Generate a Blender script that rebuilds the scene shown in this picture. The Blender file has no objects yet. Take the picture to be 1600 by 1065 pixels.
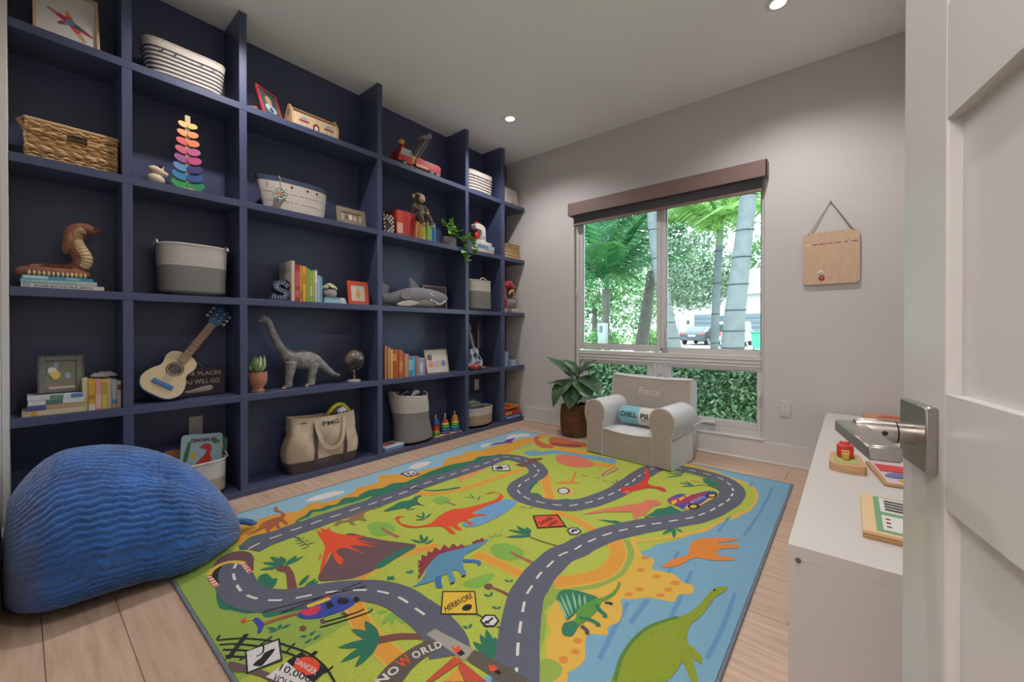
import bpy, bmesh, math, random
import numpy as np
from mathutils import Vector, Matrix, Euler

random.seed(7)
scene = bpy.context.scene
COL = scene.collection
PI = math.pi

# ------------------------------------------------------------------ camera, world, light, exposure
cam_data = bpy.data.cameras.new('camera')
cam_data.sensor_width = 36.0
cam_data.lens = 638.1 * 36.0 / 1600.0
cam_data.shift_y = -13.3 / 1600.0
cam_data.clip_start = 0.01
cam_data.clip_end = 300
cam = bpy.data.objects.new('camera', cam_data)
COL.objects.link(cam)
cam.location = (0, 0, 1.0)
cam.rotation_euler = (math.radians(90 - 0.325), 0, math.radians(39.645))
scene.camera = cam

world = bpy.data.worlds.new('overcast_sky')
scene.world = world
world.use_nodes = True
bg = world.node_tree.nodes['Background']
bg.inputs['Color'].default_value = (0.71, 0.86, 1.0, 1)
bg.inputs['Strength'].default_value = 5.4

sun_d = bpy.data.lights.new('sun', 'SUN')
sun_d.energy = 5.0
sun_d.angle = math.radians(6)
sun_d.color = (1.0, 0.96, 0.88)
sun = bpy.data.objects.new('sun', sun_d)
COL.objects.link(sun)
sun.rotation_euler = (math.radians(38), 0, math.radians(35))

scene.view_settings.view_transform = 'Standard'
scene.view_settings.look = 'None'
scene.view_settings.gamma = 1.0
scene.view_settings.use_curve_mapping = False
scene.view_settings.exposure = 0.24
LAMP_W = 66.0
HALL_FILL_W = 52.0

# ------------------------------------------------------------------ helpers
def lin(c):
    return c / 12.92 if c <= 0.04045 else ((c + 0.055) / 1.055) ** 2.4

def hexc(h):
    h = h.lstrip('#')
    return tuple(lin(int(h[i:i + 2], 16) / 255.0) for i in (0, 2, 4)) + (1.0,)

MATS = {}

def mat(name, color='#808080', rough=0.55, noise=0.0, nscale=8.0, bump=0.0, bscale=60.0, metal=0.0,
        sheen=0.0, coat=0.0, stretch=None, color2=None, spec=None, vcol=False, rnd=0.0):
    """Procedural principled material: base colour broken up by noise, fine relief by bump."""
    if name in MATS:
        return MATS[name]
    m = bpy.data.materials.new(name)
    m.use_nodes = True
    nt = m.node_tree
    N, L = nt.nodes, nt.links
    b = N['Principled BSDF']
    b.inputs['Roughness'].default_value = rough
    b.inputs['Metallic'].default_value = metal
    if spec is not None:
        b.inputs['Specular IOR Level'].default_value = spec
    if sheen:
        b.inputs['Sheen Weight'].default_value = sheen
        b.inputs['Sheen Roughness'].default_value = 0.5
    if coat:
        b.inputs['Coat Weight'].default_value = coat
        b.inputs['Coat Roughness'].default_value = 0.15
    tc = N.new('ShaderNodeTexCoord')
    src = tc.outputs['Object']
    if stretch:
        mp = N.new('ShaderNodeMapping')
        mp.inputs['Scale'].default_value = stretch
        L.new(src, mp.inputs['Vector'])
        src = mp.outputs['Vector']
    if vcol:
        at = N.new('ShaderNodeAttribute')
        at.attribute_name = 'Col'
        base = at.outputs['Color']
    else:
        rgb = N.new('ShaderNodeRGB')
        rgb.outputs[0].default_value = hexc(color)
        base = rgb.outputs[0]
    if rnd:
        oi = N.new('ShaderNodeObjectInfo')
        hs = N.new('ShaderNodeHueSaturation')
        mr = N.new('ShaderNodeMapRange')
        mr.inputs['To Min'].default_value = 1 - rnd
        mr.inputs['To Max'].default_value = 1 + rnd
        L.new(oi.outputs['Random'], mr.inputs['Value'])
        L.new(mr.outputs[0], hs.inputs['Value'])
        L.new(base, hs.inputs['Color'])
        base = hs.outputs[0]
    if noise or color2:
        nz = N.new('ShaderNodeTexNoise')
        nz.inputs['Scale'].default_value = nscale
        nz.inputs['Detail'].default_value = 4
        L.new(src, nz.inputs['Vector'])
        mx = N.new('ShaderNodeMix')
        mx.data_type = 'RGBA'
        if color2:
            cr = N.new('ShaderNodeValToRGB')
            cr.color_ramp.elements[0].position = 0.38
            cr.color_ramp.elements[1].position = 0.64
            L.new(nz.outputs['Fac'], cr.inputs['Fac'])
            L.new(cr.outputs[0], mx.inputs['Factor'])
            L.new(base, mx.inputs['A'])
            mx.inputs['B'].default_value = hexc(color2)
        else:
            mx.blend_type = 'MULTIPLY'
            mx.inputs['Factor'].default_value = 1.0
            mr2 = N.new('ShaderNodeMapRange')
            mr2.inputs['From Min'].default_value = 0.25
            mr2.inputs['From Max'].default_value = 0.75
            mr2.inputs['To Min'].default_value = 1 - noise
            mr2.inputs['To Max'].default_value = 1 + noise
            L.new(nz.outputs['Fac'], mr2.inputs['Value'])
            L.new(base, mx.inputs['A'])
            L.new(mr2.outputs[0], mx.inputs['B'])
        base = mx.outputs['Result']
    L.new(base, b.inputs['Base Color'])
    if bump:
        nb = N.new('ShaderNodeTexNoise')
        nb.inputs['Scale'].default_value = bscale
        nb.inputs['Detail'].default_value = 3
        L.new(src, nb.inputs['Vector'])
        bp = N.new('ShaderNodeBump')
        bp.inputs['Strength'].default_value = bump
        bp.inputs['Distance'].default_value = 0.01
        L.new(nb.outputs['Fac'], bp.inputs['Height'])
        L.new(bp.outputs['Normal'], b.inputs['Normal'])
    MATS[name] = m
    return m

def paint(hexcol, rough=0.5, **k):
    return mat('paint_' + hexcol.lstrip('#') + ('_%d' % (rough * 100)), hexcol, rough, **k)

def fabric(hexcol, **k):
    return mat('fabric_' + hexcol.lstrip('#'), hexcol, 0.9, noise=0.08, nscale=40, bump=0.25, bscale=350, sheen=0.15, **k)

def emis(name, color, strength):
    m = bpy.data.materials.new(name)
    m.use_nodes = True
    b = m.node_tree.nodes['Principled BSDF']
    b.inputs['Base Color'].default_value = (0.9, 0.9, 0.9, 1)
    b.inputs['Emission Color'].default_value = color
    b.inputs['Emission Strength'].default_value = strength
    return m

class MB:
    """Collects shapes into one mesh."""
    def __init__(self):
        self.v, self.f, self.c = [], [], []
        self.col = None
        self.M = Matrix.Identity(4)
    def add(self, vs, fs):
        o = len(self.v)
        M = self.M
        self.v += [tuple(M @ Vector(p)) for p in vs]
        self.f += [tuple(i + o for i in f) for f in fs]
        self.c += [self.col] * len(fs)
        return self
    def box(self, x0, x1, y0, y1, z0, z1, bev=0.0, rot=None):
        c = Vector(((x0 + x1) / 2, (y0 + y1) / 2, (z0 + z1) / 2))
        s = ((x1 - x0) / 2, (y1 - y0) / 2, (z1 - z0) / 2)
        if bev > 0:
            bm = bmesh.new()
            bmesh.ops.create_cube(bm, size=2)
            for v in bm.verts:
                v.co = Vector((v.co.x * s[0], v.co.y * s[1], v.co.z * s[2]))
            bmesh.ops.bevel(bm, geom=bm.edges[:], offset=min(bev, min(s) * 0.95), segments=2 if bev > .004 else 1, affect='EDGES', profile=0.5)
            vs = [v.co.copy() for v in bm.verts]
            bm.verts.index_update()
            fs = [tuple(v.index for v in f.verts) for f in bm.faces]
            bm.free()
        else:
            vs = [Vector((a * s[0], b_ * s[1], d * s[2])) for a in (-1, 1) for b_ in (-1, 1) for d in (-1, 1)]
            fs = [(0, 1, 3, 2), (4, 6, 7, 5), (0, 4, 5, 1), (2, 3, 7, 6), (0, 2, 6, 4), (1, 5, 7, 3)]
        if rot is not None:
            R = rot if isinstance(rot, Matrix) else Euler(rot).to_matrix()
            vs = [R @ v for v in vs]
        return self.add([v + c for v in vs], fs)
    def lathe(self, prof, n=24, c=(0, 0, 0), R=None, sx=1.0, sy=1.0):
        vs, fs = [], []
        for (r, z) in prof:
            for k in range(n):
                a = 2 * PI * k / n
                vs.append(Vector((r * math.cos(a) * sx, r * math.sin(a) * sy, z)))
        m = len(prof)
        for i in range(m - 1):
            for k in range(n):
                k2 = (k + 1) % n
                fs.append((i * n + k, i * n + k2, (i + 1) * n + k2, (i + 1) * n + k))
        if prof[0][0] > 1e-6:
            fs.append(tuple(range(n - 1, -1, -1)))
        if prof[-1][0] > 1e-6:
            fs.append(tuple((m - 1) * n + k for k in range(n)))
        if R is not None:
            vs = [R @ v for v in vs]
        c = Vector(c)
        return self.add([v + c for v in vs], fs)
    def ball(self, c, r, n=16, m=10, R=None):
        if not hasattr(r, '__len__'):
            r = (r, r, r)
        vs, fs = [], []
        for i in range(m + 1):
            t = PI * i / m
            for k in range(n):
                a = 2 * PI * k / n
                vs.append(Vector((r[0] * math.sin(t) * math.cos(a), r[1] * math.sin(t) * math.sin(a), -r[2] * math.cos(t))))
        for i in range(m):
            for k in range(n):
                k2 = (k + 1) % n
                fs.append((i * n + k, i * n + k2, (i + 1) * n + k2, (i + 1) * n + k))
        if R is not None:
            R = R if isinstance(R, Matrix) else Euler(R).to_matrix()
            vs = [R @ v for v in vs]
        c = Vector(c)
        return self.add([v + c for v in vs], fs)
    def tube(self, pts, r, n=10, closed=False, sx=1.0):
        P = [Vector(p) for p in pts]
        m = len(P)
        rr = r if hasattr(r, '__len__') else [r] * m
        T = []
        for i in range(m):
            if closed:
                t = P[(i + 1) % m] - P[i - 1]
            else:
                t = P[min(i + 1, m - 1)] - P[max(i - 1, 0)]
            T.append(t.normalized() if t.length > 1e-9 else Vector((0, 0, 1)))
        up = Vector((0, 0, 1)) if abs(T[0].z) < 0.9 else Vector((1, 0, 0))
        u = T[0].cross(up).normalized()
        vs, fs = [], []
        for i in range(m):
            u = (u - T[i] * u.dot(T[i]))
            u = u.normalized() if u.length > 1e-6 else T[i].orthogonal().normalized()
            w = T[i].cross(u)
            for k in range(n):
                a = 2 * PI * k / n
                vs.append(P[i] + (u * math.cos(a) * sx + w * math.sin(a)) * rr[i])
        rng = m if closed else m - 1
        for i in range(rng):
            i2 = (i + 1) % m
            for k in range(n):
                k2 = (k + 1) % n
                fs.append((i * n + k, i * n + k2, i2 * n + k2, i2 * n + k))
        if not closed:
            fs.append(tuple(range(n - 1, -1, -1)))
            fs.append(tuple((m - 1) * n + k for k in range(n)))
        return self.add(vs, fs)
    def bar(self, a, b, r, n=8):
        return self.tube([a, b], r, n)
    def prism(self, poly, t0, t1, plane='xz'):
        """poly in (a,b); extruded along the third axis from t0 to t1."""
        n = len(poly)
        if plane == 'xz':
            g = lambda a, b_, t: (a, t, b_)
        elif plane == 'xy':
            g = lambda a, b_, t: (a, b_, t)
        else:
            g = lambda a, b_, t: (t, a, b_)
        vs = [g(a, b_, t0) for a, b_ in poly] + [g(a, b_, t1) for a, b_ in poly]
        fs = [tuple(range(n)), tuple(range(2 * n - 1, n - 1, -1))]
        fs += [(i, i + n, (i + 1) % n + n, (i + 1) % n) for i in range(n)]
        return self.add(vs, fs)
    def grid(self, fn, nu, nv, wrapu=False, wrapv=False):
        vs = []
        for i in range(nu):
            for j in range(nv):
                vs.append(fn(i / (nu if wrapu else nu - 1), j / (nv if wrapv else nv - 1)))
        fs = []
        for i in range(nu if wrapu else nu - 1):
            for j in range(nv if wrapv else nv - 1):
                a, b_ = (i + 1) % nu, (j + 1) % nv
                fs.append((i * nv + j, a * nv + j, a * nv + b_, i * nv + b_))
        return self.add(vs, fs)
    def build(self, name, material=None, parent=None, smooth=True, angle=0.7, fix=True):
        me = bpy.data.meshes.new(name)
        me.from_pydata(self.v, [], self.f)
        if fix:
            bm = bmesh.new()
            bm.from_mesh(me)
            bmesh.ops.recalc_face_normals(bm, faces=bm.faces)
            bm.to_mesh(me)
            bm.free()
        if smooth:
            me.polygons.foreach_set('use_smooth', [True] * len(me.polygons))
            me.set_sharp_from_angle(angle=angle)
        if any(c is not None for c in self.c):
            ca = me.color_attributes.new('Col', 'FLOAT_COLOR', 'CORNER')
            arr = []
            for p in me.polygons:
                c = self.c[p.index] or (0.5, 0.5, 0.5, 1)
                arr += list(c) * p.loop_total
            ca.data.foreach_set('color', arr)
        if material is not None:
            me.materials.append(material)
        o = bpy.data.objects.new(name, me)
        COL.objects.link(o)
        if parent is not None:
            o.parent = parent
        return o

def tag(o, label=None, cat=None, group=None, kind=None):
    if label: o['label'] = label
    if cat: o['category'] = cat
    if group: o['group'] = group
    if kind: o['kind'] = kind
    return o

def thing(name, label, cat, loc=(0, 0, 0), rotz=0.0, group=None, kind=None):
    o = bpy.data.objects.new(name, None)
    o.empty_display_size = 0.05
    COL.objects.link(o)
    o.location = loc
    o.rotation_euler = (0, 0, rotz)
    return tag(o, label, cat, group, kind)

def place(o, loc, rotz=0.0):
    o.location = loc
    o.rotation_euler = (0, 0, rotz)
    return o

def copy_tree(o, parent=None):
    c = o.copy()
    COL.objects.link(c)
    c.parent = parent
    for ch in list(o.children):
        copy_tree(ch, c)
    return c

def bx(name, dims, m, parent=None, bev=0.0, rot=None, smooth=True):
    return MB().box(*dims, bev=bev, rot=rot).build(name, m, parent, smooth)

_TXT = {}
def text_geo(s, bold=0.0, shear=0.0):
    k = (s, bold, shear)
    if k not in _TXT:
        cu = bpy.data.curves.new('lettering', 'FONT')
        cu.body = s
        cu.offset = bold
        cu.shear = shear
        cu.resolution_u = 3
        ob = bpy.data.objects.new('lettering', cu)
        COL.objects.link(ob)
        dg = bpy.context.evaluated_depsgraph_get()
        me = bpy.data.meshes.new_from_object(ob.evaluated_get(dg))
        vs = [v.co.copy() for v in me.vertices]
        fs = [tuple(p.vertices) for p in me.polygons]
        bpy.data.objects.remove(ob)
        bpy.data.curves.remove(cu)
        bpy.data.meshes.remove(me)
        xs = [v.x for v in vs]; ys = [v.y for v in vs]
        x0, x1, y0, y1 = min(xs), max(xs), min(ys), max(ys)
        vs = [((v.x - x0) / (x1 - x0), (v.y - y0) / (y1 - y0)) for v in vs]
        _TXT[k] = (vs, fs, (x1 - x0) / (y1 - y0))
    return _TXT[k]

def add_text(mb, s, fn, bold=0.0, shear=0.0):
    """fn maps (u,v) in 0..1 to a 3D point"""
    vs, fs, _ = text_geo(s, bold, shear)
    mb.add([fn(u, v) for u, v in vs], fs)

def text_obj(s, o, U, V, w, h, m, parent, name='lettering', bold=0.01):
    o, U, V = Vector(o), Vector(U), Vector(V)
    mb = MB()
    add_text(mb, s, lambda u, v: o + U * ((u - .5) * w) + V * ((v - .5) * h), bold)
    return mb.build(name, m, parent, smooth=False, fix=False)

# ------------------------------------------------------------------ room shell
SX = -2.80            # front plane of the bookcase
BX = -3.07            # its back panel
WY = 3.60             # window wall
CZ = 2.90             # ceiling
RX = 0.36             # right wall
DY = -0.050           # wall with the doorway
M_WALL = mat('wall_paint', '#cac5c3', 0.62, noise=0.02, nscale=3)
M_CEIL = mat('ceiling_paint', '#f2f3f6', 0.8, noise=0.015, nscale=2)
M_TRIM = mat('trim_paint', '#d0ccc8', 0.4)
M_NAVY = mat('navy_lacquer', '#444b68', 0.36, noise=0.05, nscale=3, bump=0.02, bscale=90)

# floor: planks along X
M_WOOD = mat('oak_plank', '#c5a892', 0.5, color2='#b7977f', nscale=3.0, stretch=(1.2, 14, 14), bump=0.04, bscale=12, rnd=0.07)
floor = bx('floor', (-3.2, RX + .1, -1.8, WY + .1, -0.06, -0.012), mat('subfloor', '#5a4636', 0.9))
tag(floor, kind='structure')
PW = 0.1795
row = 0
y = 0.0445 - PW * 10
plank_cache = {}
while y < WY:
    x = -2.83 - random.random() * 1.1 if y + PW > 0 else -0.75 - random.random() * .5
    while x < RX:
        ln = random.choice((1.1, 1.5, 1.9))
        xa = max(x, -2.9 if y + PW > DY else -0.9)
        xb = min(x + ln, RX + .02)
        y1 = min(y + PW, WY)
        if xb - xa > 0.05 and y1 - y > .02:
            p = MB().box(xa + .0006 - (xa + xb) / 2, xb - .0006 - (xa + xb) / 2, -(y1 - y) / 2 + .0006, (y1 - y) / 2 - .0006, -0.012, 0, bev=0.0012).build('plank', M_WOOD, floor)
            p.location = ((xa + xb) / 2, (y + y1) / 2, 0)
        x += ln
    y += PW

# ceiling
ceil = bx('ceiling', (-3.2, RX + .1, DY - .01, WY + .1, CZ, CZ + .1), M_CEIL)
tag(ceil, kind='structure')

# walls
WX0, WX1, WZ0, WZ1 = -2.165, -0.503, 0.170, 2.235     # window opening
mb = MB()
mb.box(-3.2, WX0, WY, WY + .16, 0, CZ); mb.box(WX1, RX + .1, WY, WY + .16, 0, CZ)
mb.box(WX0, WX1, WY, WY + .16, 0, WZ0); mb.box(WX0, WX1, WY, WY + .16, WZ1, CZ)
tag(mb.build('wall_back', M_WALL), kind='structure')
tag(bx('wall_left', (-3.2, BX - .015, DY - .1, WY, 0, CZ), M_WALL), kind='structure')
tag(bx('wall_right', (RX, RX + .1, DY - .12, WY, 0, CZ), M_WALL), kind='structure')
mb = MB()
OX0, OX1 = -0.62, 0.27
mb.box(BX - .015, OX0, DY - .12, DY, 0, CZ); mb.box(OX1, RX, DY - .12, DY, 0, CZ); mb.box(OX0, OX1, DY - .12, DY, 2.2, CZ)
tag(mb.build('wall_front', M_WALL), kind='structure')
tag(bx('trim_1', (BX - .01, SX + .004, DY, -.0275, 0, CZ), M_TRIM, bev=.002), kind='structure')
# hallway behind the doorway
mb = MB()
mb.box(-1.0, .9, -1.85, -1.75, 0, 2.6); mb.box(-1.1, -1.0, -1.85, DY - .12, 0, 2.6); mb.box(.9, 1.0, -1.85, DY - .12, 0, 2.6)
mb.box(-1.1, 1.0, -1.85, DY - .12, 2.6, 2.7)
mb.box(RX+.1, 1.0, DY - .12, DY - .02, 0, 2.6)
tag(mb.build('wall_hall', M_WALL), kind='structure')

# baseboards
def baseboard(name, prof_fn):
    tag(prof_fn.build(name, M_TRIM), kind='structure')
mb = MB()
mb.box(SX + .0, RX, WY - .015, WY, 0.0, .158, bev=.003); mb.box(SX, RX, WY - .026, WY - .013, 0, .018, bev=.003)
baseboard('baseboard_back', mb)
mb = MB(); mb.box(SX + .006, OX0 - .07, DY, DY + .004, 0, .158, bev=.001)
baseboard('baseboard_front', mb)
mb = MB(); mb.box(RX - .015, RX, DY, WY - .016, 0, .158, bev=.003)
baseboard('baseboard_right', mb)

# recessed ceiling lights (two are in view, two behind)
M_LENS = emis('lamp_lens', (1.0, 0.95, 0.88, 1), 14.0)
M_RING = mat('lamp_trim', '#e4e2de', 0.4)
def downlight(x, y, label):
    t = thing('recessed_light', label, 'ceiling light', (x, y, CZ), 0, 'recessed ceiling lights')
    MB().lathe([(.040, -.001), (.040, -.006), (.058, -.007), (.062, -.004), (.063, 0.0), (.040, -.001)], 32).build('trim_ring', M_RING, t)
    MB().lathe([(0, -.0035), (.040, -.0035), (.040, -.001)], 32).build('lens', M_LENS, t)
    ld = bpy.data.lights.new('lamp', 'SPOT')
    ld.energy = LAMP_W
    ld.spot_size = math.radians(142)
    ld.spot_blend = 0.75
    ld.shadow_soft_size = 0.04
    ld.color = (1.0, 0.955, 0.94)
    lo = bpy.data.objects.new('lamp', ld)
    COL.objects.link(lo)
    lo.parent = t
    lo.location = (0, 0, -.012)
downlight(-2.36, 2.82, 'small round recessed ceiling light above the corner of the bookcase')
downlight(-0.33, 2.82, 'round recessed ceiling light at the top edge above the wall calendar')
downlight(-2.36, 0.85, 'round recessed ceiling light above the beanbag end of the bookcase')
downlight(-0.33, 0.85, 'round recessed ceiling light just inside the doorway')
hd = bpy.data.lights.new('hall_fill', 'POINT')  # unseen fill light added in the hall to brighten the room through the doorway
hd.energy = HALL_FILL_W
hd.shadow_soft_size = 0.3
hd.color = (1.0, 0.955, 0.94)
ho = bpy.data.objects.new('hall_fill', hd)
COL.objects.link(ho)
ho.location = (-0.3, -1.0, 2.2)

# ------------------------------------------------------------------ window
win = thing('window_1', None, None, (0, WY + .025, 0), 0, kind='structure')
M_FRAME = mat('window_frame_white', '#cdc9c6', 0.35)
def glass_mat():
    m = bpy.data.materials.new('window_glass')
    m.use_nodes = True
    nt = m.node_tree
    nt.nodes.remove(nt.nodes['Principled BSDF'])
    out = nt.nodes['Material Output']
    tr = nt.nodes.new('ShaderNodeBsdfTransparent')
    tr.inputs['Color'].default_value = (0.95, 0.985, 0.975, 1)
    gl = nt.nodes.new('ShaderNodeBsdfGlossy')
    gl.inputs['Roughness'].default_value = 0.02
    fr = nt.nodes.new('ShaderNodeFresnel')
    fr.inputs['IOR'].default_value = 1.35
    mx = nt.nodes.new('ShaderNodeMixShader')
    nt.links.new(fr.outputs[0], mx.inputs[0])
    nt.links.new(tr.outputs[0], mx.inputs[1])
    nt.links.new(gl.outputs[0], mx.inputs[2])
    nt.links.new(mx.outputs[0], out.inputs['Surface'])
    return m
M_GLASS = glass_mat()
def frame_rect(name, x0, x1, z0, z1, a, y0, y1, m=None, parent=win, bev=.003):
    """four members round an opening; a = (left, right, bottom, top) widths"""
    l, r, b_, t_ = a
    k = MB()
    k.box(x0, x0 + l, y0, y1, z0, z1, bev=bev); k.box(x1 - r, x1, y0, y1, z0, z1, bev=bev)
    k.box(x0 + l, x1 - r, y0, y1, z0, z0 + b_, bev=bev); k.box(x0 + l, x1 - r, y0, y1, z1 - t_, z1, bev=bev)
    return k.build(name, m or M_FRAME, parent)
frame_rect('outer_frame', -2.155, -0.506, .172, 2.235, (.035, .018, .05, .03), 0, .10)
# upper sliding pair
frame_rect('sash', -2.125, -1.300, .812, 2.2, (.045, .034, .055, .05), .010, .045)
frame_rect('sash', -1.300, -0.522, .795, 2.2, (.042, .014, .05, .05), .040, .075)
bx('meeting_stile', (-1.300, -1.268, .018, .042, .84, 2.2), M_FRAME, win, bev=.002)
bx('transom', (-2.12, -.524, -.004, .09, .690, .800), M_FRAME, win, bev=.004)
for z in (.715, .742, .770):
    bx('transom_bead', (-2.12, -.524, -.009, -.003, z - .005, z + .004), M_FRAME, win, bev=.002)
# lower awning pair
frame_rect('sash', -2.105, -1.365, .222, .705, (.055, .055, .055, .03), .004, .05)
frame_rect('sash', -1.232, -0.524, .222, .705, (.030, .030, .055, .03), .004, .05)
bx('mullion', (-1.365, -1.232, .0, .09, .19, .80), M_FRAME, win, bev=.003)
for x in (-1.345, -1.300, -1.255):
    bx('mullion_bead', (x - .006, x + .006, -.006, .002, .19, .70), M_FRAME, win, bev=.002)
for d in ((-2.08, -1.33, .86, 2.16, .028), (-1.262, -.534, .84, 2.16, .058), (-2.055, -1.415, .27, .682, .028), (-1.206, -.55, .27, .682, .028)):
    bx('pane', (d[0], d[1], d[4] - .002, d[4] + .002, d[2], d[3]), M_GLASS, win)
M_GASK = mat('black_gasket', '#1d2422', 0.6)
for (x0, x1, z0, z1, y0) in ((-2.081, -1.333, .866, 2.151, .020), (-1.259, -.535, .844, 2.151, .050), (-2.051, -1.419, .276, .676, .020), (-1.203, -.553, .276, .676, .020)):
    frame_rect('gasket', x0, x1, z0, z1, (.004, .004, .003, .003), y0, y0 + .007, M_GASK, win, bev=0)
bx('sill', (-2.165, -.497, -.045, .03, .158, .176), M_FRAME, win, bev=.005)
for (x, z) in ((-.533, .47), (-2.145, 1.36)):
    k = MB(); k.box(x - .010, x + .010, -.012, .006, z - .06, z + .06, bev=.004); k.box(x - .005, x + .006, -.024, -.010, z - .012, z + .045, bev=.004)
    k.build('latch', M_FRAME, win)
k = MB(); k.box(-.95, -.84, -.035, .0, .236, .262, bev=.006); k.bar((-.93, -.03, .25), (-.99, -.06, .215), .007); k.ball((-.99, -.06, .215), .011)
k.build('crank', M_FRAME, win)
bx('slide_lock', (-1.262, -1.242, .02, .036, .90, 1.02), M_FRAME, win, bev=.003)

# roller shade with its cassette
shade = thing('roller_shade', 'brown roller shade drawn up over the window under its valance', 'window shade', (0, WY, 2.03))
M_BROWN = mat('shade_brown', '#7a625c', 0.55, noise=0.03, nscale=20)
k = MB()
k.box(-2.175, -.475, -.100, -.085, .105, .228, bev=.002); k.box(-2.175, -.475, -.085, -.0005, .220, .228)
k.box(-2.175, -2.165, -.100, -.0005, .105, .228, bev=.002); k.box(-.485, -.475, -.100, -.0005, .105, .228, bev=.002)
k.build('valance', M_BROWN, shade)
M_SHF = mat('shade_fabric', '#66646a', 0.85, noise=0.06, nscale=300)
for (a, b_) in ((-2.15, -1.3355), (-1.3345, -.515)):
    bx('shade_cloth', (a, b_, -.032, -.029, .040, .20), M_SHF, shade)
    k = MB(); k.box(a, b_, -.037, -.024, .014, .042, bev=.004); k.build('hem_bar', M_BROWN, shade)
    k = MB(); k.lathe([(.028, a), (.028, b_)], 16, (0, -.045, .175), Euler((0, PI / 2, 0)).to_matrix()); k.build('roller', M_SHF, shade)

# ------------------------------------------------------------------ door (open, hinged on the right)
ang = math.radians(90 + 12.5)
door = thing('door_1', None, None, (.055 + .8 * math.sin(math.radians(12.5)), .76 - .8 * math.cos(math.radians(12.5)), 0.008), ang, kind='structure')
M_DOOR = mat('door_paint', '#cbc8c4', 0.28, noise=0.01, nscale=4)
DW, DT, DH = .8, .04, 2.17
# local x runs from the hinge to the free edge, +y is the face towards the room's bookcase
DF = 0.0
bx('stile', (DW - .117, DW, -DT, DF, 0, DH), M_DOOR, door, bev=.002)
bx('stile', (0, .117, -DT, DF, 0, DH), M_DOOR, door, bev=.002)
pan = [(.16, .372), (.497, .797), (.922, 1.222), (1.346, 1.646), (1.771, 2.045)]
zz = 0.0
for (a, b_) in pan:
    bx('rail', (.117, DW - .117, -DT, DF, zz, a), M_DOOR, door)
    bx('panel', (.110, DW - .110, -DT + .012, DF - .0127, a - .008, b_ + .008), M_DOOR, door)
    zz = b_
bx('rail', (.117, DW - .117, -DT, DF, zz, DH), M_DOOR, door)
M_NICK = mat('satin_nickel', '#a9a39c', 0.30, metal=1.0, noise=0.03, nscale=60, stretch=(1, 1, 20))
HZ = .866
rose = bx('rose', (DW - .102, DW - .026, 0, .011, HZ - .038, HZ + .038), M_NICK, door, bev=.0015)
RX90 = Euler((-PI / 2, 0, 0)).to_matrix()
k = MB(); k.lathe([(.0135, .010), (.0135, .026)], 24, (DW - .064, 0, HZ), RX90); k.build('lever_neck', M_NICK, door)
k = MB(); k.lathe([(.0139, .0258), (.0139, .0278)], 24, (DW - .064, 0, HZ), RX90); k.build('neck_seam', mat('dark_hole', '#1c1a18', .5), door)
lev = thing('lever', None, None); lev.parent = door
k = MB(); k.lathe([(.0145, .0278), (.0145, .060), (.012, .066)], 24, (DW - .064, 0, HZ), RX90); k.build('lever_spindle', M_NICK, lev)
k = MB(); k.box(DW - .190, DW - .052, .056, .084, HZ - .0080, HZ + .0080, bev=.0022); k.build('lever_blade', M_NICK, lev)
k = MB(); k.lathe([(.0030, -.0153), (.0030, -.0135)], 12, (DW - .064, .040, HZ), Euler((0, PI / 2, 0)).to_matrix()); k.build('set_screw', mat('dark_hole'), lev)

# ------------------------------------------------------------------ built-in bookcase
ROW = {1: .036, 2: .612, 3: 1.191, 4: 1.775, 5: 2.355}
case = thing('built_in_bookcase', 'navy blue built-in bookcase filling the whole left wall', 'bookcase', (0, 0, 0))
U = [(-.027, -.020), (.331, .370), (.840, .880), (1.762, 1.803), (2.694, 2.736), (3.203, 3.262)]
bx('back_panel', (BX - .014, BX, -.027, WY - .001, 0.0, CZ - .001), M_NAVY, case)
bx('plinth', (BX, SX, -.027, WY - .001, 0.0, ROW[1]), M_NAVY, case, bev=.0015)
for r in (2, 3, 4, 5):
    bx('shelf', (BX, SX, -.027, WY - .001, ROW[r] - .040, ROW[r]), M_NAVY, case, bev=.0015)
zs = [(ROW[1], ROW[2] - .04), (ROW[2], ROW[3] - .04), (ROW[3], ROW[4] - .04), (ROW[4], ROW[5] - .04), (ROW[5], CZ - .001)]
for i, (a, b_) in enumerate(U[1:]):
    for (z0, z1) in zs:
        bx('upright', (BX, SX - .0008, a, b_, z0, z1), M_NAVY, case, bev=.0012)
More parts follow.
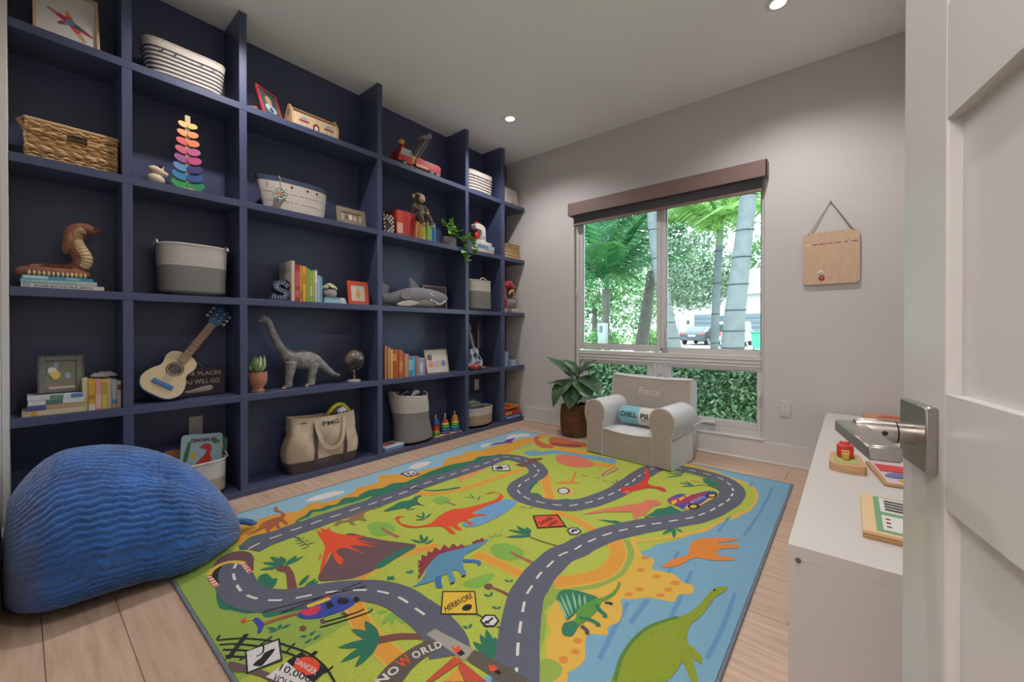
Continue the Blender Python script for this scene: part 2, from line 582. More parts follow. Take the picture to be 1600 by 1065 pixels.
RUG = """
sky 1 sky p -1126,-1391 -1126,1391 -705,1391 -851,1391 -866,1385 -837,1262 -896,1166 -895,986 -925,814 -923,658 -1004,534 -950,471 -995,347 -878,176 -920,61 -906,9 -980,-114 -1009,-163 -1076,-206 -952,-288 -959,-347 -969,-431 -929,-480 -902,-564 -915,-648 -961,-696 -955,-743 -910,-806 -943,-865 -973,-929 -969,-992 -1036,-1063 -1085,-1160 -1055,-1330 -1035,-1391
hills 1 orange p -851,1391 -866,1385 -837,1262 -896,1166 -895,986 -925,814 -923,658 -1004,534 -950,471 -995,347 -878,176 -920,61 -906,9 -980,-114 -1009,-163 -1076,-206 -952,-288 -959,-347 -969,-431 -929,-480 -902,-564 -915,-648 -961,-696 -955,-743 -910,-806 -943,-865 -973,-929 -969,-992 -1036,-1063 -1085,-1160 -985,-1180 -681,-1122 -705,-980 -705,-842 -697,-678 -684,-482 -681,-249 -684,6 -709,-196 -699,-7 -683,188 -673,399 -662,633 -722,806 -760,992 -739,1115 -751,1194 -762,1373
cloud 2 cloud s -1015,-723 -1042,-671 -1045,-616 -1031,-554 -991,-511 -957,-523 -962,-576 -963,-625 -973,-679
cloud 2 cloud s -1024,2 -1069,73 -1067,132 -1029,192 -991,166 -970,100 -976,28
cloud 2 cloud s -993,717 -1048,795 -997,880 -961,867 -960,785
cloud 2 cloud s -990,1041 -1056,1178 -1019,1258 -955,1322 -900,1258 -948,1170 -921,1076 -939,1038
bush 2 bush s -808,-859 -829,-809 -872,-758 -849,-714 -861,-674 -837,-628 -884,-568 -863,-523 -829,-485 -863,-405 -846,-339 -840,-226 -748,-289 -723,-444 -731,-625 -727,-792 -751,-883
bush 2 bush s -840,-494 -879,-394 -847,-327 -865,-238 -822,-180 -828,-84 -850,31 -854,103 -854,238 -823,334 -797,429 -826,512 -764,612 -731,689 -668,506 -697,234 -716,-92 -712,-314 -736,-462
bush 3 green s -792,-861 -795,-803 -833,-765 -809,-722 -808,-672 -802,-617 -790,-563 -784,-504 -785,-439 -755,-489 -731,-625 -727,-792
bush 2 bush s -781,-1101 -796,-1058 -782,-1015 -773,-969 -768,-924 -727,-931 -705,-1038 -680,-1120 -715,-1149
bush 2 bush s -677,-186 -592,-161 -533,-89 -486,-5 -472,-27 -513,-106 -578,-171
bush 2 bush s -440,-1304 -457,-1260 -285,-1231 -159,-1179 -98,-1076 -44,-1066 -112,-1205 -137,-1242 -177,-1244 -210,-1278 -271,-1305 -319,-1328
bush 2 bush s 575,346 590,418 591,471 624,519 638,563 687,540 719,546 778,701 797,905 822,951 857,789 805,596 717,444 659,340 592,322
bush 2 bush s 662,1111 681,1155 758,1108 823,1032 857,871 788,978 721,1024
bush 2 bush s -154,271 -165,308 -177,396 -149,370 -133,312 -91,211 -45,227 22,189 -8,154 -66,167
bush 2 bush s 98,206 124,262 181,297 216,386 247,376 199,266 129,186
field 1 green p -1015,-1391 85,-1391 115,-1180 103,-979 49,-1023 -112,-1156 -219,-1245 -498,-1274 -685,-1160 -885,-1220
pathline 2 sand w62 -95,-919 -126,-765 -76,-621 -41,-552
path 3 path w46 -95,-919 -126,-765 -76,-621 -41,-552
pathline 2 sand w62 139,-495 244,-483 353,-484 444,-473
path 3 path w46 139,-495 244,-483 353,-484 444,-473
pathline 2 sand w56 -683,-260 -538,-189 -458,-64 -426,118 -406,337 -379,518
path 3 path w42 -683,-260 -538,-189 -458,-64 -426,118 -406,337 -379,518
pathline 2 sand w70 -222,551 -69,360 65,204
path 3 path w54 -222,551 -69,360 65,204
pathline 2 sand w52 170,76 262,85 369,61 469,12
path 3 path w40 170,76 262,85 369,61 469,12
pathline 2 sand w70 15,-1000 97,-1032 196,-1054 345,-1061 416,-1060
path 3 path w54 15,-1000 97,-1032 196,-1054 345,-1061 416,-1060
beach 1 sea p 1126,-1391 1126,1391 -135,1391 215,1350 414,1391 555,1365 688,1312 792,1248 884,1212 947,1159 990,1049 1002,926 988,792 951,647 895,530 864,404 814,316 780,243 803,234 728,95 703,1 620,-44 717,-295 800,-505 730,-603 737,-682 756,-774 769,-827 615,-830 615,-1391
beach 2 sand p 399,1391 543,1391 679,1352 784,1285 892,1246 958,1169 994,1053 1005,928 995,787 954,632 900,509 875,382 833,309 782,237 765,291 821,353 853,445 889,560 938,683 982,827 989,936 976,1038 937,1139 888,1189 797,1223 697,1273 566,1324 432,1350
beach 3 lime p 432,1350 562,1337 694,1286 792,1248 889,1203 948,1148 981,1042 990,927 979,813 941,667 892,545 858,424 825,338 771,273 728,409 801,579 876,780 869,972 805,1120 712,1211 552,1230 478,1202
beach 3 sand s 610,74 678,118 790,278 808,252 658,62 658,37 717,-33 753,-26 773,-53 784,-107 817,-99 867,-87 910,-117 946,-114 960,-163 923,-210 922,-259 881,-277 839,-296 794,-349 769,-370 798,-423 812,-481 795,-529 808,-563 761,-601 776,-649 802,-695 801,-737 789,-767 802,-799 773,-823 751,-789 713,-768 668,-703 657,-663 617,-630 589,-535 625,-424 664,-357 705,-250 700,-134 680,-41
beach 4 green p 618,55 673,-24 701,-113 712,-225 697,-293 670,-369 619,-429 583,-524 585,-599 629,-647 662,-708 693,-785 726,-863 712,-874 581,-631 519,-459 530,-165 545,21
beach 4 green s 713,-768 755,-760 774,-779 773,-823 731,-859 701,-820
pathline 5 sand w84 536,40 616,-71 647,-200 630,-293 584,-369 519,-445
path 6 path w66 536,40 616,-71 647,-200 630,-293 584,-369 519,-445
field 6 lime p 518,-28 590,-93 615,-195 595,-283 551,-349 511,-401 496,-239 499,-108
river 2 riverblue s -626,848 -599,926 -521,935 -480,1025 -414,1080 -278,1100 -141,1107 20,1139 74,1025 -31,1032 -178,1008 -360,996 -448,904 -507,803 -591,804
river 2 riverblue t14-14 -718,1132 -713,990 -737,851
hills 2 redhill s -837,1262 -822,1323 -744,1200 -636,1158 -535,1137 -514,1075 -590,1031 -706,1100
hills 2 redhill s -712,1318 -674,1391 -515,1391 -395,1391 -301,1311 -387,1199 -514,1154 -607,1181
hills 3 darkhill s -617,1195 -537,1239 -394,1315 -347,1252 -468,1164 -566,1152
hills 3 salmon s -357,893 -371,951 -313,999 -178,1008 -73,965 -33,922 -40,842 -133,779 -222,780 -294,813
hills 2 orange s -509,1099 -379,1186 -227,1179 -199,1094 -310,1073 -447,1053
hills 2 orange s -85,971 -26,973 74,1025 105,961 47,913 -33,906
eye 3 sand p 106,396 118,366 120,336 111,311 93,297 69,294 45,305 24,328 10,358 8,390 17,416 36,432 60,433 86,420
eye 4 brown p 87,386 97,363 98,341 91,322 78,311 61,310 42,318 26,335 16,358 14,381 21,401 35,412 53,413 72,404
eye 5 white p 78,376 85,359 86,342 82,329 72,321 59,320 46,326 34,339 27,356 25,373 30,387 40,395 53,396 66,389
road 7 road w135 -681,-1122 -704,-1050 -705,-980 -709,-911 -705,-842 -706,-766 -697,-678 -694,-581 -684,-482 -682,-370 -681,-249 -709,-196 -699,-108 -699,-7 -691,83 -683,188 -675,287 -673,399 -675,521 -662,633 -592,668 -497,669 -396,642 -305,579 -255,524 -232,451 -229,365 -213,268 -175,195 -123,155 -55,127 25,127 98,144 160,175 201,201 232,260 261,313 279,379 295,445 308,520 317,598 314,690 318,779 313,897 318,998 329,1110 386,1210 493,1239 560,1249 630,1240 694,1229 765,1194 816,1134 846,1076 867,1001 871,917 869,845 857,777 841,699 824,622 800,552 775,489 742,437 707,383 673,329 637,276 602,221 572,166 542,111 517,57 494,-5 479,-64 465,-124 459,-182 435,-263 440,-355 448,-438 468,-513 486,-575 522,-640 560,-702 593,-753 622,-795 655,-839 691,-891 715,-926
road 7 road w128 -604,-1185 -555,-1214 -498,-1232 -393,-1246 -319,-1241 -250,-1215 -194,-1174 -157,-1125 -126,-1072 -87,-1021 -41,-973 13,-929 74,-900 144,-884 216,-884 285,-884 355,-894 432,-914 481,-948
dash 8 dash d -681,-1122 -704,-1050 -705,-980 -709,-911 -705,-842 -706,-766 -697,-678 -694,-581 -684,-482 -682,-370 -681,-249 -709,-196 -699,-108 -699,-7 -691,83 -683,188 -675,287 -673,399 -675,521 -662,633 -592,668 -497,669 -396,642 -305,579 -255,524 -232,451 -229,365 -213,268 -175,195 -123,155 -55,127 25,127 98,144 160,175 201,201 232,260 261,313 279,379 295,445 308,520 317,598 314,690 318,779 313,897 318,998 329,1110 386,1210 493,1239 560,1249 630,1240 694,1229 765,1194 816,1134 846,1076 867,1001 871,917 869,845 857,777 841,699 824,622 800,552 775,489 742,437 707,383 673,329 637,276 602,221 572,166 542,111 517,57 494,-5 479,-64 465,-124 459,-182 435,-263 440,-355 448,-438 468,-513 486,-575 522,-640 560,-702 593,-753 622,-795 655,-839 691,-891 715,-926
dash 8 dash d -604,-1185 -555,-1214 -498,-1232 -393,-1246 -319,-1241 -250,-1215 -194,-1174 -157,-1125 -126,-1072 -87,-1021 -41,-973 13,-929 74,-900 144,-884 216,-884 285,-884 355,-894
tunnel 9 brown s -625,-1274 -684,-1236 -705,-1187 -688,-1152 -645,-1130 -589,-1131 -533,-1149 -475,-1172 -580,-1175 -626,-1200 -637,-1234 -617,-1267
tunnel 10 sand w22 -576,-1297 -609,-1278 -628,-1246 -625,-1214 -597,-1189 -565,-1175
tunnel 10 dash p -572,-1304 -561,-1290 -468,-1288 -469,-1305
tunnel 10 dash p -578,-1185 -566,-1170 -468,-1173 -471,-1190
tunnel 9 black s -584,-1286 -613,-1263 -617,-1240 -579,-1259 -531,-1276 -477,-1286 -509,-1290
tunnel 11 red p -559,-1305 -552,-1291 -541,-1291 -547,-1305
tunnel 11 red p -533,-1305 -528,-1291 -516,-1291 -521,-1305
tunnel 11 red p -508,-1304 -503,-1290 -491,-1290 -497,-1304
tunnel 11 red p -484,-1304 -481,-1290 -471,-1289 -473,-1304
tunnel 11 red p -565,-1185 -559,-1170 -545,-1171 -550,-1185
tunnel 11 red p -538,-1185 -533,-1170 -520,-1171 -525,-1186
tunnel 11 red p -514,-1186 -510,-1171 -496,-1171 -499,-1187
tunnel 11 red p -487,-1187 -488,-1172 -473,-1172 -471,-1188
volcano 3 volcano s -241,-1009 -324,-928 -416,-849 -470,-760 -364,-719 -263,-679 -174,-633 -121,-618 -129,-692 -112,-790 -97,-857 -112,-934 -164,-997 -197,-1025
volcano 4 bush s -113,-624 -147,-680 -137,-774 -120,-831 -89,-828 -96,-764 -104,-684
volcano 5 red s -625,-842 -566,-840 -624,-824 -588,-811 -603,-791 -557,-801 -506,-791 -429,-757 -384,-720 -379,-761 -260,-719 -359,-772 -259,-745 -354,-811 -237,-807 -352,-836 -356,-879 -275,-888 -239,-918 -303,-912 -373,-893 -313,-944 -246,-1002 -328,-956 -434,-891 -540,-864
volcano 5 red s -381,-939 -395,-924 -352,-952 -340,-966
apatosaurus 9 red s -435,-515 -433,-492 -408,-476 -411,-495 -404,-513 -359,-531 -314,-524 -271,-503 -242,-457 -245,-413 -266,-366 -278,-310 -272,-253 -232,-193 -201,-103 -184,-31 -190,24 -206,62 -248,69 -277,13 -274,59 -238,78 -181,62 -155,22 -149,-32 -163,-99 -166,-182 -151,-222 -97,-186 -78,-198 -111,-230 -124,-265 -119,-293 -64,-301 -73,-323 -124,-312 -132,-343 -115,-366 -69,-379 -74,-397 -128,-391 -140,-402 -70,-422 -78,-443 -148,-423 -187,-433 -224,-471 -265,-520 -321,-544 -392,-534
pond 8 riverblue s -115,-336 -111,-286 -115,-234 -156,-192 -158,-104 -150,-22 -131,33 -87,59 -54,29 -29,-69 -22,-165 -25,-246 -39,-311 -73,-346
stegosaurus 9 stegored p 61,-708 102,-778 87,-763 72,-757 77,-748 43,-732 44,-722 16,-715 16,-704 -17,-689 -1,-682 -39,-652 -10,-645 -41,-614 -16,-611 -42,-574 -2,-576 -28,-531 14,-539 -2,-498 38,-507 28,-478 58,-479 67,-453 84,-463 59,-514 30,-584 33,-648
stegosaurus 10 stego s 118,-818 113,-778 89,-733 60,-698 36,-656 22,-602 35,-557 60,-501 75,-440 94,-373 104,-376 114,-444 111,-523 129,-557 163,-593 212,-621 216,-642 178,-631 158,-637 163,-653 216,-684 218,-708 191,-695 157,-677 151,-700 147,-713 149,-748 133,-783
stegosaurus 11 stegoblue s 132,-560 163,-535 197,-523 215,-539 215,-555 191,-543 149,-573
stegosaurus 11 stegoblue s 141,-723 151,-700 178,-724 208,-743 194,-759 171,-748
stegosaurus 11 stegored l26 79,-437 58,-423 83,-420 60,-402 94,-406 66,-377
stegosaurus 12 black p 211,-647 219,-630 226,-639 219,-652
stegosaurus 12 black p 214,-708 218,-691 224,-697 222,-713
trex 9 salmon s 312,157 360,269 400,344 445,414 490,485 507,556 551,581 586,565 584,530 563,490 568,420 570,361 599,356 628,371 602,349 562,345 549,324 559,285 575,279 548,276 523,303 504,347 461,311 402,262 350,199
spino 9 redspino s 284,1072 306,1073 379,920 404,822 450,789 502,804 541,770 533,737 478,757 429,717 404,656 382,612 376,569 344,567 312,619 334,665 358,726 361,844 340,951
spino 10 salmon p 380,602 382,592 382,582 378,574 372,569 365,568 358,572 353,580 350,590 351,601 354,609 360,614 367,614 374,610
bluecar 10 carblue s 600,621 596,665 618,757 661,788 681,796 727,898 760,938 798,931 816,884 782,819 773,719 720,567 701,561 668,577 620,593
bluecar 11 carred p 600,621 602,670 684,786 744,917 747,876 711,691 660,581 620,593
bluecar 12 yellow p 620,615 634,673 651,630 643,578
bluecar 12 yellow p 640,690 653,741 666,723 657,657
bluecar 12 yellow p 651,759 667,793 681,784 669,737
bluecar 11 yellow p 709,558 707,631 761,687 776,815 752,868 801,921 815,871 786,776 765,658 727,577
bluecar 13 black p 768,655 770,636 766,617 757,601 746,592 733,590 722,597 715,611 712,630 716,650 724,667 736,677 749,678 761,670
bluecar 13 black p 808,884 809,864 805,844 796,827 784,817 771,816 760,824 753,839 752,859 755,880 765,897 777,907 790,908 801,900
bluecar 14 yellow p 756,644 757,632 755,621 750,612 743,606 736,605 729,609 725,618 724,629 726,641 731,650 738,656 745,657 752,652
bluecar 14 yellow p 796,874 797,863 794,852 789,843 782,837 775,836 769,840 765,849 764,860 767,871 772,881 779,887 786,887 792,883
seadino 9 orange2 s 810,-65 830,26 863,99 849,195 862,270 931,346 997,390 1012,382 957,310 947,276 1013,331 1027,305 971,247 961,215 973,179 1025,200 1026,174 957,117 900,96 879,45 856,-27
plesio 9 olive s 910,-733 890,-663 882,-584 888,-497 916,-416 971,-315 997,-228 1008,-123 1025,-66 1054,-42 1051,-79 1033,-135 1027,-203 1019,-282 1005,-335 1009,-396 1023,-433 1065,-455 1080,-490 1054,-486 1044,-472 1088,-563 1083,-589 1034,-523 1029,-568 1004,-655
plesio 10 darkolive w12 907,-713 886,-625 885,-524 906,-430 961,-331
plesio 11 black p 1024,-90 1024,-92 1024,-95 1022,-98 1020,-100 1018,-100 1016,-99 1015,-97 1015,-94 1016,-91 1017,-89 1019,-87 1021,-86 1023,-87
dimetro 9 dimgreen s 672,-591 636,-554 588,-522 575,-499 574,-466 602,-437 644,-423 694,-415 694,-434 679,-493 678,-562
dimetro 10 leafgreen s 690,-646 677,-619 684,-589 691,-567 675,-522 679,-474 694,-434 718,-390 726,-330 716,-275 731,-295 739,-358 730,-404 722,-429 731,-484 725,-547 720,-591 725,-632 720,-647 709,-638
dimetro 11 dimgreen s 693,-651 677,-627 676,-600 699,-581 717,-594 725,-639 720,-647 707,-654
dimetro 11 dimgreen w16 698,-553 730,-539 760,-539 770,-549
dimetro 11 dimgreen w16 711,-457 741,-476 759,-482 767,-496
dimetro 11 darkgrey w14 725,-583 749,-590 759,-604
dimetro 11 darkgrey w13 731,-426 751,-415 750,-424
dimetro 10 mint l10 671,-584 591,-519 671,-568 581,-490 671,-551 590,-468 671,-525 608,-447 675,-504 633,-442 682,-481 652,-436
helicopter 9 heliblue s -60,-1167 -78,-1145 -71,-1116 -70,-1076 -57,-1041 -34,-1018 0,-1002 30,-1001 40,-1024 38,-1056 27,-1091 8,-1129 -25,-1160
helicopter 10 helired p -81,-1151 -65,-1127 -52,-1093 -31,-1099 -18,-1125 -30,-1146 -54,-1155
helicopter 10 yellow p -90,-1124 -86,-1109 -73,-1054 -57,-1049 -54,-1059 -65,-1115 -74,-1127
helicopter 10 helired s -95,-1064 -95,-1052 -79,-1043 -76,-1053 -85,-1065
helicopter 9 brownred w16 -105,-1257 -96,-1225 -84,-1194 -72,-1162
helicopter 10 heliblue s -154,-1273 -156,-1261 -105,-1257 -71,-1279 -76,-1286 -107,-1275
helicopter 9 sand w6 -179,-1297 -164,-1282 -156,-1261
helicopter 10 red p -168,-1290 -164,-1292 -162,-1295 -162,-1298 -166,-1300 -170,-1302 -176,-1303 -182,-1302 -186,-1300 -188,-1297 -187,-1294 -184,-1291 -179,-1290 -173,-1289
helicopter 11 black p -49,-1078 -45,-1059 -6,-1062 -7,-1086
helicopter 11 black p 8,-1015 14,-1021 15,-1028 12,-1035 4,-1042 -6,-1046 -17,-1046 -26,-1044 -32,-1038 -34,-1031 -30,-1023 -22,-1017 -12,-1013 -1,-1012
helicopter 11 black p 29,-986 35,-990 37,-995 37,-1000 33,-1003 26,-1004 19,-1004 11,-1001 6,-996 3,-991 3,-986 7,-983 14,-982 22,-983
helicopter 11 black w5 -170,-1235 -127,-1139 -89,-1055 -59,-922
helicopter 11 black w5 -117,-1196 -99,-1112 -82,-1037 -23,-929
helicopter 11 black w6 57,-1145 86,-1082 115,-1007 112,-983
helicopter 11 black w6 46,-1120 68,-1072 86,-1024 88,-1002
helicopter 10 brown w12 23,-1123 49,-1126
helicopter 10 brown w12 46,-1061 80,-1058
herbsign 9 black p 225,-759 321,-679 419,-765 319,-848
herbsign 10 yellow p 234,-761 323,-687 411,-764 318,-841
herbsign 11 black s 354,-779 350,-757 367,-743 382,-764 370,-782
arrowsign 9 black p 445,-782 438,-749 465,-728 497,-739 504,-771 479,-792
arrowsign 10 white p 450,-778 447,-752 467,-735 492,-744 497,-768 477,-784
arrowsign 11 black p 466,-784 460,-766 468,-768 466,-742 476,-746 475,-768 482,-771
arrowsign 8 darkgrey w5 417,-764 440,-763
arrowsign 8 darkgrey w5 508,-764 540,-763
dangersign 9 black p 109,-33 208,64 316,-23 214,-133
dangersign 10 red p 123,-36 212,49 302,-21 212,-119
arrowsign:b 9 black p 340,-58 335,-20 364,3 398,-13 401,-60 374,-83
arrowsign:b 10 white p 347,-55 344,-26 366,-8 392,-18 394,-54 373,-72
arrowsign:b 11 black p 363,-61 355,-29 374,-14 383,-25 370,-43 378,-58
arrowsign:b 8 darkgrey w5 314,-31 340,-36
arrowsign:b 8 darkgrey w5 402,-38 441,-36
gatesign 9 gatestone p 354,-938 358,-904 522,-883 526,-933
gatesign 9 darkstone p 522,-883 653,-865 716,-861 708,-917 530,-927
gatesign 8 darkstone s 385,-946 428,-933 433,-966 427,-1007 431,-1054 446,-1105 409,-1135 387,-1144 367,-1096 363,-1030 370,-981
gatesign 10 gatered p 492,-941 525,-937 512,-1040 496,-1053
gatesign 10 gatered p 522,-939 629,-943 580,-984 530,-961
gatesign 9 path p 533,-1023 533,-964 580,-984
gatesign 11 black p 486,-928 491,-909 511,-913 506,-929
gatesign 11 red s 472,-927 455,-917 473,-918 469,-905 488,-911 488,-927
gatesign 11 black p 620,-906 624,-892 643,-895 642,-906
gatesign 11 red s 611,-911 594,-897 603,-895 607,-889 624,-892 621,-906
fence 8 fencebrown s -12,-1384 44,-1355 98,-1332 172,-1308 213,-1305 187,-1326 126,-1341 67,-1368 39,-1387
fence 9 black w16 -27,-1382 -97,-1311
fence 9 black w7 7,-1362 -22,-1262
fence 9 black w7 -143,-1381 -159,-1368
fence 9 black w7 81,-1259 64,-1227
fence 9 black w14 162,-1240 150,-1199
fence 9 black w7 247,-1220 245,-1194
fence 9 black w6 -139,-1379 -104,-1342 -59,-1306 0,-1270 62,-1245 137,-1219 226,-1210 306,-1218
fence 9 black w6 -112,-1382 -79,-1350 -28,-1316 26,-1287 92,-1257 157,-1238
fence 9 black w6 -80,-1381 -35,-1346 10,-1318
fence 9 black w6 -47,-1384 -5,-1355 33,-1329
shocksign 10 black p -18,-1339 5,-1249 107,-1280 79,-1367
shocksign 11 white p -13,-1337 12,-1257 97,-1282 75,-1361
shocksign 12 black s 60,-1344 51,-1332 47,-1317 35,-1304 37,-1284 44,-1278 57,-1291 73,-1313 82,-1329 68,-1340
shocksign 12 black w5 31,-1325 30,-1308 6,-1297 -2,-1297
voltsign 10 black p 117,-1230 244,-1211 257,-1258 120,-1274
voltsign 11 red p 215,-1219 226,-1228 230,-1240 224,-1252 211,-1263 193,-1270 173,-1272 155,-1268 143,-1259 138,-1247 144,-1234 157,-1223 177,-1216 197,-1214
voltsign 11 white p 123,-1275 257,-1258 277,-1281 134,-1335
palm:a 4 trunk t20-34 -415,-1076 -341,-1081 -218,-1120
palm:a 5 bush l26 -415,-1076 -465,-1151 -425,-1072 -512,-1121 -432,-1066 -539,-1083 -430,-1065 -507,-1055 -417,-1065 -459,-1003 -417,-1065 -428,-986
palm:a 5 trunk p -373,-1063 -365,-1070 -362,-1079 -367,-1088 -377,-1097 -391,-1103 -406,-1105 -420,-1102 -429,-1096 -432,-1087 -428,-1077 -417,-1069 -402,-1063 -387,-1061
palm:b 4 bush s -413,-1172 -414,-1141 -359,-1138 -344,-1126 -301,-1151 -290,-1180 -345,-1187
palm:c 4 bush l24 -227,-1109 -297,-1108 -228,-1090 -272,-1034 -198,-1085 -224,-1027 -192,-1070 -201,-1028
palm:d 5 trunk t22-34 369,-941 323,-974 289,-1005 257,-1052
palm:d 6 bush l34 257,-1052 144,-1032 257,-1052 146,-1081 257,-1052 187,-1148 257,-1052 247,-1172 257,-1052 297,-1153
palm:e 5 lgreen l20 178,-949 204,-1004 181,-946 234,-987 183,-937 261,-957 186,-934 251,-920 159,-956 138,-982
plant 4 bush l30 583,-864 489,-826 586,-862 489,-797 588,-859 533,-803 592,-868 493,-863 597,-864 596,-816
palm:f 4 bush l30 233,-209 146,-296 222,-203 108,-234 222,-203 117,-178 214,-194 163,-156
palm:f 4 trunk t8-12 236,-222 311,-218 396,-203
plant 4 bush l22 738,307 715,203 738,307 771,208 747,314 786,289 738,307 671,251
plant 4 bush l14 521,180 393,147 523,191 414,165 528,195 459,192
plant 4 bush l14 -308,-426 -377,-428 -308,-426 -382,-375 -303,-421 -330,-359 -296,-427 -331,-463
plant 4 bush l18 -119,-588 -186,-600 -115,-585 -191,-539 -110,-581 -151,-527 -97,-584 -101,-530
plant 4 lgreen l14 105,-330 70,-343 110,-326 74,-295 114,-322 114,-277
palm:h 4 bush l22 539,1116 455,983 539,1116 432,1076 528,1139 464,1136 521,1149 504,1203
palm:g 4 bush l20 657,960 554,960 654,958 592,892 657,947 579,1011
palm:g 4 trunk t8-12 657,960 705,1013 813,995
palm:h 4 trunk t6-8 612,1038 686,1055 790,1030
plant 3 bush l12 9,-843 -19,-836 11,-842 -3,-818 35,-769 10,-769 37,-768 26,-744 384,-553 359,-553 386,-552 386,-531 385,-667 358,-671 387,-666 373,-640 450,-699 428,-701 452,-698 452,-681 439,-832 418,-834 442,-829 432,-808
plant:j 4 bush l10 -600,-927 -640,-947 -578,-932 -595,-959 -551,-934 -562,-966 -522,-933 -533,-965 -488,-939 -499,-970 -587,-928 -595,-911 -557,-927 -548,-908 -519,-930 -507,-903
plant:j 4 darkstem w4 -637,-939 -581,-935 -497,-935
plant 4 bush l14 -45,-1240 -78,-1257 -39,-1238 -52,-1263 -39,-1234 -62,-1222 -36,-1228 -36,-1200
plant:k 4 bush l14 64,-1190 46,-1205 68,-1184 59,-1161 87,-1185 89,-1209 95,-1185 90,-1156
plant:k 4 trunk p 27,-1175 31,-1178 34,-1182 32,-1186 28,-1190 22,-1192 15,-1192 8,-1190 3,-1187 1,-1183 2,-1178 6,-1175 12,-1173 20,-1173
plant 3 bush l10 12,-843 -4,-852 16,-841 -8,-827 19,-838 13,-824 33,-765 16,-774 34,-764 14,-751 38,-761 38,-751
plant 3 bush l9 -299,-75 -356,-99 -276,-78 -367,-38 -253,-81 -290,-22 25,22 -16,9 45,19 47,61
plant 3 bush l9 58,670 -13,674 135,687 92,698 196,678 153,672 251,694 207,673 246,705 219,742
tree:a 3 lgreen s -473,-650 -473,-609 -415,-575 -357,-571 -308,-611 -309,-658 -365,-689 -425,-676
tree:a 4 trunkred t10-20 -398,-621 -331,-630 -250,-624
tree:b 3 lgreen s 151,-406 169,-349 226,-330 293,-342 312,-402 270,-449 208,-451
tree:b 4 trunkred t10-20 246,-380 300,-387 374,-387
palm:i 3 lgreen s 250,-675 268,-598 302,-548 320,-596 326,-631 301,-672
palm:i 4 trunk t10-16 336,-627 390,-617 448,-615
palm:i 5 trunk p 354,-615 359,-623 360,-631 357,-638 351,-642 344,-644 335,-642 328,-637 324,-630 323,-622 325,-615 331,-610 339,-608 347,-610
tree:c 3 lgreen s -468,-237 -462,-178 -399,-167 -358,-212 -388,-258
tree:c 4 trunkred t8-14 -395,-208 -302,-208
trike 9 bush s -555,-505 -566,-442 -582,-381 -559,-322 -578,-277 -561,-243 -544,-280 -505,-317 -472,-327 -482,-372 -468,-397 -492,-408 -512,-451 -532,-500
trike 10 darkstem w6 -496,-328 -456,-332 -437,-321
trike 10 darkstem w6 -486,-409 -453,-412 -445,-382
parasaur 9 brown3 s -599,-764 -626,-737 -645,-694 -620,-718 -607,-692 -630,-652 -633,-592 -625,-537 -612,-476 -607,-492 -618,-571 -570,-617 -516,-632 -559,-652 -562,-684 -520,-691 -535,-704 -578,-697 -599,-729 -584,-758
brachio 9 brownred s -824,-1081 -849,-1032 -908,-985 -921,-938 -917,-905 -936,-883 -971,-880 -1005,-892 -1044,-884 -1062,-866 -1040,-861 -1032,-875 -969,-870 -922,-871 -872,-898 -809,-903 -800,-916 -860,-917 -821,-941 -780,-948 -795,-960 -822,-955 -807,-984 -778,-999 -789,-1008 -841,-999 -827,-1039
stripesign 9 black p -972,-108 -980,-2 -855,-23 -883,-106
stripesign 10 white p -962,-99 -967,-11 -868,-29 -893,-98
extinct 9 black p -609,429 -522,516 -422,425 -521,344
extinct 10 white p -596,428 -520,503 -438,432 -523,356
rexfaint 3 salmonfade s -630,108 -662,186 -615,252 -607,328 -577,339 -572,260 -548,175 -550,99 -536,39
rexfaint:b 3 orange3 s -52,440 -30,505 1,532 -62,683 -48,695 20,547 73,543 -11,450
log 9 trunk p -494,554 -454,603 -475,746 -414,812 -404,771 -418,695 -400,558 -442,538
ptero 3 purple s -977,791 -983,891 -949,963 -979,1028 -970,1105 -952,1129 -899,1005 -860,972 -899,961 -916,926 -946,850
pterosign 9 trunkred p 110,745 97,798 106,960 142,955 143,903 127,749
pterosign 10 pinkwhite p 111,767 115,940 134,941 124,765
wave 2 sea2 w16 949,-506 935,-249 915,-18
wave 2 sea2 w16 835,-667 811,-496 793,-366
wave 2 sea2 w18 845,-467 844,-308
wave 2 sea2 w16 858,-213 824,102
wave 2 sea2 w14 916,411 930,853 925,1291
wave 2 sea2 w14 1024,445 1041,834 1041,1242
wave 2 sea2 w14 1085,-460 1090,-291 1084,-60
footprint 5 orange3 p 742,-34 743,-41 741,-49 737,-56 732,-61 725,-63 720,-61 716,-56 715,-49 717,-41 721,-34 727,-29 733,-27 738,-29
footprint 5 orange3 p 766,-133 767,-140 765,-148 761,-155 755,-161 748,-162 742,-161 738,-156 737,-149 739,-140 743,-133 750,-128 756,-126 762,-128
footprint 5 orange3 p 831,-136 832,-143 830,-151 825,-158 819,-163 813,-165 808,-164 804,-159 803,-152 805,-144 810,-137 816,-131 822,-130 828,-131
footprint 5 orange3 p 905,-130 906,-137 903,-146 898,-154 891,-160 884,-162 878,-161 874,-155 873,-148 876,-139 881,-131 888,-125 895,-122 902,-124
footprint 5 orange3 p 810,-258 811,-265 810,-273 806,-279 800,-284 794,-286 788,-284 784,-279 783,-272 785,-265 789,-258 795,-253 801,-251 807,-253
footprint 5 orange3 p 894,-192 895,-199 893,-206 889,-212 884,-217 878,-218 873,-217 870,-212 869,-206 871,-199 875,-192 881,-188 887,-186 891,-188
footprint 5 orange3 p 791,-314 791,-319 789,-326 785,-332 779,-337 773,-339 768,-338 765,-335 764,-330 766,-323 771,-317 776,-312 782,-310 787,-311
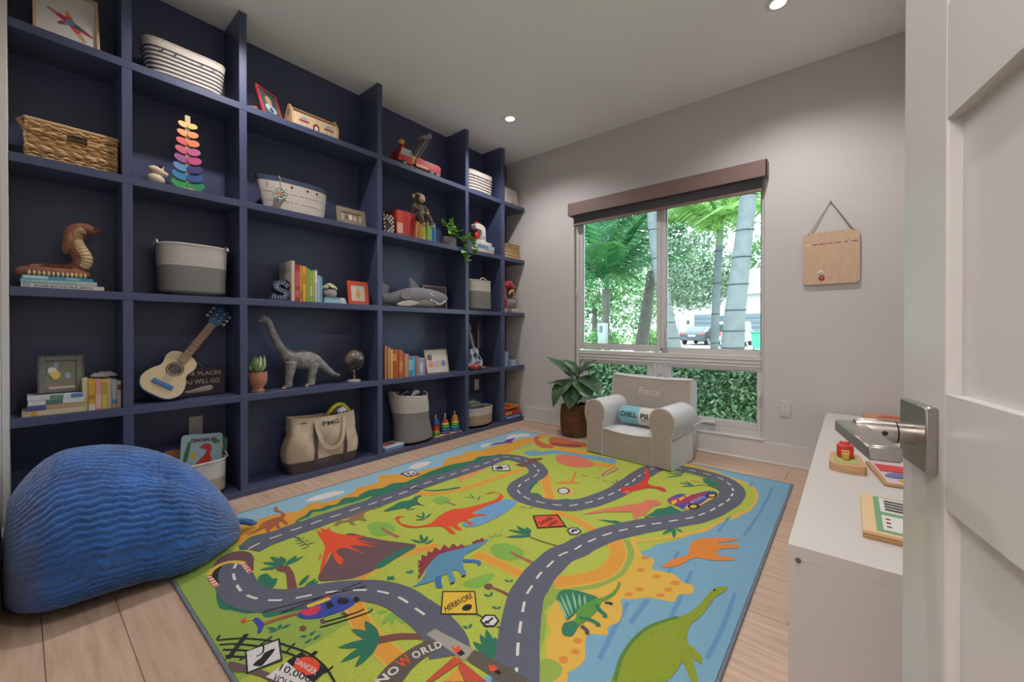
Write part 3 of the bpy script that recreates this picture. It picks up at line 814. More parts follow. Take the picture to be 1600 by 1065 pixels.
footprint 5 orange3 p 884,-243 884,-249 882,-256 878,-262 872,-266 866,-269 861,-268 859,-264 858,-259 860,-252 865,-246 870,-241 876,-239 881,-240
footprint 5 orange3 p 759,-638 761,-644 760,-650 757,-656 752,-660 747,-661 742,-660 738,-656 736,-650 736,-644 739,-638 744,-634 750,-632 755,-634
footprint 5 orange3 p 777,-680 779,-685 778,-691 774,-697 770,-701 764,-702 759,-702 755,-698 754,-693 755,-687 758,-682 763,-678 769,-676 774,-677
footprint 5 orange3 p 765,-731 767,-737 767,-744 764,-750 759,-754 753,-755 748,-753 743,-749 741,-743 741,-736 744,-730 749,-726 755,-725 760,-726"""

# ------------------------------------------------------------------ printed play rug
def catmull(P, closed, k=4):
    n = len(P)
    if n < 3:
        return P
    out = []
    rng = range(n) if closed else range(n - 1)
    for i in rng:
        if closed:
            p0, p1, p2, p3 = P[i - 1], P[i], P[(i + 1) % n], P[(i + 2) % n]
        else:
            p0, p1, p2, p3 = P[max(i - 1, 0)], P[i], P[i + 1], P[min(i + 2, n - 1)]
        for j in range(k):
            t = j / k
            t2, t3 = t * t, t * t * t
            out.append(tuple(0.5 * ((2 * p1[d]) + (-p0[d] + p2[d]) * t + (2 * p0[d] - 5 * p1[d] + 4 * p2[d] - p3[d]) * t2 +
                                    (-p0[d] + 3 * p1[d] - 3 * p2[d] + p3[d]) * t3) for d in range(len(p1))))
    if not closed:
        out.append(P[-1])
    return out

RUGC = dict(sky='#8fb6c6', orange='#d99a3a', cloud='#dcd3cf', bush='#2f7358', green='#92aa4c', lgreen='#82b04c', lime='#b2bc4a',
            sand='#dcb04a', path='#dd9a3a', sea='#7aa6be', sea2='#6392b8', riverblue='#6f9dc4', redhill='#c8613c', darkhill='#94443a',
            salmon='#d9775a', salmonfade='#d99a52', brown='#6b4b50', white='#d8d2d0', road='#5f6170', dash='#e0d8cc', black='#26262a',
            red='#e2502c', volcano='#6d5054', stegored='#8f3a46', stego='#5d8eac', stegoblue='#3f70a8', redspino='#d23c2c',
            carblue='#4a50a4', carred='#a43a5c', yellow='#e4b83e', orange2='#dc8334', orange3='#d9873c', olive='#8a9a2c', darkolive='#5a8038',
            dimgreen='#34785a', leafgreen='#5c9440', mint='#8ab890', darkgrey='#4c4c50', heliblue='#3c4aa0', helired='#d83a4c',
            brownred='#a85c3c', gatestone='#a49c92', darkstone='#5e574e', gatered='#c0513a', fencebrown='#6a5654', trunk='#7c4c46',
            trunkred='#a8644c', brown3='#96744e', purple='#6a4878', darkstem='#3c3a3c', pinkwhite='#dca8a0')
RUGN = dict(sky=('printed_sky', 'pale blue printed sky strip'), hills=('printed_hills', 'orange printed hills'), cloud=('printed_clouds', 'white printed clouds'),
            bush=('printed_hedges', 'dark green printed hedges'), field=('printed_field', 'green printed field'), pathline=('printed_path_edge', 'sand-coloured path edges'),
            path=('printed_path', 'orange printed footpaths'), beach=('printed_shore', 'blue printed sea and sandy shore'), river=('printed_river', 'blue printed river'),
            eye=('printed_nest', 'printed nest with egg'), road=('printed_road', 'winding grey printed road'), dash=('road_dashes', 'white dashed road line'),
            tunnel=('printed_tunnel', 'brown tunnel with striped barriers'), volcano=('printed_volcano', 'erupting printed volcano'),
            apatosaurus=('printed_dinosaur', 'red long-necked printed dinosaur'), pond=('printed_pond', 'blue printed pond'),
            stegosaurus=('printed_dinosaur', 'blue plated printed dinosaur'), trex=('printed_dinosaur', 'salmon upright printed dinosaur'),
            spino=('printed_dinosaur', 'red printed dinosaur crossing the road'), bluecar=('printed_car', 'blue and red printed car'),
            seadino=('printed_dinosaur', 'orange printed dinosaur in the sea'), plesio=('printed_dinosaur', 'olive long-necked swimming dinosaur'),
            dimetro=('printed_dinosaur', 'green sail-backed printed dinosaur'), helicopter=('printed_helicopter', 'blue and red printed helicopter'),
            herbsign=('printed_sign', 'yellow printed sign'), arrowsign=('printed_sign', 'white hexagon arrow sign'), dangersign=('printed_sign', 'red printed danger sign'),
            gatesign=('printed_gate', 'grey stone printed gateway with torches'), fence=('printed_fence', 'black wire printed fence'),
            shocksign=('printed_sign', 'white diamond shock warning sign'), voltsign=('printed_sign', 'printed high voltage sign'), palm=('printed_palms', 'printed palm trees'),
            plant=('printed_plants', 'dark green printed plants'), tree=('printed_trees', 'light green printed trees'), trike=('printed_dinosaur', 'small green printed dinosaur'),
            parasaur=('printed_dinosaur', 'brown crested printed dinosaur'), brachio=('printed_dinosaur', 'rust-brown dinosaur on the hills'),
            stripesign=('printed_sign', 'white striped sign on the hills'), extinct=('printed_sign', 'white printed notice by the log'), rexfaint=('printed_dinosaur', 'faint orange printed dinosaurs'),
            log=('printed_log', 'brown log over the road'), ptero=('printed_pterosaur', 'purple flying reptile'), pterosign=('printed_sign', 'pink arrow board'),
            wave=('printed_waves', 'darker blue waves'), footprint=('printed_footprints', 'orange footprints on sand'))
RX0, RX1, RY0, RY1 = -2.545, -0.285, 0.385, 3.175
RCX, RCY = -1.415, 1.78
rug = thing('play_rug', 'bright dinosaur-world road play rug spread on the wooden floor', 'rug', (RCX, RCY, 0))
M_PILE = mat('rug_pile', rough=0.95, vcol=True, noise=0.22, nscale=330, bump=0.45, bscale=420)
k = MB(); k.col = hexc(RUGC['lime'])
k.box(RX0 - RCX + .006, RX1 - RCX - .006, RY0 - RCY + .006, RY1 - RCY - .006, 0.0004, .0080)
k.build('pile', M_PILE, rug, smooth=False)
k = MB()
for (a, b_) in ((Vector((RX0, RY0, 0)), Vector((RX1, RY0, 0))), (Vector((RX1, RY0, 0)), Vector((RX1, RY1, 0))), (Vector((RX1, RY1, 0)), Vector((RX0, RY1, 0))), (Vector((RX0, RY1, 0)), Vector((RX0, RY0, 0)))):
    d = Vector((-RCX, -RCY, .0055))
    k.tube([a + d, b_ + d], .0055, 8, sx=1.0)
k.build('binding', fabric('#6d7686'), rug)

def offset_strip(P, wd):
    """polyline -> left and right borders; wd is a width or a list"""
    n = len(P)
    L, R = [], []
    for i in range(n):
        a, b_ = P[max(i - 1, 0)], P[min(i + 1, n - 1)]
        dx, dy = b_[0] - a[0], b_[1] - a[1]
        l = math.hypot(dx, dy) or 1
        h = (wd[i] if hasattr(wd, '__len__') else wd) / 2
        L.append((P[i][0] - dy / l * h, P[i][1] + dx / l * h))
        R.append((P[i][0] + dy / l * h, P[i][1] - dx / l * h))
    return L, R

rug_mb = {}
LEV = 0.00022
def rug_z(l):
    return .0082 + LEV * l
def rug_poly(mb, P, z):
    if sum(P[i - 1][0] * P[i][1] - P[i][0] * P[i - 1][1] for i in range(len(P))) < 0:
        P = P[::-1]
    mb.add([(a, b_, z) for a, b_ in P], [tuple(range(len(P)))])
def rug_ribbon(mb, L, R, z):
    n = len(L)
    mb.add([(a, b_, z) for a, b_ in L] + [(a, b_, z) for a, b_ in R], [(n + i, n + i + 1, i + 1, i) for i in range(n - 1)])
def clampr(p):
    return (min(max(p[0], RX0 - RCX + .006), RX1 - RCX - .006), min(max(p[1], RY0 - RCY + .006), RY1 - RCY - .006))
for rug_i, line in enumerate(RUG.strip().split('\n')):
    g, lev, col, mode, pts = line.split(' ', 4)
    P = [tuple(float(v) / 1000 for v in t.split(',')) for t in pts.split()]
    if g in ('plant', 'cloud', 'bush', 'hills', 'field', 'pathline', 'path', 'beach', 'wave', 'river', 'footprint', 'sky'):
        g = '%s:%d' % (g, len(rug_mb))
    mb = rug_mb.setdefault(g, MB())
    mb.col = hexc(RUGC[col])
    z = rug_z(int(lev)) + (rug_i % 15) * 1.3e-5
    if mode == 'p':
        rug_poly(mb, [clampr(p) for p in P], z)
    elif mode == 's':
        rug_poly(mb, [clampr(p) for p in catmull(P, True)], z)
    elif mode[0] in 'wt':
        Q = catmull(P, False, 5)
        if mode[0] == 'w':
            wd = float(mode[1:]) / 1000
        else:
            a, b_ = mode[1:].split('-')
            wd = [(float(a) + (float(b_) - float(a)) * i / (len(Q) - 1)) / 1000 for i in range(len(Q))]
        L_, R_ = offset_strip(Q, wd)
        rug_ribbon(mb, [clampr(p) for p in L_], [clampr(p) for p in R_], z)
    elif mode == 'd':
        Q = catmull(P, False, 8)
        acc, on_, seg = 0.0, True, [Q[0]]
        for i in range(1, len(Q)):
            acc += math.dist(Q[i], Q[i - 1])
            if on_:
                seg.append(Q[i])
            if acc > (.050 if on_ else .040):
                if on_ and len(seg) > 1:
                    L_, R_ = offset_strip(seg, .0095)
                    rug_ribbon(mb, [clampr(p) for p in L_], [clampr(p) for p in R_], z)
                on_ = not on_
                seg = [Q[i]]
                acc = 0.0
    elif mode[0] == 'l':
        h = float(mode[1:]) / 1000
        for i in range(0, len(P) - 1, 2):
            a, b_ = P[i], P[i + 1]
            pts_ = [(a[0] + (b_[0] - a[0]) * t, a[1] + (b_[1] - a[1]) * t) for t in (0, .2, .45, .7, .88, 1)]
            L_, R_ = offset_strip(pts_, [h * .25, h * .7, h, h * .75, h * .4, h * .04])
            rug_ribbon(mb, [clampr(p) for p in L_], [clampr(p) for p in R_], z + i * 4e-6)
def rug_text(g, s, col, lev, q, bold=.01):
    """q: bottom-left, bottom-right, top-right, top-left in mm"""
    mb = rug_mb[g]
    mb.col = hexc(RUGC[col])
    a, b_, c, d = [Vector((x / 1000, y / 1000, rug_z(lev))) for x, y in q]
    def fn(u, v):
        p = (a * (1 - u) + b_ * u) * (1 - v) + (d * (1 - u) + c * u) * v
        return (*clampr(p), p.z)
    add_text(mb, s, fn, bold)
rug_text('herbsign', 'HERBIVORE', 'black', 12, [(325, -830), (343, -714), (316, -697), (298, -813)], .02)
rug_text('voltsign', 'DANGER', 'white', 13, [(147, -1262), (238, -1243), (222, -1229), (131, -1248)])
rug_text('voltsign', '10,000', 'black', 13, [(140, -1305), (253, -1267), (236, -1250), (121, -1285)])
rug_text('voltsign', 'VOLTS', 'black', 13, [(156, -1329), (242, -1302), (226, -1288), (144, -1312)])
rug_text('dangersign', 'DANGER', 'black', 12, [(210, -93), (220, 13), (190, 18), (181, -81)], .03)
rug_text('dangersign', 'AHEAD', 'black', 12, [(254, -77), (257, -3), (230, 6), (229, -68)], .03)
def rug_marks(g, col, lev, polys):
    rug_mb[g].col = hexc(RUGC[col])
    for P in polys:
        rug_poly(rug_mb[g], [(x / 1000, y / 1000) for x, y in P], rug_z(lev))
rug_marks('bluecar', 'white', 14, [[(707, 685), (707, 693), (722, 675), (722, 667)], [(708, 709), (708, 717), (731, 690), (731, 682)], [(714, 732), (714, 740), (738, 719), (738, 711)], [(721, 754), (721, 762), (742, 743), (742, 735)], [(725, 781), (725, 789), (747, 762), (747, 754)], [(732, 803), (732, 811), (752, 783), (752, 775)], [(744, 805), (744, 813), (757, 805), (757, 797)]])
rug_marks('extinct', 'darkstem', 12, [[(-551, 389), (-554, 415), (-550, 438), (-552, 460), (-508, 441), (-503, 461), (-496, 475), (-490, 452), (-498, 429), (-490, 408), (-496, 396), (-514, 404), (-493, 375), (-514, 389), (-516, 376), (-530, 395)]])
rug_marks('stripesign', 'black', 12, [[(-966, -112), (-972, -79), (-956, -87), (-946, -112)], [(-947, -80), (-949, -60), (-925, -57), (-913, -79)], [(-905, -78), (-900, -68), (-885, -77), (-886, -89)], [(-926, -41), (-922, -32), (-885, -51), (-891, -61)], [(-900, -36), (-885, -29), (-867, -46), (-880, -47)]])
arc = catmull([(.418, -1.215), (.413, -1.167), (.411, -1.113), (.411, -1.068), (.410, -1.038), (.414, -1.006), (.423, -.977), (.436, -.945)], False, 6)
arcl = [0.0]
for i in range(1, len(arc)):
    arcl.append(arcl[-1] + math.dist(arc[i], arc[i - 1]))
for ch, c0, c1, col in (('D', .022, .052, 'white'), ('I', .058, .066, 'white'), ('N', .072, .104, 'white'), ('O', .108, .140, 'white'),
                        ('W', .145, .186, 'red'), ('O', .190, .214, 'white'), ('R', .218, .238, 'white'), ('L', .242, .256, 'white'), ('D', .259, .280, 'white')):
    def at(l):
        for i in range(1, len(arc)):
            if arcl[i] >= l or i == len(arc) - 1:
                t = (l - arcl[i - 1]) / (arcl[i] - arcl[i - 1])
                return Vector(arc[i - 1]).lerp(Vector(arc[i]), t)
    a, b_ = at(c0), at(c1)
    nrm = Vector((-(b_ - a).y, (b_ - a).x)).normalized() * (.040 if ch == 'W' else .030)
    q = [a, b_, b_ + nrm, a + nrm]
    rug_text('gatesign', ch, col, 12, [(p.x * 1000, p.y * 1000) for p in q], .03)
for g, mb in rug_mb.items():
    nm, lb = RUGN[g.split(':')[0]]
    o = mb.build(nm, M_PILE, rug, smooth=False, fix=False)
    o['label'] = lb
    if g == 'dash' or (g.startswith('plant') and len(mb.f) > 14 and ':' in g):
        o['kind'] = 'stuff'

# ------------------------------------------------------------------ corduroy beanbag
def smooth01(t):
    t = min(max(t, 0), 1)
    return t * t * (3 - 2 * t)
bag = thing('beanbag', 'large blue corduroy beanbag slumped against the bookcase', 'beanbag', (-2.40, 0, 0))
M_CORD = mat('blue_corduroy', '#265a9e', 0.9, noise=0.45, nscale=9, bump=0.5, bscale=170, sheen=0.5)
rs = random.Random(3)
LUMP = [(rs.uniform(0, 1), rs.uniform(0, 2 * PI), rs.uniform(.10, .22), rs.uniform(-.014, .018)) for _ in range(16)]
def bag_fn(u, v):
    # u along the bag (world y), v around its long axis
    y0, y1 = -.046, .700
    uu = 0.5 - 0.5 * math.cos(PI * u)
    y = y0 + (y1 - y0) * uu
    e_l = min(1, uu / .26); e_r = min(1, (1 - uu) / .50)
    w = .375 * (1 - (1 - e_l) ** 2.6) ** .5 * (1 - (1 - e_r) ** 2.2) ** .48
    top = .505 * (1 - (1 - e_l) ** 2.2 * .36) ** 1.0 * (1 - (1 - min(1, (1 - uu) / .70)) ** 1.9) ** .66
    if uu < .02: top *= (uu / .02) ** .5
    th = 2 * PI * v
    cx_, sz = math.cos(th), math.sin(th)
    x = w * math.copysign(abs(cx_) ** .86, cx_)
    zc = top * .40
    z = zc + (top - zc) * sz if sz > 0 else zc + zc * math.copysign(abs(sz) ** .55, sz)
    x -= .10 * max(0, z - zc) * 0.5
    # lumps and the sat-in dent on top
    d = 0.0
    for (a, b_, s_, h_) in LUMP:
        dv = min(abs(th - b_), 2 * PI - abs(th - b_)) / (2 * PI)
        d += h_ * math.exp(-((uu - a) ** 2 + (dv * 1.6) ** 2) / (s_ * s_ * .5))
    d -= .030 * math.exp(-((uu - .50) / .15) ** 2 - ((th - 1.15) / .32) ** 2)
    d -= .018 * math.exp(-((uu - .62) / .06) ** 2 - ((th - 1.05) / .15) ** 2)
    wob = .45 * math.sin(uu * 17 + th * 2) + .35 * math.sin(uu * 41 + 5 * th) + .28 * math.sin(uu * 83 - 4 * th) + .8 * math.sin(uu * 9 + 3 * th) * math.exp(-((th - 1.2) / .5) ** 2)
    rr0 = abs(math.sin(th * 38 + wob * 1.3))
    rib = 2 * rr0 ** .55 - 1
    cr_ = math.hypot((uu - .56) * 1.5, (th - 1.12) * .42)
    ca_ = math.atan2((th - 1.12) * .42, (uu - .56) * 1.5)
    d -= .011 * abs(math.sin(ca_ * 4.5 + 1)) * math.exp(-(cr_ / .13) ** 2) + .006 * math.exp(-((th - .75 - .5 * uu) / .05) ** 2) * math.exp(-((uu - .45) / .2) ** 2)
    ends = smooth01(uu / .04) * smooth01((1 - uu) / .06)
    d = d * ends + .0054 * rib * (1 + .45 * math.sin(uu * 170 + 9 * math.sin(th * 31))) * ends
    n = Vector((cx_ / max(w, .05), 0, sz / max(top * .55, .05))).normalized()
    p = Vector((x, y, z)) + n * d
    p.z = max(p.z, .0125 + .002 * rib * ends + (.006 if y > .3 else 0)) if p.z < .02 else p.z
    p.y = max(p.y, -.0465)
    return p
MB().grid(bag_fn, 170, 460, wrapv=True).build('bag', M_CORD, bag, fix=True, angle=3.0)
k = MB()
k.tube([(.10, .655, .080), (.115, .70, .060), (.13, .728, .045), (.12, .75, .040)], [.012, .013, .010, .008], 8)
k.tube([(.08, .66, .075), (.09, .72, .05), (.085, .75, .035)], [.011, .012, .008], 8)
k.build('carry_loop', M_CORD, bag)

# ------------------------------------------------------------------ child's armchair
chair = thing('kids_armchair', 'small beige upholstered child armchair with daylight-tinted arms by the window', 'armchair', (-1.305, 2.925, .0120), math.radians(-5))
M_CH = mat('beige_canvas', '#aa9e94', 0.9, noise=0.05, nscale=14, bump=0.2, bscale=260, sheen=0.1)
M_CH2 = mat('daylit_canvas', '#cfd0d2', 0.9, noise=0.05, nscale=14, bump=0.2, bscale=260, sheen=0.1)  # the chair's canvas again, with bluish window light put into its colour
M_PIPE = mat('cream_piping', '#cdc3b8', 0.8)
def arm_profile(cx, out):
    """front outline of a rolled arm, cx inner edge side sign"""
    P = []
    w0, w1 = .070, .092
    top = .435; rc = .345
    pts = [(-w0, 0), (-w0, .20), (-w0 - .002, .245), (-w1, .30)]
    for i in range(13):
        a = PI - PI * i / 12
        pts.append((w1 * math.cos(a), rc + .088 * math.sin(a)))
    pts += [(w1, .30), (w0 + .002, .245), (w0, .20), (w0, 0)]
    return [(cx + x, z) for x, z in pts]
def loft(mb, prof, ys, scales, base=0.0):
    """closed outline prof (x,z) swept along y, shrunk a little at the ends"""
    cx_ = sum(p[0] for p in prof) / len(prof); cz_ = sum(p[1] for p in prof) / len(prof)
    n = len(prof)
    vs = []
    for y_, s_ in zip(ys, scales):
        vs += [(cx_ + (x - cx_) * s_, y_, max(0.0, cz_ + (z - cz_) * s_)) for x, z in prof]
    fs = []
    for i in range(len(ys) - 1):
        for j in range(n):
            j2 = (j + 1) % n
            fs.append((i * n + j, i * n + j2, (i + 1) * n + j2, (i + 1) * n + j))
    fs.append(tuple(range(n))); fs.append(tuple((len(ys) - 1) * n + j for j in range(n)))
    mb.add(vs, fs)
for s_ in (-1, 1):
    cx_ = s_ * .278
    pr = arm_profile(cx_, s_)
    k = MB(); loft(k, pr, (.004, .008, .03, .2, .36, .395), (.985, 1.0, 1.0, 1.0, 1.0, .97))
    arm = k.build('arm', M_CH2, chair, angle=.5)
    k = MB(); loft(k, pr, (-.004, .001, .006), (.955, .99, .992)); k.build('arm_front', M_CH, arm, angle=.4)
    k = MB(); k.tube([(x, .004, z) for x, z in pr], .0042, 8); k.build('piping', M_PIPE, arm)
    xo = cx_ + s_ * .0725
    k = MB(); k.tube([(xo, .006, .225), (xo + s_ * .003, .15, .232), (xo, .30, .25), (xo, .47, .262)], .004, 8); k.build('piping', M_PIPE, arm)
# base block with seat
k = MB()
def seat_fn(u, v):
    x = -.208 + .416 * u
    y_ = .006 + .34 * v
    z = .212 + .022 * math.sin(PI * u) ** .6 * (.3 + .7 * math.sin(PI * min(1, v * 1.2 + .1))) - .012 * math.sin(PI * u) * (1 - v) ** 3 * 2
    return (x, y_, z)
k.grid(seat_fn, 21, 15)
k.build('seat', M_CH2, chair, fix=False)
def front_fn(u, v):
    x = -.208 + .416 * u
    z0 = seat_fn(u, 0)[2]
    return (x, .006 - .008 * math.sin(PI * u) * math.sin(PI * v), z0 * v)
k = MB(); k.grid(front_fn, 21, 9)
k.box(-.345, .345, .012, .47, .0, .19, bev=.012)
k.build('seat_base', M_CH, chair)
k = MB(); k.tube([(seat_fn(i / 20, 0)[0], .003, seat_fn(i / 20, 0)[2]) for i in range(21)], .0042, 8); k.build('piping', M_PIPE, chair)
# backrest
bk = thing('backrest', None, None); bk.parent = chair
BP = [(-.330, 0.19), (.330, .19), (.338, .40), (.342, .585), (.325, .600), (.1, .588), (-.1, .588), (-.325, .603), (-.342, .585), (-.338, .40)]
def back_poly(y_, s_):
    return [(x * s_, y_, .19 + (z - .19) * (1 if s_ > .99 else .99)) for x, z in BP]
k = MB()
def back_fn(u, v):
    x = -.338 + .676 * u
    ztop = .592 + .012 * abs(2 * u - 1) ** 2
    z = .20 + (ztop - .20) * v
    sag = .010 * math.sin(PI * u) * math.sin(PI * v)
    y_ = .350 + .035 * v - sag + .004 * math.sin(9 * u + 3 * v) * math.sin(PI * u)
    return (x, y_, z)
k.grid(back_fn, 25, 15)
k.build('back_front', M_CH, bk)
k = MB()
k.box(-.340, .340, .388, .500, .012, .55, bev=.015)
k.grid(lambda u, v: (-.338 + .676 * u, .385 + .11 * v, .592 + .012 * abs(2 * u - 1) ** 2 + .008 * math.sin(PI * v)), 25, 5)
for s_ in (-1, 1):
    k.grid(lambda u, v: (s_ * .338 + s_ * .004 * math.sin(PI * u), .350 + .035 * v + (.145 - .035 * v) * u, .20 + .404 * v), 5, 8)
k.grid(lambda u, v: (-.338 + .676 * u, .495, .5 + (.104) * v), 5, 3)
k.build('back_cover', M_CH2, bk)
k = MB(); k.tube([back_fn(i / 24, 1) for i in range(25)], .0042, 8); k.tube([back_fn(0, j / 10) for j in range(11)], .0042, 8); k.tube([back_fn(1, j / 10) for j in range(11)], .0042, 8)
k.build('piping', M_PIPE, bk)
k = MB(); k.tube([(.075 + .035 * math.cos(a), .45, .600 + .028 * math.sin(a)) for a in [PI * i / 12 for i in range(13)]], .006, 8); k.build('carry_handle', M_CH, bk)
mb = MB()
def pierce(u, v):
    uu = .385 + .255 * u
    vv = .655 + .155 * v
    p = back_fn(uu, vv)
    return (p[0], p[1] - .0015, p[2])
add_text(mb, 'Pierce', pierce, .0)
mb.build('lettering', mat('embroidery', '#cfc4b6', .7), bk, smooth=False, fix=False)

# pillow on the chair
pil = thing('bolster_pillow', 'round teal and white pill-shaped cushion lying on the child armchair', 'pillow', (-1.262, 3.135, .245 + .001), math.radians(-5))
def caps(u, v, x0, x1, r, cz):
    a = 2 * PI * v
    L_ = x1 - x0
    t = u
    x = x0 + L_ * t
    e0 = min(1, (x - x0) / r) if x0 == -.2 else 1
    e1 = min(1, (x1 - x) / r) if x1 == .2 else 1
    rr = r * math.sqrt(max(0, 1 - (1 - e0) ** 2)) * math.sqrt(max(0, 1 - (1 - e1) ** 2))
    return Vector((x, rr * math.cos(a) * 1.02, cz + rr * math.sin(a) * .96))
k = MB(); k.grid(lambda u, v: caps((u ** 1.6), v, -.2, .0, .074, .074), 18, 28, wrapv=True); k.build('teal_half', fabric('#7fb9c2'), pil)
k = MB(); k.grid(lambda u, v: caps(1 - (1 - u) ** 1.6, v, .0, .2, .074, .074), 18, 28, wrapv=True); k.build('white_half', fabric('#d4cec6'), pil)
def pill_txt(x0, x1, a0, a1):
    return lambda u, v: Vector((x0 + (x1 - x0) * u, -.0790 * math.cos(a0 + (a1 - a0) * v) * 1.02, .074 + .0790 * .97 * math.sin(a0 + (a1 - a0) * v)))
for (s_, fn_, b_) in (('CHILL', pill_txt(-.152, -.012, -.02, .50), .03), ('PILL', pill_txt(.022, .135, -.02, .50), .03)):
    mb = MB(); add_text(mb, s_, fn_, b_); mb.build('lettering', paint('#2a3a44', .8), pil, smooth=False, fix=False)
k = MB(); fn_ = pill_txt(.03, .07, -.24, -.15); k.grid(lambda u, v: fn_(u, v), 6, 3); k.build('printed_mark', paint('#7a7672', .8), pil, fix=False)

# ------------------------------------------------------------------ fiddle-leaf plant in woven basket
def leaf_mesh(mb, base, tip, width, up=(0, 0, 1), droop=.15, fold=.25, n=9, m=5, wave=0.0, broad=.6):
    """one leaf blade: midrib from base to tip, arched, folded along the midrib"""
    b_, t_ = Vector(base), Vector(tip)
    d = t_ - b_
    L_ = d.length
    d.normalize()
    up = Vector(up)
    s = d.cross(up)
    s = s.normalized() if s.length > 1e-5 else Vector((1, 0, 0))
    nrm = s.cross(d).normalized()
    vs = []
    for i in range(n):
        t = i / (n - 1)
        c = b_ + d * (L_ * t) + nrm * (L_ * droop * 4 * t * (1 - t) * .5)
        wv = math.sin(PI * t ** broad) ** .8 * width / 2 if 0 < t < 1 else width * .02
        for j in range(m):
            q = 2 * j / (m - 1) - 1
            vs.append(c + s * (wv * q) + nrm * (fold * abs(q) * wv + wave * math.sin(t * 14 + j) * abs(q)))
    fs = [(i * m + j, i * m + j + 1, (i + 1) * m + j + 1, (i + 1) * m + j) for i in range(n - 1) for j in range(m - 1)]
    mb.add(vs, fs)
plant = thing('potted_fig_plant', 'broad-leaved fig plant in brown woven basket left of the armchair', 'plant', (-2.02, 3.385, 0))
M_WICK = mat('brown_wicker', '#7a5236', 0.8, color2='#54341f', nscale=45, bump=0.6, bscale=60)
k = MB()
prof = [(.105, .004), (.120, .02), (.132, .08), (.136, .15), (.134, .22), (.126, .285), (.116, .30), (.108, .296), (.112, .26)]
k.lathe(prof, 40)
basket = k.build('basket', M_WICK, plant)
wv = MB()
for i in range(22):
    z = .016 + i * .0128
    r = np.interp(z, [p[1] for p in prof[:6]], [p[0] for p in prof[:6]])
    wv.tube([((r + .0015 + .0025 * math.cos(q * PI + i * PI)) * math.cos(2 * PI * q / 48), (r + .0015 + .0025 * math.cos(q * PI + i * PI)) * math.sin(2 * PI * q / 48), z) for q in range(48)], .0062, 6, closed=True)
wv.build('weave', M_WICK, basket)
MB().lathe([(0, .262), (.112, .262)], 24).build('soil', mat('soil', '#2e241c', .95), plant, smooth=False)
k = MB(); k.tube([(0, 0, .25), (.015, -.01, .4), (.03, 0, .55), (.05, .01, .66)], [.013, .011, .009, .005], 8); k.build('stem', paint('#5a4632', .8), plant)
M_FIG = mat('fig_leaf', '#44604a', 0.26, color2='#557048', nscale=7, spec=.6)
M_FIG2 = mat('fig_leaf_bright', '#467a2c', 0.4, color2='#3a6824', nscale=7)
M_VEIN = mat('fig_vein', '#8a9670', 0.5)
# leaves: base, tip (world offsets from the pot), width
FL = [((.02, -.0, .52), (-.265, -.09, .735), .15, 0), ((.03, 0, .58), (-.10, -.06, .715), .15, 0), ((.0, -.02, .47), (-.285, -.08, .475), .11, 0),
      ((.0, -.03, .52), (-.150, -.15, .265), .27, 0), ((.03, -.03, .50), (.04, -.16, .27), .20, 0), ((.04, 0, .55), (.34, -.10, .40), .17, 0),
      ((.05, 0, .60), (.245, -.05, .635), .17, 0), ((.03, 0, .54), (.24, -.14, .36), .19, 0), ((.02, -.02, .52), (-.07, -.10, .63), .12, 1),
      ((.04, -.02, .44), (.09, -.13, .50), .10, 1), ((.05, .01, .63), (.09, .0, .745), .06, 1), ((.03, 0, .45), (.13, .06, .40), .20, 0), ((.02, .02, .48), (-.13, .08, .52), .18, 0),
      ((.04, .0, .57), (.19, .06, .72), .16, 0), ((.02, -.02, .45), (.12, -.15, .33), .15, 0), ((.02, -.02, .47), (-.16, -.05, .38), .17, 0)]
for (a, b_, w_, bright) in FL:
    k = MB()
    droop = .12 if b_[2] > a[2] - .05 else .28
    leaf_mesh(k, a, b_, w_, up=(0, -.3, 1), droop=droop, fold=.22, n=11, m=7, wave=.004, broad=.75)
    lf = k.build('leaf', M_FIG2 if bright else M_FIG, plant, fix=False)

# ------------------------------------------------------------------ low white cube unit on the right
unit = thing('low_cube_unit', 'low white cube storage unit along the right wall', 'storage unit', (0, 0, 0))
M_WHITE = mat('white_laminate', '#c9c3be', 0.38)
KX0, KX1, KY0, KY1, KH = -.127, .338, 1.310, 3.566, .430
bx('top_panel', (KX0, KX1, KY0, KY1, KH - .038, KH), M_WHITE, unit, bev=.0012)
bx('bottom_panel', (KX0, KX1, KY0, KY1, 0.001, .038), M_WHITE, unit, bev=.0012)
bx('end_panel', (KX0 + .002, KX1, KY0, KY0 + .038, .038, KH - .038), M_WHITE, unit, bev=.0008)
bx('end_panel', (KX0 + .002, KX1, KY1 - .038, KY1, .038, KH - .038), M_WHITE, unit, bev=.0008)
for i in range(1, 6):
    yy = KY0 + (KY1 - KY0) * i / 6
    bx('divider', (KX0 + .004, KX1, yy - .008, yy + .008, .038, KH - .038), M_WHITE, unit)
bx('rear_panel', (KX1 - .006, KX1 - .001, KY0 + .03, KY1 - .03, .03, KH - .03), M_WHITE, unit)
for z in (.393, .045):
    k = MB(); k.lathe([(.0035, .0), (.0065, -.0008), (.0065, .004)], 20, (-.104, KY0, z), Euler((PI / 2, 0, 0)).to_matrix()); k.build('cam_screw', mat('zinc', '#77726c', .4, metal=.9), unit)

M_TOYW = mat('toy_wood', '#cfa57a', 0.5, color2='#c0946a', nscale=12, stretch=(1, 8, 8))
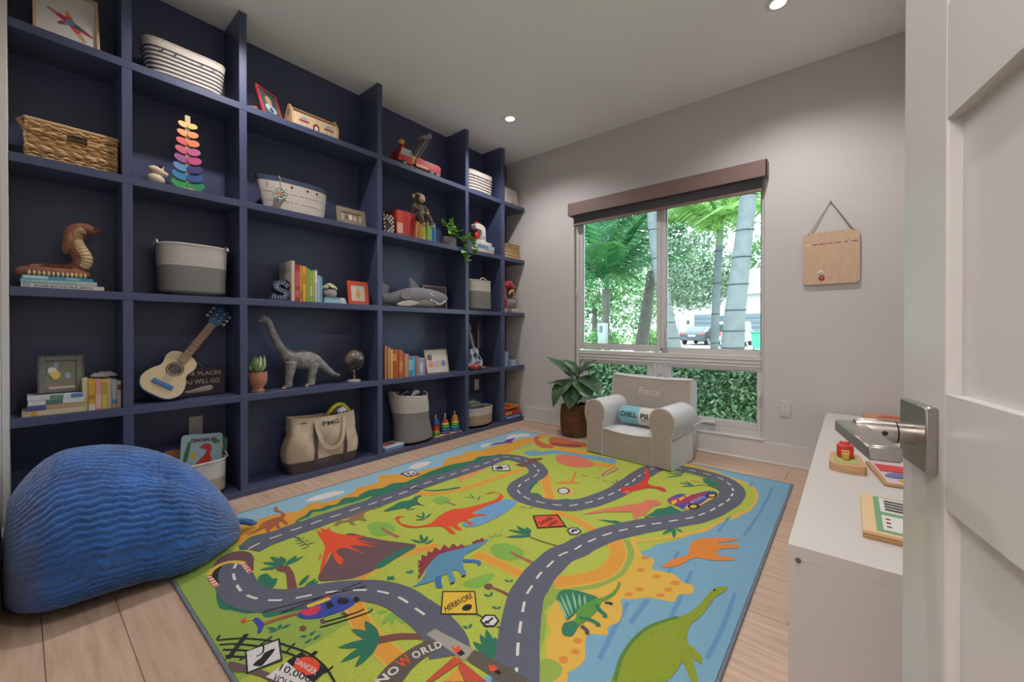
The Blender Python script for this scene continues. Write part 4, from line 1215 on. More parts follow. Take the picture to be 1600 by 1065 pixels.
# wooden vehicle with a red block
toy = thing('wooden_toy_boat', 'small wooden toy with a red block on the white unit', 'toy', (-.012, 2.21, KH), math.radians(4))
hull = [(-.050, -.10), (.050, -.105), (.054, -.02), (.050, .07), (.036, .105), (-.030, .105), (-.050, .06), (-.056, -.03)]
k = MB(); k.prism(catmull(hull, True, 3), .0005, .032, 'xy'); k.build('hull', M_TOYW, toy, angle=.6)
k = MB(); k.prism(catmull([(-.036, -.07), (.036, -.075), (.038, .0), (.03, .07), (-.026, .07), (-.040, 0)], True, 3), .032, .0335, 'xy'); k.build('green_deck', paint('#a9b06a', .6), toy)
k = MB(); k.box(-.030, .026, .0, .042, .0335, .085, bev=.006); k.build('red_block', paint('#c8302c', .35), toy)
k = MB(); k.box(-.020, .018, .042, .064, .0335, .092, bev=.006); k.build('red_block', paint('#c8302c', .35), toy)
k = MB(); k.box(-.012, .008, -.035, -.018, .0335, .060, bev=.003); k.box(-.016, .012, -.018, 0, .0335, .068, bev=.003); k.build('yellow_block', paint('#c9a24a', .4), toy)
# puzzle boards
def board_stack(loc, rz, w, d, hs, label, cat):
    t = thing('wooden_puzzle', label, cat, loc, rz)
    z = .0004
    for i, h in enumerate(hs):
        k = MB(); k.box(0, w, 0, d, z, z + h - .0006, bev=.002); k.build('board', mat('ply', '#d9b98c', .55) if i % 2 else mat('ply_dark', '#b98a58', .55), t)
        z += h
    return t, z
t, z = board_stack((.028, 1.480, KH), math.radians(0), .285, .325, (.012, .012), 'stacked wooden picture puzzles with green borders near the unit edge', 'puzzle')
k = MB(); k.box(.030, .28, .012, .31, z - .0005, z + .001); k.build('green_border', paint('#6f9c74', .5), t)
for (a, b_) in ((.02, .14), (.165, .30)):
    k = MB(); k.box(.044, .272, a + .004, b_, z + .001, z + .002); pic = k.build('picture_tile', paint('#d5d2cb', .5), t)
k = MB()
for i in range(4):
    k.box(.055 + i * .0, .110 + (i % 2) * .015, .185 + i * .026, .203 + i * .026, z + .002, z + .0028)
k.build('picture_dark_stripes', paint('#4c4a48', .5), t)
k = MB()
for i in range(3):
    k.box(.052, .062, .045 + i * .03, .055 + i * .03, z + .002, z + .0028)
k.build('picture_marks', paint('#7a3a34', .5), t)
k = MB(); k.prism(catmull([(.10, .09), (.15, .11), (.25, .10), (.27, .06), (.15, .035), (.12, .06)], True), z + .002, z + .006, 'xy'); k.build('puzzle_piece', paint('#a8704a', .5), t)
k = MB(); k.prism(catmull([(.115, .21), (.15, .235), (.26, .23), (.27, .20), (.15, .185)], True), z + .002, z + .006, 'xy'); k.build('puzzle_piece', paint('#dba23c', .5), t)
t, z = board_stack((.098, 2.015, KH), math.radians(9), .22, .30, (.011,), 'wooden picture puzzle with red truck behind the door lever', 'puzzle')
k = MB(); k.box(.012, .21, .012, .288, z - .0003, z + .0008); k.build('picture', paint('#cbb6c2', .5), t)
k = MB(); k.box(.02, .16, .16, .25, z + .0008, z + .006, bev=.004); k.build('red_piece', paint('#c8302c', .4), t)
k = MB(); k.prism(catmull([(.05, .05), (.10, .09), (.17, .10), (.18, .05), (.10, .03)], True), z + .0008, z + .005, 'xy'); k.build('yellow_piece', paint('#d9a93c', .4), t)
k = MB(); k.prism(catmull([(.02, .09), (.05, .14), (.09, .13), (.06, .08)], True), z + .0008, z + .004, 'xy'); k.build('blue_piece', paint('#5a6a9a', .4), t)
t = thing('wooden_toy_box', 'flat wooden toy box at the far end of the white unit', 'toy box', (.06, 3.33, KH))
k = MB(); k.box(0, .25, 0, .20, .0004, .030, bev=.003); k.build('box', mat('ply_dark'), t)
k = MB(); k.box(.012, .238, .012, .188, .030, .032); k.build('lid', paint('#c88a62', .5), t)
k = MB(); k.prism([(.07, .05), (.2, .06), (.21, .11), (.1, .12)], .032, .034, 'xy'); k.build('printed_panel', paint('#b0503c', .5), t)

# ------------------------------------------------------------------ wall things
def outlet(name, label, loc, rz, w=.070, h=.115, blank=False):
    t = thing(name, label, 'outlet', loc, rz)
    k = MB(); k.box(-w / 2, w / 2, -.006, 0, -h / 2, h / 2, bev=.003); k.build('cover_plate', mat('outlet_plate', '#cfc8bf', .4), t)
    k = MB(); k.box(-.0165, .0165, -.0085, -.0062, -.033, .033, bev=.001); k.build('receptacle', mat('outlet_face', '#d8d2ca', .35), t)
    if not blank:
        for z in (-.018, .018):
            k = MB(); k.box(-.0075, -.0050, -.0092, -.0084, z - .003, z + .006); k.box(.005, .0072, -.0092, -.0084, z - .003, z + .005)
            k.lathe([(.0026, 0), (.0026, .0008)], 10, (0, -.0084, z - .0085), Euler((PI / 2, 0, 0)).to_matrix())
            k.build('socket_slots', mat('dark_hole'), t)
    return t
outlet('wall_outlet', 'white wall outlet on the grey wall right of the window', (-.3675, WY - .0002, .420), 0)
outlet('wall_outlet', 'white outlet on the navy back panel above the picture book basket', (BX + .0002, .684, .419), PI / 2)
outlet('wall_outlet', 'white blank-faced outlet in the bay above the round book basket', (BX + .0002, 3.110, .42), PI / 2, blank=True)

cal = thing('wall_calendar', 'square wooden perpetual calendar board hanging by a cord on the wall', 'calendar', (-.108, WY - .0005, 1.320))
M_BIRCH = mat('birch_ply', '#c9a88a', 0.5, color2='#d2b394', nscale=10, stretch=(10, 1, 1.2))
cw, chh, cr_ = .155, .362, .03
poly = []
for (cx_, cz_, a0) in ((cw - cr_, chh - cr_, 0), (-cw + cr_, chh - cr_, 90), (-cw + cr_, cr_, 180), (cw - cr_, cr_, 270)):
    for i in range(7):
        a = math.radians(a0 + i * 15)
        poly.append((cx_ + cr_ * math.cos(a), cz_ + cr_ * math.sin(a)))
k = MB(); k.prism(poly, -.022, -.012); k.build('board', M_BIRCH, cal, angle=.5)
k = MB(); k.tube([(-.125, -.023, .352), (0, -.006, .571), (.125, -.023, .352)], .0022, 6); k.tube([(-.110, -.011, .352), (0, -.004, .571), (.120, -.011, .35)], .0018, 6); k.build('cord', paint('#6d6660', .8), cal)
k = MB(); k.lathe([(.004, 0), (.004, .012), (.006, .014)], 10, (0, 0, .572), Euler((PI / 2, 0, 0)).to_matrix()); k.build('nail', paint('#8a8782', .3), cal)
days = ['#d8d0d8', '#4a4a80', '#b8485a', '#8a6a4a', '#b4504c', '#5a5a5a', '#55558a']
for i, c in enumerate(days):
    w_ = (.020, .014, .020, .015, .017, .008, .015)[i]
    bx('day_mark', (-.128 + i * .0425 - w_, -.128 + i * .0425 + w_, -.0226, -.0219, .277, .284), paint(c, .6), cal)
k = MB()
for i in range(7):
    for j in range(6):
        k.lathe([(.0016, 0), (.0016, .0006)], 6, (-.128 + i * .0425, -.022, .225 - j * .036), Euler((PI / 2, 0, 0)).to_matrix())
o = k.build('peg_holes', paint('#7a5f48', .8), cal); o['kind'] = 'stuff'
for (x, z, c, c2) in ((-.052, .080, '#d6d0c8', '#8a847c'), (-.048, .044, '#b02a2a', '#d8b0a8')):
    k = MB(); k.lathe([(.017, 0), (.017, .005), (.014, .007)], 20, (x, -.022, z), Euler((PI / 2, 0, 0)).to_matrix()); d_ = k.build('date_disc', paint(c, .4), cal)
    k = MB(); k.box(x - .006, x + .006, -.0300, -.0288, z - .003, z + .003, rot=(0, -.7, 0)); k.build('disc_mark', paint(c2, .4), d_)

# ------------------------------------------------------------------ shelf goods: builders
def shp(row, y, back=.05):
    """a spot on a shelf: y along the bookcase, back = distance behind its front edge"""
    return (SX - back, y, ROW[row] + .0004)
SR = PI / 2      # local x runs along the shelf, local -y faces the room
M_PAGE = mat('book_pages', '#d8cfbd', 0.85, noise=0.08, nscale=200, stretch=(1, 1, 1))

def book(label, loc, th, h, d, col, flat=False, lean=0.0, group=None, title=None, bands=(), tcol='#f0e8d8', rotz=SR, rough=.45, name='book', twist=0.0):
    """a book with cover, page block and title; upright with spine to the front, or lying flat"""
    t = thing(name, label, 'book', loc, rotz + twist, group)
    c = .0022
    t_m = paint(col, rough)
    k = MB(); q = MB(); bmb = []
    if not flat:
        k.box(0, c, 0, d, 0, h, bev=.0006); k.box(th - c, th, 0, d, 0, h, bev=.0006); k.box(c, th - c, 0, c, 0, h)
        q.box(c, th - c, c, d - .004, .003, h - .003)
    else:
        k.box(0, h, 0, d, 0, c, bev=.0006); k.box(0, h, 0, d, th - c, th, bev=.0006); k.box(0, h, 0, c, c, th - c)
        q.box(.003, h - .003, c, d - .004, c, th - c)
    cv = k.build('cover', t_m, t)
    q.build('pages', M_PAGE, t)
    for (a, b_, bc) in bands:
        g = MB()
        if not flat:
            g.box(.0006, th - .0006, -.0006, 0, h * a, h * b_)
        else:
            g.box(h * a, h * b_, -.0006, 0, .0006, th - .0006)
        g.build('spine_band', paint(bc, rough), t)
    if title:
        if not flat:
            text_obj(title, (th / 2, -.0012, h * .55), (0, 0, -1), (1, 0, 0), min(h * .62, .02 * len(title)), th * .5, paint(tcol, .5), t)
        else:
            text_obj(title, (h * .5, -.0012, th / 2), (1, 0, 0), (0, 0, 1), min(h * .7, .03 * len(title)), th * .5, paint(tcol, .5), t)
    if lean:
        t.rotation_euler = (0, lean, rotz + twist)
        if lean > 0:
            t.location.z += 0
        # leaning to +x (right): pivot on the right lower edge
    return t

ORD = ['first', 'second', 'third', 'fourth', 'fifth', 'sixth', 'seventh', 'eighth', 'ninth', 'tenth', 'eleventh', 'twelfth', 'thirteenth', 'fourteenth', 'fifteenth', 'sixteenth']
def book_row(row, y0, specs, where, group, back=.04, d=.15, name='book'):
    """specs: (thickness, height, colour, colour word, bands, title)"""
    y = y0
    out = []
    for i, s_ in enumerate(specs):
        th, h, col, word = s_[:4]
        bands = s_[4] if len(s_) > 4 else ()
        title = s_[5] if len(s_) > 5 else None
        tc = s_[6] if len(s_) > 6 else '#f0e8d8'
        loc = shp(row, y, back + random.uniform(0, .012))
        out.append(book('%s book, %s from left in the row %s' % (word, ORD[i], where), loc, th - .0006, h, d - random.uniform(0, .02), col, group=group, bands=bands, title=title, tcol=tc, name=name))
        y += th
    return y

def frame(label, loc, w, h, b, col, lean=.16, twist=0.0, matcol='#d2c8bc', mw=0.0, name='picture_frame', dpt=.014, rough=.45, cat='picture frame'):
    t = thing(name, label, cat, (loc[0], loc[1], loc[2] + dpt * math.sin(lean)), 0)
    t.rotation_euler = (-lean, 0, SR + twist)
    k = MB()
    k.box(0, b, 0, dpt, 0, h, bev=.0015); k.box(w - b, w, 0, dpt, 0, h, bev=.0015); k.box(b, w - b, 0, dpt, 0, b, bev=.0015); k.box(b, w - b, 0, dpt, h - b, h, bev=.0015)
    k.build('frame_border', paint(col, rough), t)
    bx('backing', (b * .5, w - b * .5, dpt * .55, dpt * .9, b * .5, h - b * .5), paint(matcol, .7), t)
    return t
def pic(t, name, poly, col, y, rough=.6):
    k = MB(); k.prism(poly, y - .0006, y); return k.build(name, paint(col, rough), t)
def rect(x0, x1, z0, z1):
    return [(x0, z0), (x1, z0), (x1, z1), (x0, z1)]
def disc(cx_, cz_, rx, rz=None, n=16):
    rz = rz or rx
    return [(cx_ + rx * math.cos(2 * PI * i / n), cz_ + rz * math.sin(2 * PI * i / n)) for i in range(n)]

def sup(a, p):
    c, s = math.cos(a), math.sin(a)
    return math.copysign(abs(c) ** p, c), math.copysign(abs(s) ** p, s)

M_ROPE_W = mat('cotton_rope_cream', '#c9c2ba', 0.9, noise=0.10, nscale=120, bump=0.5, bscale=320)
M_ROPE_G = mat('cotton_rope_grey', '#85827f', 0.9, noise=0.22, nscale=160, bump=0.5, bscale=320)
M_ROPE_B = mat('cotton_rope_beige', '#a8967f', 0.9, noise=0.14, nscale=120, bump=0.5, bscale=320)
def rope_basket(label, loc, rx, ry, h, split, low, up, rotz=SR, flare=1.0, p=.75, handles='side', lean=(0, 0), rope=.0095, wob=.0, sag=0.0, name='rope_basket'):
    t = thing(name, label, 'basket', loc, rotz)
    def R(z, a):
        e = min(1, (z + .004) / .03) ** .35
        s = (1 + (flare - 1) * z / h) * e
        s *= 1 + wob * math.sin(z / h * 7 + 1.3) + wob * .6 * math.sin(2 * a + z / h * 4)
        bump = .0028 * abs(math.sin(PI * z / rope)) * 1.0
        return s, bump
    def pt(z, a, off=0.0):
        c, s = sup(a, p)
        f, bmp = R(z, a)
        return Vector((c * (rx * f + bmp + off) + lean[0] * z / h, s * (ry * f + bmp + off) + lean[1] * z / h, z - sag * (z / h) ** 2 * (1 + math.sin(a * 1 + 2)) * .5))
    N = 48
    for (nm, z0, z1, m) in (('lower_coils', 0, split, low), ('upper_coils', split, h, up)):
        nz = max(4, int((z1 - z0) / rope * 4))
        MB().grid(lambda u, v: pt(z0 + (z1 - z0) * u, 2 * PI * v), nz, N, wrapv=True).build(nm, m, t, angle=2.5, fix=False)
    MB().grid(lambda u, v: pt(h - (h * .5) * u, 2 * PI * v, -.010), 8, N, wrapv=True).build('lining', up, t, fix=False)
    k = MB(); k.lathe([(0, .002), (1, .002)], N); k.v = [(x * rx * .9, y * ry * .9, z) for x, y, z in k.v]; k.build('base', low, t)
    MB().tube([pt(h, 2 * PI * i / N, -.003) for i in range(N)], .0062, 8, closed=True).build('rim', up, t)
    if handles:
        for a in ((0, PI) if handles == 'side' else (PI / 2, -PI / 2)):
            c = pt(h, a)
            dx = Vector((math.cos(a), math.sin(a), 0)); tg = Vector((-dx.y, dx.x, 0))
            pts = [c + tg * (.045 * math.cos(q)) + Vector((0, 0, .026 * math.sin(q))) + dx * .002 for q in [PI * i / 10 for i in range(11)]]
            MB().tube(pts, .0058, 8).build('handle', up, t)
    return t

def striped_bin(label, loc, rx0, rx1, ry, h, n, twist=0.0):
    """canvas bin with flared ends, navy stripes and eyelets"""
    t = thing('canvas_bin', label, 'bin', loc, SR + twist)
    def pt(z, a, off=0):
        f = z / h
        c, s = sup(a, .62)
        rx = rx0 + (rx1 - rx0) * f
        return Vector((c * (rx + off), s * (ry * (.9 + .1 * f) + off), z + .012 * f * (c * c)))
    cream = mat('bin_canvas', '#cfc5ba', .9, noise=.05, nscale=60, bump=.2, bscale=300)
    navy = mat('bin_stripe', '#4a4650', .9)
    N = 44
    MB().grid(lambda u, v: pt(h * u, 2 * PI * v), 8, N, wrapv=True).build('canvas_body', cream, t, fix=False)
    MB().grid(lambda u, v: pt(h - h * .6 * u, 2 * PI * v, -.006), 6, N, wrapv=True).build('lining', cream, t, fix=False)
    MB().tube([pt(h, 2 * PI * i / N, -.002) for i in range(N)], .005, 6, closed=True).build('rim', cream, t)
    hs = h * .80
    for i in range(n):
        z0 = hs * (i + .55) / n; z1 = hs * (i + 1.0) / n
        MB().grid(lambda u, v: pt(z0 + (z1 - z0) * u, 2 * PI * v, .0009), 3, N, wrapv=True).build('stripe', navy, t, fix=False)
    for q in (-.5, -.18, .14, .46):
        c = pt(h * .74, -PI / 2 + q * 1.0, .001)
        k = MB(); k.lathe([(.0035, 0), (.0075, .001), (.0075, -.001)], 14, c, Euler((PI / 2, 0, 0)).to_matrix()); k.build('eyelet', paint('#3a3434', .3), t)
    k = MB(); k.lathe([(0, .001), (1, .001)], 24); k.v = [(x * rx0 * .9, y * ry * .85, z) for x, y, z in k.v]; k.build('base', cream, t)
    return t

def fuse(o, voxel=.004, sm=6):
    m = o.modifiers.new('fuse', 'REMESH'); m.mode = 'VOXEL'; m.voxel_size = voxel; m.use_smooth_shade = True
    s = o.modifiers.new('soften', 'SMOOTH'); s.factor = .5; s.iterations = sm
    return o

# ------------------------------------------------------------------ top row
t = frame('light wood frame with a patterned starfish print on the top left shelf', shp(5, .045, .035), .215, .30, .012, '#c9ac84', lean=.30, matcol='#d3ccc6', dpt=.022)
for (ang_, L_, cols) in ((100, .058, ('#d8502c', '#e08a3c')), (150, .085, ('#c8304c', '#c87a8a')), (-30, .085, ('#3a6a5a', '#a8405c')), (-62, .100, ('#c84a6a', '#c8a05a')), (215, .050, ('#b06a7a', '#8a4a6a'))):
    a = math.radians(ang_)
    c0 = Vector((.118, .118)); d_ = Vector((math.cos(a), math.sin(a))); n_ = Vector((-d_.y, d_.x))
    for i, c in enumerate(cols):
        p0, p1 = c0 + d_ * L_ * (.1 + .45 * i), c0 + d_ * L_ * (.55 + .45 * i)
        w0, w1 = .013 - .003 * i, .010 - .005 * i
        pic(t, 'print_patch', [tuple(p0 + n_ * w0), tuple(p0 - n_ * w0), tuple(p1 - n_ * w1), tuple(p1 + n_ * w1)], c, .0115)
pic(t, 'print_patch', disc(.118, .118, .017), '#5a8aa8', .0108)

striped_bin('large cream and navy striped canvas bin on the top shelf', shp(5, .608, .125), .165, .188, .105, .185, 7)
striped_bin('small cream and navy striped canvas bin on the top shelf near the corner', shp(5, 2.962, .135), .180, .190, .105, .205, 6)

t = frame('red picture frame turned aside beside the wooden toolbox on the top shelf', shp(5, .985, .025), .165, .205, .013, '#b8303a', lean=.32, twist=.47, matcol='#4a6a6a', dpt=.014)
pic(t, 'photo_patch', rect(.016, .139, .016, .189), '#3e5a56', .0072)
pic(t, 'photo_patch', disc(.085, .075, .045, .03), '#b8c4d0', .0062)
pic(t, 'photo_patch', disc(.08, .130, .026, .034), '#c89a7a', .0062)
pic(t, 'photo_patch', disc(.085, .065, .018, .018), '#3a4a78', .0054)
t = thing('wooden_block', 'orange-brown wooden block behind the red picture frame', 'block', shp(5, .925, .12), SR)
k = MB(); k.prism([(0, 0), (.075, 0), (.07, .06), (.05, .072), (.01, .06)], 0, .06); k.build('block', paint('#b5703c', .5), t)

# fire-station tool box
t = thing('toy_toolbox', 'wooden toy toolbox painted as a fire station on the top shelf', 'toolbox', shp(5, 1.150, .03), SR)
M_TW = mat('toy_wood'); TW, TH = .318, .095
for x in (0, TW - .012):
    k = MB(); k.prism([(-.0, 0), (.0 + .12, 0), (.12, .085), (.072, .150), (.048, .150), (0, .085)], x, x + .012, 'yz'); k.build('end_panel', M_TW, t)
bx('front_panel', (.012, TW - .012, .002, .012, 0, TH), mat('toy_wood_pale', '#d6bd98', .5), t, bev=.001)
bx('rear_panel', (.012, TW - .012, .108, .118, 0, TH), M_TW, t)
bx('floor_panel', (.012, TW - .012, .012, .108, 0, .008), M_TW, t)
k = MB(); k.bar((.006, .06, .135), (TW - .006, .06, .135), .008, 12); k.build('handle', M_TW, t)
for x in (.045, .215):
    bx('painted_awning', (x, x + .066, .0008, .002, .042, .054), paint('#b8302c', .5), t)
    pic(t, 'painted_arch', [(x + .008, .056)] + [(x + .033 + .025 * math.cos(a), .056 + .022 * math.sin(a)) for a in [PI - PI * i / 8 for i in range(9)]], '#8aa6b4', .002)
    for q in (.016, .048):
        pic(t, 'painted_window', disc(x + q, .022, .011, .015), '#b4b0a6', .002)
k = MB(); k.prism([(.138, 0), (.18, 0), (.18, .045), (.159, .062), (.138, .045)], .0008, .002); k.build('painted_door', paint('#8a2a2c', .5), t)
pic(t, 'painted_dog', disc(.159, .025, .012, .018), '#d8d4cc', .0008)
k = MB(); k.prism([(.02, .02), (.10, .055), (.10, .035), (.02, .0)], -.001, 0, 'yz'); k.build('painted_stripe', paint('#b8302c', .5), t)
k = MB(); k.prism(disc(.055, .095, .02, .026), -.001, 0, 'yz'); k.build('painted_clock', paint('#7a7468', .5), t)

# fire engine
t = thing('toy_fire_engine', 'red toy fire engine with raised grey ladder on the top shelf', 'toy truck', shp(5, 1.965, .045), SR)
RED = paint('#c42a28', .25)
bx('chassis', (.02, .47, .02, .13, .022, .040), paint('#2a2a2c', .4), t)
k = MB(); k.prism([(.20, .04), (.47, .04), (.47, .108), (.44, .118), (.30, .118), (.22, .125), (.20, .10)], .01, .14); k.build('body', RED, t)
k = MB(); k.prism([(.02, .04), (.165, .04), (.165, .13), (.14, .155), (.06, .155), (.03, .10)], .012, .138); k.build('cab', RED, t)
k = MB(); k.prism([(.055, .10), (.145, .10), (.138, .145), (.07, .145)], .0105, .0125); k.build('cab_window', paint('#a8b4b8', .15), t)
k = MB(); k.tube([(.05, .012, .098), (.06, .012, .15), (.15, .012, .15), (.155, .012, .098)], .005, 8); k.build('window_frame', paint('#d8d4d0', .4), t)
for x in (.075, .36, .43):
    for y_ in (.012, .138):
        k = MB(); k.lathe([(0, -.011), (.012, -.013), (.026, -.011), (.028, 0), (.026, .011), (.012, .013), (0, .011)], 20, (x, y_, .0285), Euler((PI / 2, 0, 0)).to_matrix()); k.build('wheel', paint('#2c2c2e', .6), t)
        k = MB(); k.lathe([(.010, 0), (.010, .0165 if y_ > .05 else -.0165 + .0)], 12, (x, y_, .0285), Euler((-PI / 2, 0, 0)).to_matrix()); k.build('hubcap', paint('#9a9894', .3), t)
bx('yellow_stripe', (.20, .33, .0085, .0105, .048, .066), paint('#d9a23c', .4), t)
k = MB(); k.prism([(.165, .06), (.20, .06), (.21, .12), (.175, .13)], .02, .13); k.build('striped_bumper', paint('#c9a83c', .4), t)
# ladder
def P(u):
    return Vector((.215 + .135 * u, .075, .130 + .215 * u))
lad = thing('ladder', None, None); lad.parent = t
for s_ in (-1, 1):
    k = MB(); k.tube([P(0) + Vector((0, s_ * .028, 0)), P(1) + Vector((0, s_ * .028, 0))], .008, 8); k.tube([P(.0) + Vector((.022, s_ * .028, -.014)), P(.9) + Vector((.022, s_ * .028, -.014))], .006, 8); k.build('ladder_rail', paint('#8e8a88', .35), lad)
for i in range(9):
    q = P(.06 + i * .11)
    k = MB(); k.bar(q + Vector((0, -.028, 0)), q + Vector((0, .028, 0)), .0045); k.build('rung', paint('#8e8a88', .35), lad)
k = MB(); k.box(.29, .40, .035, .115, .335, .365, bev=.008, rot=(0, -.35, 0)); k.lathe([(.02, -.05), (.02, .05)], 16, (.365, .075, .365), Euler((PI / 2, 0, 0)).to_matrix()); k.build('bucket', paint('#9a9694', .35), lad)
k = MB(); k.lathe([(.035, 0), (.032, .03)], 20, (.222, .075, .112)); k.build('turntable', paint('#4a4648', .4), t)
# firefighter on the cab
f_ = thing('toy_firefighter', 'tiny red toy firefighter standing on the fire engine cab', 'toy figure', (SX - .045 - .07, 1.965 + .10, ROW[5] + .1560), SR)
k = MB(); k.lathe([(.022, 0), (.024, .03), (.018, .05), (.012, .052)], 16); k.build('body', RED, f_)
k = MB(); k.ball((0, 0, .066), .018); k.build('head', paint('#c89a78', .6), f_)
k = MB(); k.lathe([(.030, .066), (.028, .072), (.020, .086), (0, .094)], 16, (0, 0, 0), Euler((.5, -.5, 0)).to_matrix()); k.build('helmet', paint('#d8a23c', .3), f_)

# drawing in the corner bay
t = frame('small framed child drawing on the top corner shelf beside the wall', shp(5, 3.300, .05), .27, .20, .010, '#b9a894', lean=.12, matcol='#c9c0b8')
k = MB(); k.tube([(.08, .007, .05), (.10, .007, .12), (.14, .007, .15), (.18, .007, .12), (.19, .007, .05)], .002, 6); k.build('drawn_line', paint('#8a8480', .8), t)
pic(t, 'drawn_patch', disc(.16, .035, .02, .02), '#d9703c', .0072)
pic(t, 'drawn_patch', disc(.06, .03, .009, .01), '#c08a8a', .0072)

# ------------------------------------------------------------------ fourth row
# seagrass basket of loose strands
t = thing('seagrass_basket', 'rectangular woven seagrass basket with a handle slot on the left shelf', 'basket', shp(4, .020, .045), SR)
bw, bd, bh = .300, .17, .178
k = MB(); k.box(.012, bw - .012, .014, bd - .014, .004, bh - .06); k.box(.012, bw - .012, .014, .02, bh - .06, bh - .055)
inner = k.build('inner_shell', paint('#4a3826', .9), t)
GR = ['#d8b988', '#b89060', '#8a6238', '#e6cfa4', '#c49a66', '#d0ac7a', '#a07848']
M_GRASS = mat('seagrass', rough=.8, vcol=True, noise=.15, nscale=60, bump=.3, bscale=160)
rs = random.Random(11)
def strands(name, x0, x1, fixed, along, z0, z1, skip=None):
    k = MB()
    z = z0
    while z < z1:
        segs = [(x0, x1)]
        if skip and skip[2] < z < skip[3]:
            segs = [(x0, skip[0]), (skip[1], x1)]
        for (a, b_) in segs:
            k.col = hexc(rs.choice(GR))
            n = max(4, int((b_ - a) / .012))
            ph = rs.uniform(0, 6)
            pts = []
            for i in range(n + 1):
                q = a + (b_ - a) * i / n
                off = .0045 * math.sin(q * 130 + ph) + rs.uniform(-.0012, .0012)
                zz_ = z + rs.uniform(-.003, .003)
                pts.append((q, fixed + off, zz_) if along == 'x' else (fixed + off, q, zz_))
            k.tube(pts, rs.uniform(.0042, .0062), 5)
        z += .0080
    o = k.build(name, M_GRASS, t, fix=False); o['kind'] = 'stuff'
strands('front_weave', 0, bw, .006, 'x', .006, bh - .004, (.125, .195, .118, .150))
strands('rear_weave', 0, bw, bd - .006, 'x', .006, bh - .004)
strands('end_weave', .004, bd - .004, .004, 'y', .006, bh - .004)
strands('end_weave', .004, bd - .004, bw - .004, 'y', .006, bh - .004)
k = MB(); k.col = hexc('#c8a878')
rim = [(0, .004, bh), (bw, .004, bh), (bw, bd - .004, bh), (0, bd - .004, bh)]
for r_ in (0, .004):
    [k.tube([(rim[q][0], rim[q][1], bh + r_), (rim[(q + 1) % 4][0], rim[(q + 1) % 4][1], bh + r_)], .006, 6) for q in range(4)]
k.build('rim', M_GRASS, t)
k = MB(); k.col = hexc('#b08a5c')
for i in range(9):
    k.tube([(-.002, .01 + i * .004, bh - .045 + rs.uniform(-.01, .01)), (-.012 - rs.random() * .012, .01 + i * .003, bh - .01), (-.004, .012 + i * .003, bh + .006)], .003, 5)
o = k.build('loose_strands', M_GRASS, t); o['kind'] = 'stuff'

# wooden egg figures
t = thing('wooden_egg_figure', 'two stacked pale wooden animal eggs beside the rainbow stacking tree', 'figurine', shp(4, .478, .06), SR)
PALE = mat('pale_wood', '#cdb7a0', .6, noise=.05, nscale=30)
k = MB(); k.ball((-.008, 0, .030), (.038, .032, .030), 20, 14, (0, .25, 0)); k.build('egg', PALE, t)
k = MB(); k.ball((-.004, 0, .074), (.036, .028, .022), 20, 14, (0, .35, 0)); k.ball((.028, 0, .066), (.016, .016, .014)); k.build('head', PALE, t)
for i in range(5):
    k = MB(); k.ball((-.030 + i * .012, -.004, .084 + .006 * math.sin(i * 1.2)), (.009, .010, .012)); k.build('mane_tuft', PALE, t)
k = MB(); k.lathe([(.005, 0), (0, .022)], 10, (.018, 0, .090), Euler((0, .4, 0)).to_matrix()); k.build('horn', PALE, t)

# rainbow stacking tree
t = thing('rainbow_stacking_tree', 'tall rainbow leaf stacking tree toy on the upper shelf', 'toy', shp(4, .607, .07), SR)
k = MB(); k.box(-.012, .012, -.010, .010, .002, .425, bev=.002); k.build('trunk', mat('trunk_wood', '#d0b48e', .5), t)
k = MB(); k.lathe([(.045, 0), (.045, .010), (.040, .012)], 24); k.build('base_disc', mat('trunk_wood'), t)
LC = [('#1f8a3a', '#1f7a50'), ('#1f7098', '#173f84'), ('#4f7ab0', '#131c5e'), ('#8a3a78', '#b0306a'), ('#b83a58', '#b04076'), ('#d0202a', '#d86a20'), ('#d8802a', '#d57a28'), ('#dca030', '#d8a838')]
for i, (c1, c2) in enumerate(LC):
    z = .026 + i * .0475
    r_ = .043 - .0026 * i
    for s_, c in ((-1, c1), (1, c2)):
        k = MB(); k.lathe([(0, -.003), (r_ * .96, -.003), (r_, 0), (r_ * .96, .003), (0, .003)], 24, (s_ * (r_ * .80), -.014 if s_ > 0 else -.010, z + .010), Euler((1.42, s_ * -.30, 0)).to_matrix(), 1.0, .68); k.build('leaf_disc', paint(c, .4), t)

# ship-shaped storage bin
t = thing('boat_storage_bin', 'cream boat-shaped canvas bin with navy rim and small ship wheel', 'bin', shp(4, 1.195, .135), SR)
BH = .215
def hull(z, a, off=0):
    f = z / BH
    c, s = sup(a, .8)
    xl = -.175 - .052 * f; xr = .205 + .022 * f
    x = (xl + xr) / 2 + c * ((xr - xl) / 2 + off)
    taper = 1 - .55 * max(0, -c) ** 3
    return Vector((x, s * (.098 * taper + off), z * (1 + .06 * max(0, -c) ** 2)))
cv = mat('boat_canvas', '#c3b8ae', .9, noise=.04, nscale=50, bump=.2, bscale=280)
MB().grid(lambda u, v: hull(BH * .86 * u, 2 * PI * v), 8, 48, wrapv=True).build('hull', cv, t, fix=False)
nv = mat('boat_navy', '#39435e', .85)
MB().grid(lambda u, v: hull(BH * (.86 + .14 * u), 2 * PI * v, .001), 4, 48, wrapv=True).build('navy_rim', nv, t, fix=False)
MB().grid(lambda u, v: hull(BH * (1 - .5 * u), 2 * PI * v, -.006), 4, 48, wrapv=True).build('lining', nv, t, fix=False)
k = MB(); k.lathe([(0, .002), (1, .002)], 24); k.v = [(x * .17 + .01, y * .08, z) for x, y, z in k.v]; k.build('base', cv, t)
